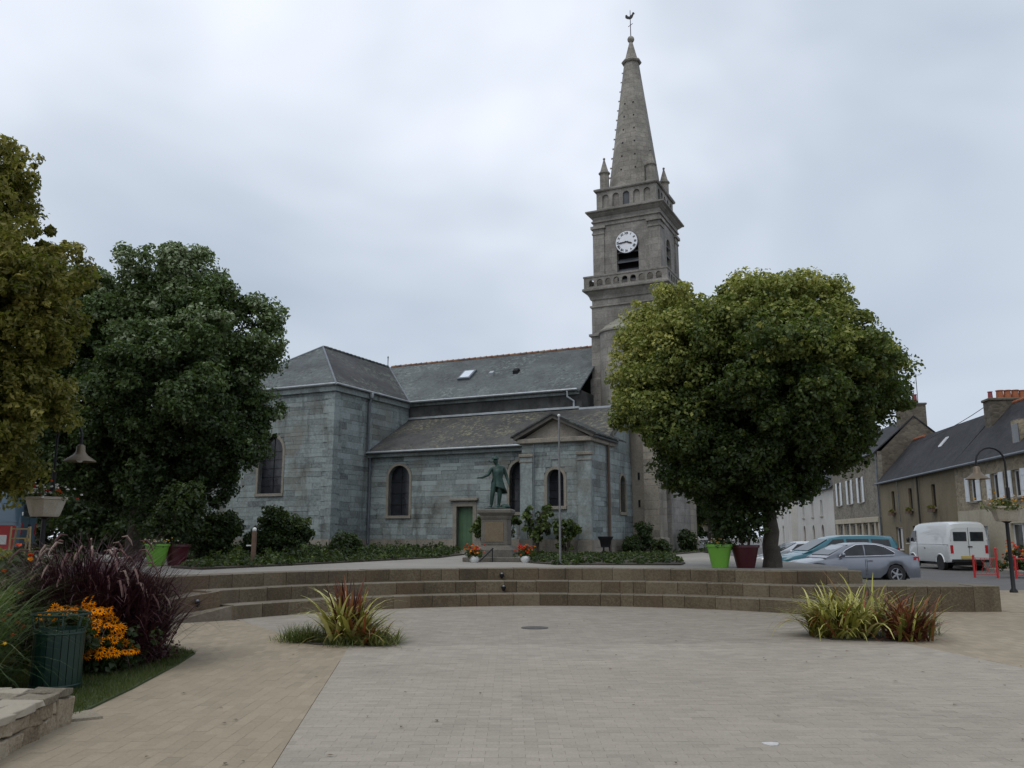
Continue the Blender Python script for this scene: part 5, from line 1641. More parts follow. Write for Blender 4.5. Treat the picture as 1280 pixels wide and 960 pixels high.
def rock(mb, x0, x1, y0, y1, z0, z1, g, t, j=0.010):
    vs_ = []
    for z in (z0, z1):
        for x, y in ((x0, y0), ((x0 + x1) / 2, y0 - 0.01), (x1, y0), (x1, (y0 + y1) / 2), (x1, y1), ((x0 + x1) / 2, y1), (x0, y1), (x0, (y0 + y1) / 2)):
            vs_.append((x + g.normal() * j, y + g.normal() * j, z + g.normal() * j * 0.8))
    m_ = len(vs_)
    vs_.append(((x0 + x1) / 2 + g.normal() * j, (y0 + y1) / 2, z1 + abs(g.normal()) * j))
    fs_ = [(i, (i + 1) % 8, 8 + (i + 1) % 8, 8 + i) for i in range(8)] + [(8 + i, 8 + (i + 1) % 8, m_) for i in range(8)] + [tuple(range(7, -1, -1))]
    mb.add(vs_, fs_, t)


g = np.random.default_rng(31)
MB().box(-0.75, 0.06, -3.0, 0.62, -0.05, 0.17).build('core', SOIL, wl)
# face towards the path runs along y at x about 0.15 (slightly skewed); two courses and a coping
for zc, (z0, z1) in enumerate(((-0.02, 0.115), (0.125, 0.235))):
    y = 0.70
    while y > -3.0:
        l = g.uniform(0.14, 0.32)
        xf = 0.16 + (0.7 - y) * 0.11
        mb = MB()
        rock(mb, xf - 0.32, xf, y - l + 0.012, y, z0, z1, g, float(np.clip(g.normal(0.5, 0.25), 0, 1)))
        mb.build('stone', WALLST, wl, bevel=0.008)
        y -= l
y = 0.74
while y > -3.0:
    l = g.uniform(0.16, 0.34)
    xf = 0.19 + (0.7 - y) * 0.11
    x = xf
    while x > -0.8:
        w = g.uniform(0.16, 0.38)
        mb = MB()
        rock(mb, max(x - w, -0.85) + 0.015, x, y - l + 0.015, y, 0.245, 0.30, g, float(np.clip(g.normal(0.5, 0.28), 0, 1)), 0.009)
        mb.build('coping', COPE, wl, bevel=0.006)
        x -= w
    y -= l
x = 0.18
while x > -0.85:
    w = g.uniform(0.25, 0.42)
    mb = MB()
    rock(mb, x - w + 0.012, x, 0.52, 0.76, -0.02, 0.235, g, float(np.clip(g.normal(0.55, 0.25), 0, 1)))
    mb.build('stone', WALLST, wl, bevel=0.008)
    x -= w
MB().slab([(0.12, 0.8), (0.36, 0.95), (0.10, 1.25), (-0.05, 1.0)], -0.01, 0.022).build('kerb_stone', COPE, wl)

# green slatted litter bin
BIN = plain('dark_green_paint', (0.005, 0.026, 0.018), 0.4, 0.1, 0.15)
bn = thing('litter_bin', 'dark green slatted metal litter bin with a hoop rim behind the stone wall', 'bin', (-4.76, 9.25, 0.02))
for i in range(22):
    a = 2 * PI * i / 22
    s = MB().box(-0.031, 0.031, -0.006, 0.006, 0.0, 0.60).build('slat', BIN, bn)
    s.location = (0.235 * math.cos(a), 0.235 * math.sin(a), 0.02)
    s.rotation_euler = (0, 0, a + PI / 2)
for i in range(8):
    a = 2 * PI * (i + 0.5) / 8
    MB().tube([(0.235 * math.cos(a), 0.235 * math.sin(a), 0.60), (0.275 * math.cos(a), 0.275 * math.sin(a), 0.76)], 0.009, 6).build('stay', BIN, bn)
for z, r_ in ((0.06, 0.243), (0.58, 0.243), (0.77, 0.28)):
    MB().tube([(r_ * math.cos(2 * PI * i / 28), r_ * math.sin(2 * PI * i / 28), z) for i in range(29)], 0.012, 6, cap=False).build('hoop', BIN, bn, smooth=60)
MB().lathe([(0.21, 0.03), (0.215, 0.56), (0.20, 0.56), (0.19, 0.05)], 0, 0, 18, cap=False).build('liner', BLACK, bn, smooth=40)

# purple fountain grass, green grass, rudbeckia
fg = thing('fountain_grass', 'tall dark purple fountain grass with drooping plumes behind the litter bin', 'ornamental grass', (-5.45, 11.2, 0.02))
clump('blade_tuft', GRASS_P, fg, [B(1900, 2.0, 0.024, (1.0, 1.5), 0.35, 301, spread=0.2, droop=1.25, seg=8), B(1100, 1.8, 0.024, (0.8, 1.45), 0.45, 302, spread=0.26, droop=1.5, seg=8, x=0.35, y=0.1), B(1100, 1.75, 0.024, (0.8, 1.45), 0.4, 303, spread=0.25, droop=1.4, seg=8, x=-0.6, y=0.2), B(500, 1.25, 0.018, (0.6, 1.3), 0.35, 304, spread=0.25, droop=1.5, seg=8, x=0.45, y=-0.25)])
gp = np.random.default_rng(305)
for i in range(95):
    a = gp.uniform(0, 2 * PI)
    r0 = gp.uniform(0.15, 1.0)
    hh = gp.uniform(0.9, 1.72) - r0 * 0.3
    x, y = r0 * math.cos(a), r0 * math.sin(a) * 0.8
    dx, dy = math.cos(a), math.sin(a)
    L_ = gp.uniform(0.14, 0.24)
    MB().tube([(x, y, hh), (x + dx * L_ * 0.45, y + dy * L_ * 0.45, hh + 0.01), (x + dx * L_ * 0.8, y + dy * L_ * 0.8, hh - L_ * 0.35), (x + dx * L_, y + dy * L_, hh - L_ * 0.8)], [0.006, 0.014, 0.013, 0.003], 5, float(gp.uniform(0.7, 1.0))).build('plume', GRASS_P, fg, smooth=60)
plant('silver_grass', 'bushy green striped grass hanging over the stone wall', (-5.75, 8.7, 0.02), [B(1300, 1.85, 0.018, (0.95, 1.5), 0.6, 310, spread=0.22, droop=1.5, seg=8), B(900, 1.45, 0.02, (0.7, 1.4), 0.65, 311, spread=0.26, droop=1.7, seg=8, y=-0.1), B(500, 1.0, 0.018, (0.3, 1.2), 0.35, 312, spread=0.3, droop=1.5)], GRASS_S, 'ornamental grass')

rud = thing('rudbeckia', 'clump of golden orange daisies with dark centres beside the litter bin', 'flowers', (-4.92, 10.35, 0.02))
g = np.random.default_rng(320)
P = np.stack([g.normal(0, 0.22, 110), g.normal(0, 0.18, 110), g.uniform(0.05, 0.5, 110)], 1)
v, f, t = leaf_cloud(P, np.full(110, 0.09), 14, 0.06, np.clip(0.3 + g.normal(size=110) * 0.15, 0, 1), 0.1, 0.4, 1, 321)
mesh_np('foliage', v, f, 3, t, LEAF_B, rud)
YEL = plain('golden_petal', (0.80, 0.235, 0.0), 0.9, 0, 0.3, 12, 0.1)
DKB = plain('flower_cone', (0.025, 0.010, 0.006), 0.8)
fl = MB()
for i in range(11):
    a = 2 * PI * i / 11
    w = 0.20
    c0, c1 = (math.cos(a - w), math.sin(a - w)), (math.cos(a + w), math.sin(a + w))
    cm = (math.cos(a), math.sin(a))
    fl.add([(c0[0] * 0.010, c0[1] * 0.010, 0), (c0[0] * 0.026, c0[1] * 0.026, 0.003), (cm[0] * 0.042, cm[1] * 0.042, -0.009), (c1[0] * 0.026, c1[1] * 0.026, 0.003), (c1[0] * 0.010, c1[1] * 0.010, 0)], [(0, 1, 2, 3, 4)])
flo = fl.build('flower_head', YEL, rud)
dk = MB().sphere((0, 0, 0.004), (0.011, 0.011, 0.009), 8, 5).build('cone', DKB, flo, smooth=60)
first = True
for i in range(115):
    a, rr = g.uniform(0, 2 * PI), math.sqrt(g.uniform(0, 1))
    x, y = rr * 0.46 * math.cos(a) + 0.06, rr * 0.34 * math.sin(a) - 0.05
    z = 0.74 - 0.75 * rr ** 2 * (0.55 + 0.45 * math.cos(a)) + g.normal() * 0.04
    if first:
        o = flo
        first = False
    else:
        o = copy_tree(flo, rud)
    o.location = (x, y, max(0.25, z))
    o.rotation_euler = (R(50) + g.normal() * 0.4, g.normal() * 0.3, math.atan2(y, x) * 0.35 + g.normal() * 0.5)
    s = g.uniform(1.2, 1.75)
    o.scale = (s, s, s)
bk = thing('rudbeckia', 'few golden daisies showing above the litter bin rim', 'flowers', (-5.02, 9.75, 0.02))
P = np.stack([g.normal(0, 0.15, 50), g.normal(0, 0.1, 50), g.uniform(0.2, 0.72, 50)], 1)
v, f, t = leaf_cloud(P, np.full(50, 0.08), 12, 0.055, np.clip(0.3 + g.normal(size=50) * 0.15, 0, 1), 0.1, 0.4, 1, 322)
mesh_np('foliage', v, f, 3, t, LEAF_B, bk)
for i in range(16):
    o = copy_tree(flo, bk)
    o.location = (g.normal(0.05, 0.17), g.normal(0, 0.05), g.uniform(0.66, 0.80))
    o.rotation_euler = (R(55) + g.normal() * 0.3, g.normal() * 0.3, g.normal() * 0.4)
    o.scale = (1.3,) * 3
flowers('bedding_flowers', 'yellow and red bedding flowers tucked between the grass and the wall', (-5.05, 8.2, 0.03), 34, (0.10, 0.10), [0.68, 0.72, 0.66, 0.0], 0.035, 330, 0.36, greens=70)
flowers('bedding_flowers', 'reddish brown bedding plants under the purple grass edge', (-4.75, 11.3, 0.03), 40, (0.16, 0.2), [0.05, 0.2, 0.93], 0.03, 331, 0.3, greens=80, green=GRASS_P)
flowers('bedding_flowers', 'tawny orange bedding plants behind the green striped grass', (-6.3, 10.2, 0.03), 90, (0.3, 0.3), [0.3, 0.5, 0.25, 0.95], 0.045, 332, 1.0, greens=120, green=LEAF_Y)
shrub('garden_shrub', 'dark leafy shrub behind the purple grass', (-8.2, 15.0, 0.0), [(0, 0, 0.7, 1.3, 0.9, 0.75), (1.0, 0.3, 0.6, 0.8, 0.7, 0.6)], 130, 40, 0.09, LEAF_B, 0.28, 340)
# water jets
WATER = NT('spray_water')
WATER.b.inputs['Base Color'].default_value = (0.75, 0.8, 0.85, 1)
WATER.b.inputs['Roughness'].default_value = 0.15
WATER.b.inputs['Alpha'].default_value = 0.55
fo = thing('fountain', 'small round fountain with low arching water jets beside the step wing', 'fountain', (-6.45, 14.85, 0.0))
MB().lathe([(0.62, 0), (0.62, 0.10), (0.55, 0.10), (0.53, 0.05)], 0, 0, 28, cap=False).build('basin', STEP, fo, smooth=30)
MB().lathe([(0.0, 0.06), (0.54, 0.06)], 0, 0, 28, cap=False).build('water', WATER.m, fo)
for i in range(16):
    a = 2 * PI * i / 16
    sp = 0.26
    cx = -0.25 if i % 2 else 0.28
    pts = [(cx + sp * t_ * math.cos(a) * 0.8, sp * t_ * math.sin(a) * 0.8, 0.07 + 0.36 * (1 - (2 * t_ - 1) ** 2) * 0.95) for t_ in np.linspace(0.05, 1, 8)]
    MB().tube(pts, [0.006, 0.006, 0.007, 0.009, 0.010, 0.011, 0.011, 0.012], 5).build('jet', WATER.m, fo, smooth=60)

# cafe things at the left edge
sb = thing('menu_board', 'red menu board with a white note leaning beside the lamp post', 'menu board', (-11.05, 18.6, 0.0), R(8))
MB().prism([(-0.24, 0.0, 1.15), (0.24, 0.0, 1.15), (0.24, 0.02, 1.15), (-0.24, 0.02, 1.15)], [(-0.30, 0.06, 1.83), (0.26, 0.06, 1.83), (0.26, 0.08, 1.83), (-0.30, 0.08, 1.83)]).build('board', RED, sb)
MB().prism([(-0.08, -0.008, 1.42), (0.13, -0.008, 1.42), (0.13, 0.05, 1.42), (-0.08, 0.05, 1.42)], [(-0.09, 0.02, 1.62), (0.12, 0.02, 1.62), (0.12, 0.06, 1.62), (-0.09, 0.06, 1.62)]).build('note', WHITE_P, sb)
for sx in (-0.2, 0.2):
    MB().tube([(sx, 0.02, 1.16), (sx * 1.1, -0.05, 0)], 0.02, 6).build('leg', WOOD, sb)
CANE = plain('cane', (0.36, 0.27, 0.14), 0.6, 0, 0.2)
for i, (x, lb) in enumerate(((-10.75, 'cane cafe chair back beside the red menu board'), (-11.35, 'cane cafe chair turned away behind the red menu board'))):
    ch = thing('cane_chair', lb, 'chair', (x + 0.1, 18.75 + i * 0.6, 0.55), R(200 + i * 60), 'cane chairs of the cafe')
    for sx in (-0.2, 0.2):
        MB().tube([(sx, 0.2, 0), (sx, 0.2, 0.45), (sx * 0.9, 0.28, 1.25)], 0.02, 6).build('back_post', CANE, ch)
        MB().tube([(sx, -0.2, 0), (sx, -0.2, 0.45)], 0.02, 6).build('leg', CANE, ch)
    for z in (0.75, 1.0, 1.2):
        MB().tube([(-0.2, 0.23, z), (0.2, 0.23, z)], 0.015, 6).build('slat', CANE, ch)
    MB().box(-0.22, 0.22, -0.22, 0.22, 0.43, 0.47).build('seat', CANE, ch, bevel=0.01)
MB_ = MB().slab([(-12.6, 18.0), (-10.7, 18.0), (-10.7, 20.3), (-12.6, 20.3)], 0.0, 0.545)
tag(MB_.build('cafe_deck', WOOD), 'low timber deck under the cane chairs', 'deck')


# ------------------------------------------------------------------ vehicles (front towards -x)
def loft(secs, close=True):
    """secs: list of (x, [(y,z)...]) half sections from bottom to roof; mirrored"""
    mb = MB()
    n = len(secs[0][1])
    vs_ = []
    for x, s in secs:
        vs_ += [(x, y, z) for y, z in s] + [(x, -y, z) for y, z in reversed(s)]
    m_ = 2 * n
    fs_ = []
    for i in range(len(secs) - 1):
        for k in range(m_):
            fs_.append((i * m_ + k, i * m_ + (k + 1) % m_, (i + 1) * m_ + (k + 1) % m_, (i + 1) * m_ + k))
    fs_ += [tuple(range(m_)), tuple(range((len(secs) - 1) * m_ + m_ - 1, (len(secs) - 1) * m_ - 1, -1))]
    return mb.add(vs_, fs_)


def interp(tab, x):
    return float(np.interp(x, [t[0] for t in tab], [t[1] for t in tab]))


def wheel(parent, x, y, r, s, w=0.2, rim=RIM, spokes=5):
    t = MB().lathe([(r * 0.66, -w / 2), (r * 0.93, -w / 2), (r, -w / 2 + 0.03), (r, w / 2 - 0.03), (r * 0.93, w / 2), (r * 0.66, w / 2)], 0, 0, 28, cap=False).build('wheel', TYRE, parent, smooth=40)
    t.location = (x, y, r)
    t.rotation_euler = (R(90) * -s, 0, 0)
    rm = MB().lathe([(r * 0.68, w / 2 - 0.015), (r * 0.62, w / 2 - 0.005), (r * 0.58, w / 2 - 0.03), (r * 0.56, w / 2 - 0.06)], 0, 0, 28, cap=False).build('rim', rim, t, smooth=40)
    MB().lathe([(0.0, w / 2 - 0.075), (r * 0.66, w / 2 - 0.07)], 0, 0, 20, cap=False).build('brake', BLACK, t)
    sp = MB()
    for i in range(spokes):
        a = 2 * PI * i / spokes
        c, s_ = math.cos(a), math.sin(a)
        q0 = [(r * 0.02, -0.035), (r * 0.62, -0.022), (r * 0.62, 0.022), (r * 0.02, 0.035)]
        sp.prism([(p * c - q_ * s_, p * s_ + q_ * c, w / 2 - 0.05) for p, q_ in q0], [(p * c - q_ * s_, p * s_ + q_ * c, w / 2 - 0.02) for p, q_ in q0])
    sp.lathe([(0.05, w / 2 - 0.05), (0.05, w / 2 - 0.012), (0.02, w / 2 - 0.01)], 0, 0, 12)
    sp.build('spoke_star', rim, t)
    return t


def vehicle(name, label, cat, loc, rz, paint, Lh, W, top, cab, belt, wheels, wr, windows, screen, rear, sill=0.22, group='vehicles along the street', spokes=5, rim=RIM, chrome=False, tail=((0.62, 0.9), 0.24), head=((0.55, 0.75), 0.35)):
    root = thing(name, label, cat, loc, rz, group)
    hw = W / 2
    xs = sorted(set([t[0] for t in top] + [x for wx in wheels for x in (wx - wr * 1.12, wx - wr * 0.7, wx, wx + wr * 0.7, wx + wr * 1.12)] + list(np.linspace(top[0][0], top[-1][0], 13))))
    plan = [(-Lh, 0.66), (-Lh + 0.12, 0.82), (-Lh + 0.45, 0.95), (-Lh + 1.0, 1.0), (Lh - 1.0, 1.0), (Lh - 0.4, 0.96), (Lh - 0.1, 0.86), (Lh, 0.76)]
    secs = []
    for x in xs:
        w = hw * interp(plan, x)
        zt = interp(top, x)
        zb = sill
        for wx in wheels:       # wheel arch
            d = abs(x - wx) / (wr * 1.13)
            if d < 1:
                zb = max(zb, wr + wr * 1.13 * math.sqrt(1 - d * d) - 0.0)
        zb = min(zb, zt - 0.12)
        zm = zb + (zt - zb) * 0.45
        secs.append((x, [(w * 0.55, zb), (w * 0.965, zb), (w, zb + (zt - zb) * 0.25), (w, zm), (w * 0.985, zt - 0.10), (w * 0.93, zt - 0.025), (w * 0.70, zt + 0.012), (w * 0.3, zt + 0.025)]))
    body = loft(secs).build('body', paint, root, smooth=35)
    MB().box(-Lh + 0.35, Lh - 0.35, -hw * 0.62, hw * 0.62, sill - 0.05, 0.55).build('underbody', BLACK, root)
    # cabin
    rx = [c[0] for c in cab]
    secs = []
    tum = {}
    for x, zr in cab:
        zt = interp(top, x)
        w = hw * interp(plan, x) * 0.93
        zr = max(zr, zt + 0.005)
        hgt = zr - zt
        wt = w - hgt * 0.26
        secs.append((x, [(w, zt - 0.03), (w - hgt * 0.08, zt + hgt * 0.4), (wt + 0.02, zt + hgt * 0.82), (wt - 0.06, zr - hgt * 0.03), (wt * 0.55, zr + hgt * 0.02), (wt * 0.2, zr + hgt * 0.03)]))
    cabin = loft(secs).build('cabin', paint, root, smooth=40)

    def cab_y(x, z):
        zt, zr = interp(top, x), interp(cab, x)
        w = hw * interp(plan, x) * 0.93
        hgt = max(zr - zt, 0.05)
        u = (z - zt) / hgt
        return float(np.interp(u, [-0.1, 0, 0.4, 0.82, 1], [w, w, w - hgt * 0.08, w - hgt * 0.24, w - hgt * 0.30]))
    for wi in windows:
        for s in (-1, 1):
            p0 = [(x, s * (cab_y(x, z) + 0.03), z) for x, z in wi]
            p1 = [(x, s * (cab_y(x, z) - 0.01), z) for x, z in wi]
            MB().prism(p0, p1).build('side_window', CARGLASS, cabin)
    if chrome:
        for s in (-1, 1):
            MB().tube([(x, s * (cab_y(x, z) + 0.032), z) for x, z in chrome], 0.013, 6).build('window_trim', CHROME, cabin, smooth=60)
    for (x0, x1), nm in ((screen, 'windscreen'), (rear, 'rear_window')):
        def pt(x, fy, lift):
            z = interp(cab, x)
            zt = interp(top, x)
            w = hw * interp(plan, x) * 0.93
            wt = w - (z - zt) * 0.30
            return (x + (-lift if nm == 'windscreen' else lift) * 0.6, fy * wt * 0.9, z + lift)
        MB().prism([pt(x0, -1, 0.02), pt(x0, 1, 0.02), pt(x1, 1, 0.02), pt(x1, -1, 0.02)], [pt(x0, -1, 0.0), pt(x0, 1, 0.0), pt(x1, 1, 0.0), pt(x1, -1, 0.0)]).build(nm, CARGLASS, cabin)
    for sx in sorted(set(round(p[0], 2) for wi in windows for p in (wi[0], wi[1])))[1:]:
        for s in (-1, 1):
            if any(abs(sx - wx) < wr * 1.15 for wx in wheels):
                continue
            zt = interp(top, sx)
            w = hw * interp(plan, sx)
            MB().tube([(sx, s * w * 0.985, sill + 0.1), (sx, s * (w + 0.002), sill + (zt - sill) * 0.35), (sx, s * (w * 0.99 + 0.002), zt - 0.1)], 0.007, 4).build('door_seam', BLACK, body)
            MB().box(sx + 0.05, sx + 0.22, s * w * 0.995 - 0.012, s * w * 0.995 + 0.014, zt - 0.17, zt - 0.135).build('door_handle', paint, body)
    MB().box(Lh - 0.06, Lh + 0.012, -0.26, 0.26, 0.55, 0.67).build('number_plate', PLATE, body)
    MB().box(-Lh - 0.015, -Lh + 0.05, -0.4, 0.4, 0.32, 0.46).build('grille', BLACK, body)
    for wx in wheels:
        for s in (-1, 1):
            wheel(root, wx, s * (hw - 0.12), wr, s, rim=rim, spokes=spokes)
            ar = MB().lathe([(wr * 1.14, -0.3), (wr * 1.14, 0.0)], 0, 0, 24, cap=False).build('wheel_arch', BLACK, root)
            ar.location = (wx, s * (hw - 0.035), wr)
            ar.rotation_euler = (R(90) * -s, 0, 0)
            MB().lathe([(0.0, -0.28), (wr * 1.14, -0.28)], 0, 0, 24, cap=False).build('liner', BLACK, ar)
    for s in (-1, 1):
        (z0, z1), dx = tail
        yy = hw * interp(plan, Lh - dx * 0.5)
        pts = [(Lh - dx, z0 + 0.05), (Lh - 0.03, z0), (Lh - 0.05, z1), (Lh - dx * 0.9, z1)]
        MB().prism([(x, s * (hw * interp(plan, x) * 1.0 + 0.006), z) for x, z in pts], [(x, s * hw * interp(plan, x) * 0.7, z) for x, z in pts]).build('tail_lamp', LAMPRED, body)
        (z0, z1), dx = head
        pts = [(-Lh + dx, z1), (-Lh + 0.05, z0 + 0.06), (-Lh + 0.05, z0), (-Lh + dx * 0.6, z0 + 0.02)]
        MB().prism([(x, s * (hw * interp(plan, x) + 0.006), z) for x, z in pts], [(x, s * hw * interp(plan, x) * 0.62, z) for x, z in pts]).build('headlamp', LAMPCLR, body)
        mx_ = screen[0] + 0.42
        zz = interp(top, mx_) + 0.08
        MB().sphere((mx_, s * (hw + 0.07), zz), (0.07, 0.12, 0.08), 10, 6).build('mirror', paint, body, smooth=60)
    return root, cab_y


def paintm(name, c, metal=0.0, rough=0.28):
    return plain(name, c, rough, metal, 0.03, 1.0, 0.5, 0, 0.6)


GREYP, TEALP, WHITEP, SILVP, DARKP = paintm('grey_metallic', (0.19, 0.205, 0.235), 0.55), paintm('teal_paint', (0.010, 0.105, 0.14)), paintm('van_white', (0.62, 0.65, 0.66), 0, 0.4), paintm('silver_paint', (0.48, 0.5, 0.52), 0.4), paintm('dark_paint', (0.03, 0.032, 0.036))
RZ_ = -0.10
vehicle('parked_saloon', 'grey metallic saloon car with chrome window trim parked beyond the low wall', 'car', (12.35, 32.0, RZ_), R(4), GREYP, 2.42, 1.86,
        [(-2.42, 0.56), (-2.25, 0.68), (-1.75, 0.80), (-1.1, 0.90), (-0.6, 0.955), (1.4, 1.0), (1.9, 1.03), (2.3, 1.0), (2.42, 0.86)],
        [(-1.15, 0.93), (-0.9, 1.06), (-0.35, 1.34), (0.1, 1.44), (0.6, 1.46), (1.0, 1.42), (1.4, 1.30), (1.8, 1.12), (1.98, 1.04)], 0.95, (-1.50, 1.42), 0.34,
        [[(-0.62, 0.985), (0.28, 1.0), (0.28, 1.385), (0.02, 1.37), (-0.36, 1.20)], [(0.34, 1.0), (1.36, 1.035), (1.40, 1.10), (1.08, 1.29), (0.75, 1.38), (0.34, 1.39)]], (-0.98, -0.22), (1.78, 1.12), chrome=[(-0.66, 0.975), (-0.38, 1.21), (0.02, 1.385), (0.34, 1.405), (0.75, 1.395), (1.08, 1.305), (1.42, 1.10), (1.38, 1.025), (0.3, 0.99), (-0.66, 0.975)], tail=((0.80, 0.96), 0.30), head=((0.52, 0.74), 0.5))
mv_, _f = vehicle('parked_minivan', 'teal blue minivan parked behind the grey saloon', 'minivan', (13.2, 35.6, RZ_), R(4), TEALP, 2.2, 1.78,
        [(-2.2, 0.7), (-2.0, 0.9), (-1.3, 1.08), (-0.9, 1.12), (2.1, 1.14), (2.2, 1.0)],
        [(-1.35, 1.08), (-1.0, 1.26), (-0.3, 1.72), (0.1, 1.82), (1.2, 1.84), (1.95, 1.80), (2.12, 1.6), (2.18, 1.15)], 1.1, (-1.4, 1.35), 0.32,
        [[(-0.75, 1.16), (0.15, 1.17), (0.15, 1.68), (-0.22, 1.66)], [(0.25, 1.17), (1.05, 1.18), (1.05, 1.68), (0.25, 1.68)], [(1.15, 1.18), (1.85, 1.19), (1.8, 1.66), (1.15, 1.68)]], (-1.15, -0.4), (2.15, 2.0), tail=((0.85, 1.3), 0.12))
mv_.scale = (1.16, 1.0, 0.94)
vehicle('parked_hatchback', 'pale silver hatchback half hidden behind the teal minivan bonnet', 'car', (12.9, 39.6, RZ_), R(6), SILVP, 1.95, 1.65,
        [(-1.95, 0.6), (-1.8, 0.74), (-1.1, 0.9), (-0.6, 0.94), (1.8, 0.98), (1.95, 0.8)],
        [(-1.15, 0.9), (-0.8, 1.06), (-0.15, 1.38), (0.3, 1.45), (1.1, 1.44), (1.6, 1.3), (1.85, 1.0)], 0.93, (-1.2, 1.2), 0.29,
        [[(-0.55, 0.97), (0.3, 0.98), (0.3, 1.36), (-0.1, 1.33)], [(0.38, 0.98), (1.3, 1.0), (1.15, 1.34), (0.38, 1.37)]], (-0.95, -0.1), (1.8, 1.2))
vehicle('parked_hatchback', 'dark small hatchback parked behind the rear of the teal minivan', 'car', (18.4, 45.5, RZ_), R(20), DARKP, 1.95, 1.65,
        [(-1.95, 0.6), (-1.8, 0.74), (-1.1, 0.9), (-0.6, 0.94), (1.8, 0.98), (1.95, 0.8)],
        [(-1.15, 0.9), (-0.8, 1.06), (-0.15, 1.38), (0.3, 1.45), (1.1, 1.44), (1.6, 1.3), (1.85, 1.0)], 0.93, (-1.2, 1.2), 0.29,
        [[(-0.55, 0.97), (0.3, 0.98), (0.3, 1.36), (-0.1, 1.33)], [(0.38, 0.98), (1.3, 1.0), (1.15, 1.34), (0.38, 1.37)]], (-0.95, -0.1), (1.8, 1.2))
vehicle('parked_hatchback', 'dark car nose on, seen past the planters and the big round tree trunk', 'car', (11.3, 50.0, RZ_), R(70), DARKP, 1.95, 1.65,
        [(-1.95, 0.6), (-1.8, 0.74), (-1.1, 0.9), (-0.6, 0.94), (1.8, 0.98), (1.95, 0.8)],
        [(-1.15, 0.9), (-0.8, 1.06), (-0.15, 1.38), (0.3, 1.45), (1.1, 1.44), (1.6, 1.3), (1.85, 1.0)], 0.93, (-1.2, 1.2), 0.29,
        [[(-0.55, 0.97), (0.3, 0.98), (0.3, 1.36), (-0.1, 1.33)], [(0.38, 0.98), (1.3, 1.0), (1.15, 1.34), (0.38, 1.37)]], (-0.95, -0.1), (1.8, 1.2))


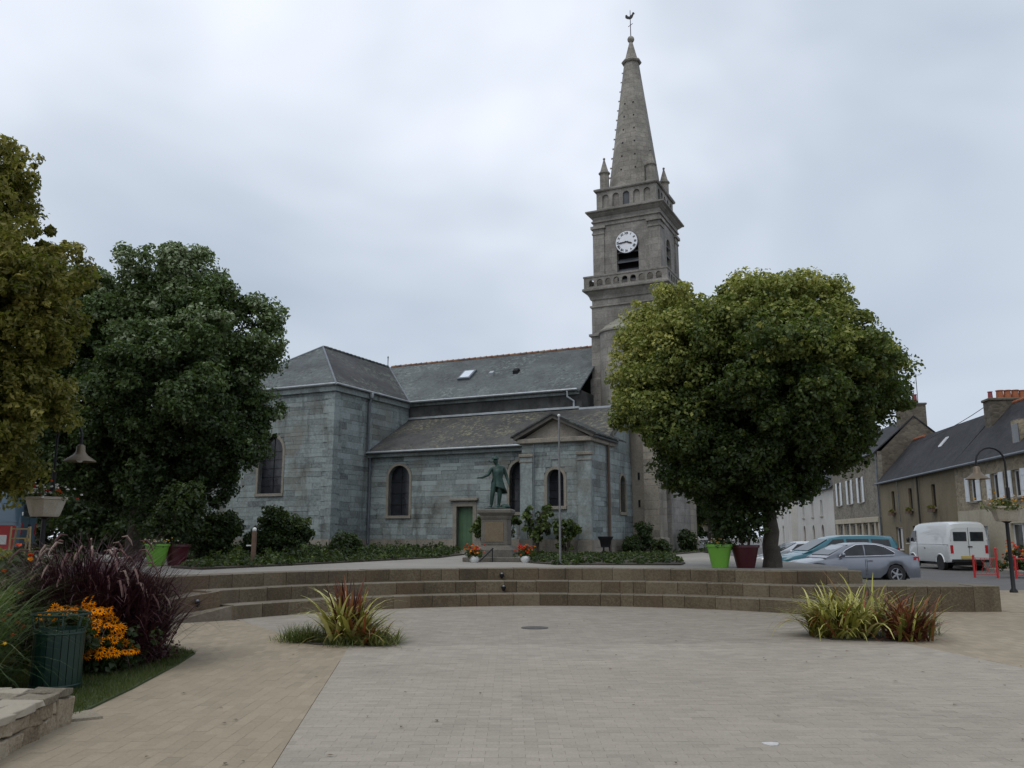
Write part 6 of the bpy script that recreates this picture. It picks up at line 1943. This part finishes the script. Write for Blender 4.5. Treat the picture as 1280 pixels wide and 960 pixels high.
def van(name, label, loc, rz, paint):
    root = thing(name, label, 'van', loc, rz, 'vehicles along the street')
    hw = 0.98
    prof = [(-2.45, 0.5, 0.85, 0.72), (-2.40, 0.42, 1.12, 0.80), (-2.1, 0.40, 1.32, 0.9), (-1.95, 0.4, 1.45, 0.93), (-1.55, 0.4, 2.1, 0.96), (-1.35, 0.4, 2.28, 0.98), (-0.9, 0.4, 2.38, 0.98), (0.5, 0.4, 2.42, 0.98), (2.2, 0.4, 2.40, 0.98), (2.42, 0.42, 2.30, 0.96), (2.46, 0.48, 2.1, 0.94)]
    secs = []
    for x, zb, zt, w in prof:
        h = zt - zb
        secs.append((x, [(w * 0.6, zb), (w * 0.96, zb), (w, zb + 0.1), (w, zb + h * 0.4), (w * 0.985, zb + h * 0.65), (w * (0.94 if h > 1.2 else 0.97), zb + h * 0.88), (w * (0.84 if h > 1.2 else 0.9), zt - 0.05), (w * 0.62, zt), (w * 0.2, zt + 0.015)]))
    body = loft(secs).build('body', paint, root, smooth=35)
    MB().box(-2.2, 2.3, -0.7, 0.7, 0.25, 0.6).build('underbody', BLACK, root)
    for s in (-1, 1):
        for wx in (-1.55, 1.45):
            wheel(root, wx, s * 0.84, 0.33, s, rim=WHITE_P, spokes=8)
            ar = MB().lathe([(0.40, -0.2), (0.40, 0.0), (0.0, 0.0)], 0, 0, 22, cap=False).build('wheel_arch', BLACK, root)
            ar.location = (wx, s * 0.988, 0.36)
            ar.rotation_euler = (R(90) * -s, 0, 0)
            tr = MB().tube([(wx + 0.42 * math.cos(a), s * 0.985, 0.38 + 0.42 * math.sin(a)) for a in np.linspace(0.05, PI - 0.05, 12)], 0.035, 6).build('arch_lip', paint, body, smooth=60)
        q_ = [(-1.85, 1.42), (-1.1, 1.42), (-1.1, 1.98), (-1.5, 1.98)]
        MB().prism([(x, s * (0.97 if z < 1.6 else 0.945), z) for x, z in q_], [(x, s * (0.99 if z < 1.6 else 0.962), z) for x, z in q_]).build('door_window', CARGLASS, body)
        MB().box(-1.0, -0.985, s * 0.984 - 0.006, s * 0.984 + 0.006, 0.6, 2.0).build('door_seam', BLACK, body)
        MB().sphere((-1.75, s * 1.1, 1.5), (0.06, 0.09, 0.14), 8, 6).build('mirror', BLACK, body, smooth=60)
        MB().box(-2.3, 2.35, s * 0.985 - 0.01, s * 0.985 + 0.012, 1.28, 1.31).build('side_crease', paint, body)
        MB().box(2.35, 2.475, s * 0.86 - 0.07, s * 0.86 + 0.07, 0.85, 1.25).build('tail_lamp', LAMPRED, body)
        MB().box(2.44, 2.48, s * 0.42 - 0.33, s * 0.42 + 0.33, 1.45, 1.90).build('rear_window', CARGLASS, body, bevel=0.01)
        MB().box(-2.46, -2.40, s * 0.55 - 0.16, s * 0.55 + 0.16, 0.75, 0.95).build('headlamp', LAMPCLR, body)
        MB().box(-0.2, -0.08, s * 0.984 - 0.012, s * 0.984 + 0.014, 1.05, 1.10).build('handle', BLACK, body)
        MB().box(2.455, 2.485, s * 0.90 - 0.03, s * 0.90 + 0.03, 1.5, 1.62).build('hinge', WHITE_P, body)
    MB().box(2.462, 2.468, -0.008, 0.008, 0.6, 2.12).build('door_seam', BLACK, body)
    MB().box(2.46, 2.49, -0.06, 0.16, 1.15, 1.2).build('handle', BLACK, body)
    MB().box(2.35, 2.56, -0.9, 0.9, 0.42, 0.56).build('rear_bumper', BLACK, body, bevel=0.02)
    MB().box(-2.54, -2.38, -0.85, 0.85, 0.42, 0.62).build('front_bumper', BLACK, body, bevel=0.02)
    MB().box(2.468, 2.485, -0.45, 0.10, 0.60, 0.72).build('number_plate', PLATE, body)
    MB().prism([(-1.98, -0.78, 1.46), (-1.98, 0.78, 1.46), (-1.57, 0.72, 2.06), (-1.57, -0.72, 2.06)], [(-1.94, -0.78, 1.43), (-1.94, 0.78, 1.43), (-1.53, 0.72, 2.03), (-1.53, -0.72, 2.03)]).build('windscreen', CARGLASS, body)
    return root


van('parked_van', 'white high roof panel van with twin rear doors parked before the houses', (22.75, 45.4, RZ_), R(-90.5), WHITEP)
van('parked_van', 'blue grey van behind the cafe chairs', (-19.6, 30.0, 0.8), R(15), paintm('slate_blue_paint', (0.07, 0.12, 0.17)))

# ------------------------------------------------------------------ the row of houses
HA = -R(98.5)
HX, HY = 25.02, 48.1


def hw_(x, y, z=-0.1):
    """house-row frame to world"""
    c, s = math.cos(HA), math.sin(HA)
    return (HX + x * c - y * s, HY + x * s + y * c, z)


def rubble(name, c1, c2, joint, sc=3.2):
    k = NT(name)
    co = k.coord()
    mp2 = k.n('ShaderNodeMapping', {'Vector': co, 'Scale': (1.0, 1.0, 1.7)}).outputs[0]
    vo = k.n('ShaderNodeTexVoronoi', {'Vector': mp2, 'Scale': sc}, feature='F1')
    ve = k.n('ShaderNodeTexVoronoi', {'Vector': mp2, 'Scale': sc}, feature='DISTANCE_TO_EDGE')
    col = k.mix(k.n('ShaderNodeSeparateColor', {0: vo.outputs['Color']}).outputs[0], c1, c2)
    col = k.mix(k.ramp(ve.outputs['Distance'], [(0.02, (1, 1, 1)), (0.07, (0, 0, 0))]), col, joint)
    col = k.mix(0.6, col, k.ramp(k.noise(co, 0.7, 5, 0.6), [(0.3, (0.6,) * 3), (0.7, (1.25,) * 3)]), 'MULTIPLY')
    k.l(col, k.b.inputs['Base Color'])
    k.b.inputs['Roughness'].default_value = 0.9
    k.l(k.bump(ve.outputs['Distance'], 0.6, 0.05), k.b.inputs['Normal'])
    return k.m


RUB1 = rubble('grey_rubble', (0.13, 0.115, 0.09), (0.24, 0.215, 0.17), (0.20, 0.185, 0.15))
RUB3 = rubble('tan_rubble', (0.19, 0.155, 0.10), (0.34, 0.285, 0.20), (0.29, 0.25, 0.185))
GABLE = rubble('gable_rubble', (0.08, 0.068, 0.05), (0.15, 0.13, 0.10), (0.12, 0.10, 0.08))
REND2 = stone_mat('brown_render', (0.115, 0.092, 0.052), (0.17, 0.138, 0.082), (0.21, 0.172, 0.108), 0.6, 0.1, stain=(0.06, 0.05, 0.035), streak=0.6)
REND3 = stone_mat('cream_render', (0.30, 0.265, 0.19), (0.39, 0.35, 0.26), (0.45, 0.41, 0.32), 0.5, 0.1, stain=(0.22, 0.19, 0.14), streak=0.4)
WHITEH = stone_mat('pale_render', (0.36, 0.345, 0.31), (0.47, 0.455, 0.42), (0.55, 0.54, 0.50), 0.5, 0.1, stain=(0.25, 0.24, 0.21), streak=0.5)
SHUT = plain('white_shutter', (0.62, 0.65, 0.67), 0.55, 0, 0.06)
HGLASS = glass_dark('house_glass', (0.02, 0.022, 0.026), 0.08)
ORANGE = stone_mat('clay_pot', (0.16, 0.05, 0.02), (0.28, 0.09, 0.038), (0.36, 0.14, 0.07), 3, 0.3)
REDPOT = plain('red_clay_pot', (0.22, 0.045, 0.05), 0.7)
CURT = plain('lace_curtain', (0.5, 0.5, 0.5), 0.8, 0, 0.2, 12)


def house(name, label, x0, x1, depth, eave, ridge, wallm, ops, lower=None, split=0, roofm=SLATE_H, endmat=None):
    """facade on y=0 facing -y, gable ends at x0,x1; ops as wall_open"""
    root = thing(name, label, 'house', hw_(0, 0), HA, 'houses along the street')
    mpf = lambda u, d, z: (u, d, z)
    if lower:
        mb = MB()
        wall_open(mb, mpf, x0, x1, 0, split, [o for o in ops if o[2] < split - 0.1], -0.02, 0.3)
        mb.build('lower_wall', lower, root, weld=True)
        mb = MB()
        wall_open(mb, mpf, x0, x1, split, eave, [o for o in ops if o[2] > split - 0.1], 0.0, 0.3)
        mb.build('upper_wall', wallm, root, weld=True)
    else:
        mb = MB()
        lo = [o for o in ops if o[2] < 2.6]
        hi = [o for o in ops if o[2] >= 2.6]
        wall_open(mb, mpf, x0, x1, 0, 2.85, lo, 0.0, 0.3)
        wall_open(mb, mpf, x0, x1, 2.85, eave, hi, 0.0, 0.3)
        mb.build('front_wall', wallm, root, weld=True)
    MB().box(x0 + 0.3, x1 - 0.3, 0.55, depth - 0.3, 0, eave - 0.05).build('interior', DARKVOID, root)
    for a, b in ((x0, x0 + 0.3), (x1 - 0.3, x1)):
        pg_ = [(0.301, 0), (depth, 0), (depth, eave), (depth / 2, ridge - 0.12), (0.301, eave)]
        MB().prism([(a, y, z) for y, z in pg_], [(b, y, z) for y, z in pg_]).build('gable_wall', endmat or wallm, root)
    MB().box(x0 + 0.3, x1 - 0.3, depth - 0.3, depth, 0, eave).build('back_wall', wallm, root)
    for s in (0, 1):
        y0, y1 = (-0.28, depth / 2) if s == 0 else (depth + 0.28, depth / 2)
        z0 = eave - 0.10
        MB().prism([(x0 - 0.05, y0, z0), (x1 + 0.05, y0, z0), (x1 + 0.05, y1, ridge), (x0 - 0.05, y1, ridge)], [(x0 - 0.05, y0, z0 - 0.1), (x1 + 0.05, y0, z0 - 0.1), (x1 + 0.05, y1, ridge - 0.1), (x0 - 0.05, y1, ridge - 0.1)]).build('roof', roofm, root)
    MB().tube([(x0, -0.32, eave - 0.12), (x1, -0.32, eave - 0.12)], 0.07, 8).build('gutter', ZINC_D, root, smooth=40)
    return root


def casement(root, uc, hw, zb, zt, shutters=True, box=False, curtain=False, frame=WHITE_P, so=0.0, bars=True):
    w = MB()
    for q in ([(uc - hw, zb), (uc - hw + 0.07, zb), (uc - hw + 0.07, zt), (uc - hw, zt)], [(uc + hw - 0.07, zb), (uc + hw, zb), (uc + hw, zt), (uc + hw - 0.07, zt)], [(uc - hw, zb), (uc + hw, zb), (uc + hw, zb + 0.07), (uc - hw, zb + 0.07)], [(uc - hw, zt - 0.07), (uc + hw, zt - 0.07), (uc + hw, zt), (uc - hw, zt)]):
        w.prism([(u, 0.12, z) for u, z in q], [(u, 0.18, z) for u, z in q])
    wn_ = w.build('window', frame, root, weld=True)
    if bars:
        MB().box(uc - 0.035, uc + 0.035, 0.115, 0.175, zb + 0.07, zt - 0.07).build('mullion', frame, wn_)
    MB().box(uc - hw + 0.02, uc + hw - 0.02, 0.15, 0.165, zb + 0.02, zt - 0.02).build('pane', HGLASS, wn_)
    if curtain:
        MB().box(uc + 0.08, uc + hw - 0.02, 0.10, 0.115, zb + 0.1, zt - 0.1).build('curtain', CURT, wn_)
    MB().box(uc - hw - 0.08, uc + hw + 0.08, -0.10, 0.2, zb - 0.10, zb - 0.002).build('sill', GRANITE, wn_, bevel=0.01)
    if shutters:
        for s in (-1, 1):
            sh = MB().box(uc + s * (hw + 0.02) - (0.5 if s < 0 else 0), uc + s * (hw + 0.02) + (0.5 if s > 0 else 0), -0.075, -0.03, zb, zt).build('shutter', SHUT, wn_)
            for k in range(2):
                zz = zb + (zt - zb) * (0.2 + 0.55 * k)
                MB().box(uc + s * (hw + 0.04) - (0.46 if s < 0 else 0), uc + s * (hw + 0.04) + (0.46 if s > 0 else 0), -0.09, -0.076, zz, zz + 0.09).build('batten', SHUT, wn_)
    if box:
        MB().box(uc - hw - 0.05, uc + hw + 0.05, -0.32, -0.11, zb - 0.28, zb - 0.08).build('window_box', WOOD, wn_)
        g_ = np.random.default_rng(int(uc * 10) % 1000 + 5)
        P_ = np.stack([g_.uniform(uc - hw, uc + hw, 26), g_.uniform(-0.3, -0.12, 26), g_.uniform(zb - 0.08, zb + 0.08, 26)], 1)
        v_, f_, t_ = leaf_cloud(P_, np.full(26, 0.09), 10, 0.07, np.full(26, 0.5), 0.2, 0.4, 1, 9)
        mesh_np('window_plant', v_, f_, 3, t_, LEAF_Y, wn_)
    return wn_


def chimney(root, x, y, w, d, z0, z1, mat, pots):
    c = MB().box(x - w / 2, x + w / 2, y - d / 2, y + d / 2, z0, z1 - 0.15).build('chimney', mat, root)
    MB().box(x - w / 2 - 0.08, x + w / 2 + 0.08, y - d / 2 - 0.08, y + d / 2 + 0.08, z1 - 0.15, z1).build('chimney_cap', mat, c, bevel=0.03)
    for px, py, r_, h, m in pots:
        MB().lathe([(r_, z1), (r_ * 0.85, z1 + h * 0.9), (r_ * 1.05, z1 + h * 0.92), (r_ * 1.05, z1 + h), (r_ * 0.7, z1 + h)], x + px, y + py, 10, cap=False).build('chimney_pot', m, c, smooth=40)
    return c


def xh(px):
    a = (px - 640) / 1077
    return -(17.85 / (a - 0.149) - 48.1) / math.cos(R(8.5))


WH = 0.1  # facade base sits at z -0.1, so add to world heights
# house 1: tall grey stone house with a row of cream pilasters
X1a, X1b = -31.0, xh(1104)
o1 = [(xh(p), 0.55, 4.25 + WH, 6.25 + WH, False) for p in (1052.5, 1066, 1080)] + [(xh(p), 0.42, 0.75, 2.55, False) for p in (1053, 1061, 1069, 1077, 1085, 1093)]
h1 = house('stone_house', 'tall grey stone house with white shutters and a cream pillared ground floor', X1a, X1b, 5.6, 7.95, 10.6, RUB1, o1, endmat=GABLE)
for u, hw2, zb, zt, _ in o1[:3]:
    casement(h1, u, hw2, zb, zt)
for u, hw2, zb, zt, _ in o1[3:]:
    casement(h1, u, hw2, zb, zt, False)
MB().box(xh(1048), xh(1102.5), -0.22, 0.0, 2.72, 3.12).build('fascia', REND3, h1, bevel=0.02)
for p in (1049, 1057, 1065, 1073, 1081, 1089, 1097, 1102):
    MB().box(xh(p) - 0.22, xh(p) + 0.22, -0.14, 0.0, 0.0, 2.72).build('pillar', REND3, h1, bevel=0.01)
MB().tube([(X1b - 0.15, -0.1, 7.8), (X1b - 0.15, -0.1, 0.1)], 0.06, 8).build('downpipe', ZINC_D, h1, smooth=40)
c1 = chimney(h1, X1b - 0.55, 2.8, 0.9, 1.9, 9.4, 11.55, GABLE, [(0, 0.35, 0.17, 0.7, REDPOT)])
for dy, hh in ((-0.5, 1.6), (0.55, 2.3)):
    ae = MB().tube([(X1b - 0.5, 2.8 + dy, 11.5), (X1b - 0.5, 2.8 + dy, 11.5 + hh)], 0.025, 5).build('aerial', IRON, c1)
    for i in range(5):
        MB().tube([(X1b - 0.5 - 0.35, 2.8 + dy - 0.3 + 0.15 * i, 11.5 + hh - 0.05), (X1b - 0.5 + 0.35, 2.8 + dy - 0.3 + 0.15 * i, 11.5 + hh - 0.05)], 0.012, 4).build('rod', IRON, ae)
# house 2: brown rendered house
X2a, X2b = X1b + 0.01, 0.0
o2 = [(xh(p), 0.36, 3.30 + WH, 4.70 + WH, False) for p in (1120, 1142, 1171.5)] + [(xh(1124.5), 0.75, 0.75, 2.30, False), (xh(1145), 0.55, 0.05, 2.35, False), (xh(1172), 0.7, 0.8, 2.3, False)]
h2 = house('rendered_house', 'low brown rendered house with narrow windows and window boxes', X2a, X2b, 5.3, 5.6, 8.75, REND2, o2)
for u, hw2, zb, zt, _ in o2[:3]:
    casement(h2, u, hw2, zb, zt, False, True, frame=plain('brown_frame%d' % int(u), (0.03, 0.02, 0.015), 0.6), bars=False)
casement(h2, *o2[3][:4], False, curtain=True)
casement(h2, *o2[4][:4], False, frame=plain('dark_door', (0.03, 0.022, 0.02), 0.6))
casement(h2, *o2[5][:4], False)
MB().tube([(xh(1154), -0.12, 5.4), (xh(1154), -0.12, 0.1)], 0.06, 8).build('downpipe', plain('black_pipe', (0.02, 0.018, 0.018), 0.6), h2, smooth=40)
MB().tube([(xh(1129), -0.12, 5.4), (xh(1129), -0.12, 2.6)], 0.035, 8).build('downpipe', ZINC_D, h2, smooth=40)
for i in range(5):
    MB().tube([(X2a + 0.3 + i * 0.5, 2.6, 8.72), (X2a + 0.75 + i * 0.5, 2.6, 8.74)], 0.11, 8).build('ridge_tile', ORANGE, h2, smooth=50)
# rooflights on the two lower roofs
for px_, root_, fy in ((1212, h2, 0.55),):
    xx = -6.2
    yy = 1.3
    zz = 5.5 + (yy + 0.28) * (8.75 - 5.5) / 2.93
    MB().prism([(xx, yy, zz + 0.03), (xx + 0.6, yy, zz + 0.03), (xx + 0.6, yy + 0.5, zz + 0.585), (xx, yy + 0.5, zz + 0.585)], [(xx, yy, zz + 0.1), (xx + 0.6, yy, zz + 0.1), (xx + 0.6, yy + 0.5, zz + 0.655), (xx, yy + 0.5, zz + 0.655)]).build('rooflight', plain('rooflight_glass', (0.65, 0.68, 0.7), 0.2), h2)
# house 3: stone over cream
X3a, X3b = 0.01, 12.5
o3 = [(xh(1222.5), 0.50, 3.42 + WH, 4.70 + WH, False), (xh(1251.5), 0.50, 3.42 + WH, 4.70 + WH, False), (xh(1279), 0.5, 3.42 + WH, 4.7 + WH, False), (xh(1231), 0.55, 0.05, 2.2, False), (xh(1276), 1.0, 0.5, 2.3, False)]
h3 = house('cream_house', 'house with tan stone upper floor, cream ground floor and white shutters', X3a, X3b, 5.8, 5.6, 8.95, RUB3, o3, lower=REND3, split=3.05)
for o in o3[:3]:
    casement(h3, *o[:4])
casement(h3, *o3[4][:4], False, curtain=True)
gd = MB().box(xh(1231) - 0.55, xh(1231) + 0.55, 0.12, 0.17, 0.05, 2.2).build('door', plain('pale_blue_door', (0.45, 0.52, 0.56), 0.5), h3)
for s in (-0.22, 0.22):
    MB().box(xh(1231) + s - 0.12, xh(1231) + s + 0.12, 0.105, 0.125, 1.5, 2.0).build('door_pane', HGLASS, gd)
chimney(h3, 0.9, 2.75, 0.9, 2.1, 6.8, 9.25, GABLE, [(0, -0.8, 0.13, 0.42, REDPOT), (0, -0.3, 0.2, 0.48, ORANGE), (0, 0.1, 0.2, 0.48, ORANGE), (0, 0.5, 0.2, 0.48, ORANGE), (0, 0.86, 0.17, 0.46, ORANGE)])
for i in range(12):
    MB().tube([(1.5 + i * 0.5, 2.9, 8.92), (1.95 + i * 0.5, 2.9, 8.94)], 0.12, 8).build('ridge_tile', ORANGE, h3, smooth=50)
dm = MB().box(7.2, 8.1, 0.3, 1.6, 5.9, 7.2).build('dormer', RUB3, h3)
MB().box(7.3, 8.0, 0.28, 0.299, 6.1, 7.0).build('dormer_pane', HGLASS, dm)
# houses farther down the street
o0 = [(-36.5, 0.6, 0.05, 2.2, True), (-41, 0.6, 0.05, 2.2, True), (-46, 0.6, 0.05, 2.2, True), (-36.5, 0.5, 3.6, 5.2, False), (-41, 0.5, 3.6, 5.2, False), (-46, 0.5, 3.6, 5.2, False)]
h0 = house('pale_house', 'pale rendered house with arched ground floor openings beyond the big round tree', -50, -31.02, 6, 6.2, 9.0, WHITEH, o0)
for o in o0[3:]:
    casement(h0, *o[:4], False)
for o in o0[:3]:
    ap = [(o[0] - 0.6, 0.05)] + arch_pts(o[0], 0.6, 2.2) + [(o[0] + 0.6, 0.05)]
    MB().prism([(u, 0.16, z) for u, z in ap], [(u, 0.2, z) for u, z in ap]).build('arched_door', plain('door_brown%d' % int(o[0]), (0.09, 0.06, 0.04), 0.6), h0)
o00 = [(-60, 0.6, 0.8, 3.0, False), (-70, 0.6, 0.8, 3.0, False), (-60, 0.5, 4, 5.6, False), (-70, 0.5, 4, 5.6, False)]
h00 = house('pale_house', 'far white gabled house at the end of the street', -78, -54, 7, 6.6, 10.6, WHITEH, o00, endmat=WHITEH)
for o in o00:
    casement(h00, *o[:4], False)
# pavement along the houses
pv = MB()
pv.slab([hw_(-80, 0.0)[:2], hw_(-80, -0.75)[:2], hw_(13, -0.75)[:2], hw_(13, 0.0)[:2]], -0.12, 0.02)
structure(pv.build('pavement', TERRACE))

# red iron barriers and planting across the road
for i, (x, y, lb) in enumerate(((19.55, 35.8, 'red iron barrier panel nearest the white van'), (20.75, 34.9, 'red iron barrier panel with flowers behind, nearer the lamp post'))):
    rb = thing('red_barrier', lb, 'barrier', (x, y, -0.1), R(-38), 'red barriers by the road')
    hL, hR = (0.85, 1.15)
    for sx, hh in ((-0.42, hL), (0.42, hR)):
        MB().tube([(sx, 0, 0), (sx, 0, hh)], 0.045, 8).build('post', RED, rb, smooth=40)
        MB().sphere((sx, 0, hh + 0.03), 0.055, 8, 6).build('finial', RED, rb, smooth=60)
    for z in (0.15, 0.80):
        MB().tube([(-0.42, 0, z), (0.42, 0, z)], 0.018, 6).build('rail', RED, rb)
    for k in range(5):
        MB().tube([(-0.34 + 0.17 * k, 0, 0.15), (-0.34 + 0.17 * ((k * 2) % 5), 0, 0.80)], 0.010, 5).build('bar', RED, rb)
shrub('barrier_shrub', 'round dark green clipped shrub behind the red barrier', (22.0, 35.9, -0.1), [(0, 0, 0.45, 0.5, 0.5, 0.48)], 80, 40, 0.07, LEAF_B, 0.3, 400)
flowers('barrier_flowers', 'orange and green flowers growing behind the red barrier', (20.9, 35.8, 0.2), 60, (0.3, 0.25), [0.3, 0.2, 0.5], 0.07, 401, 0.7, greens=90)
pot('lime_planter', 'lime green planter box before the cream house', (22.9, 36.3, -0.1), POT_LIME, 0.4, 0.5, 0.5)
# overhead cable from the chimney to the gable
cbl = thing('overhead_cable', 'thin black cable strung from the chimney across the slate roofs', 'cable', hw_(0.35, 2.6, 9.2))
p_ = [Vector(hw_(0.2, 1.6, 9.0)), Vector(hw_(-6.2, -0.3, 6.9)), ]
cp = [Vector(hw_(0.5 - t * 13.0, 1.72 - 0.6 * t, 8.75 - 0.9 * t - 1.0 * t * (1 - t))) - Vector(hw_(0.35, 2.6, 9.2)) for t in np.linspace(0, 1, 9)]
MB().tube(cp, 0.02, 5).build('wire', IRON, cbl)
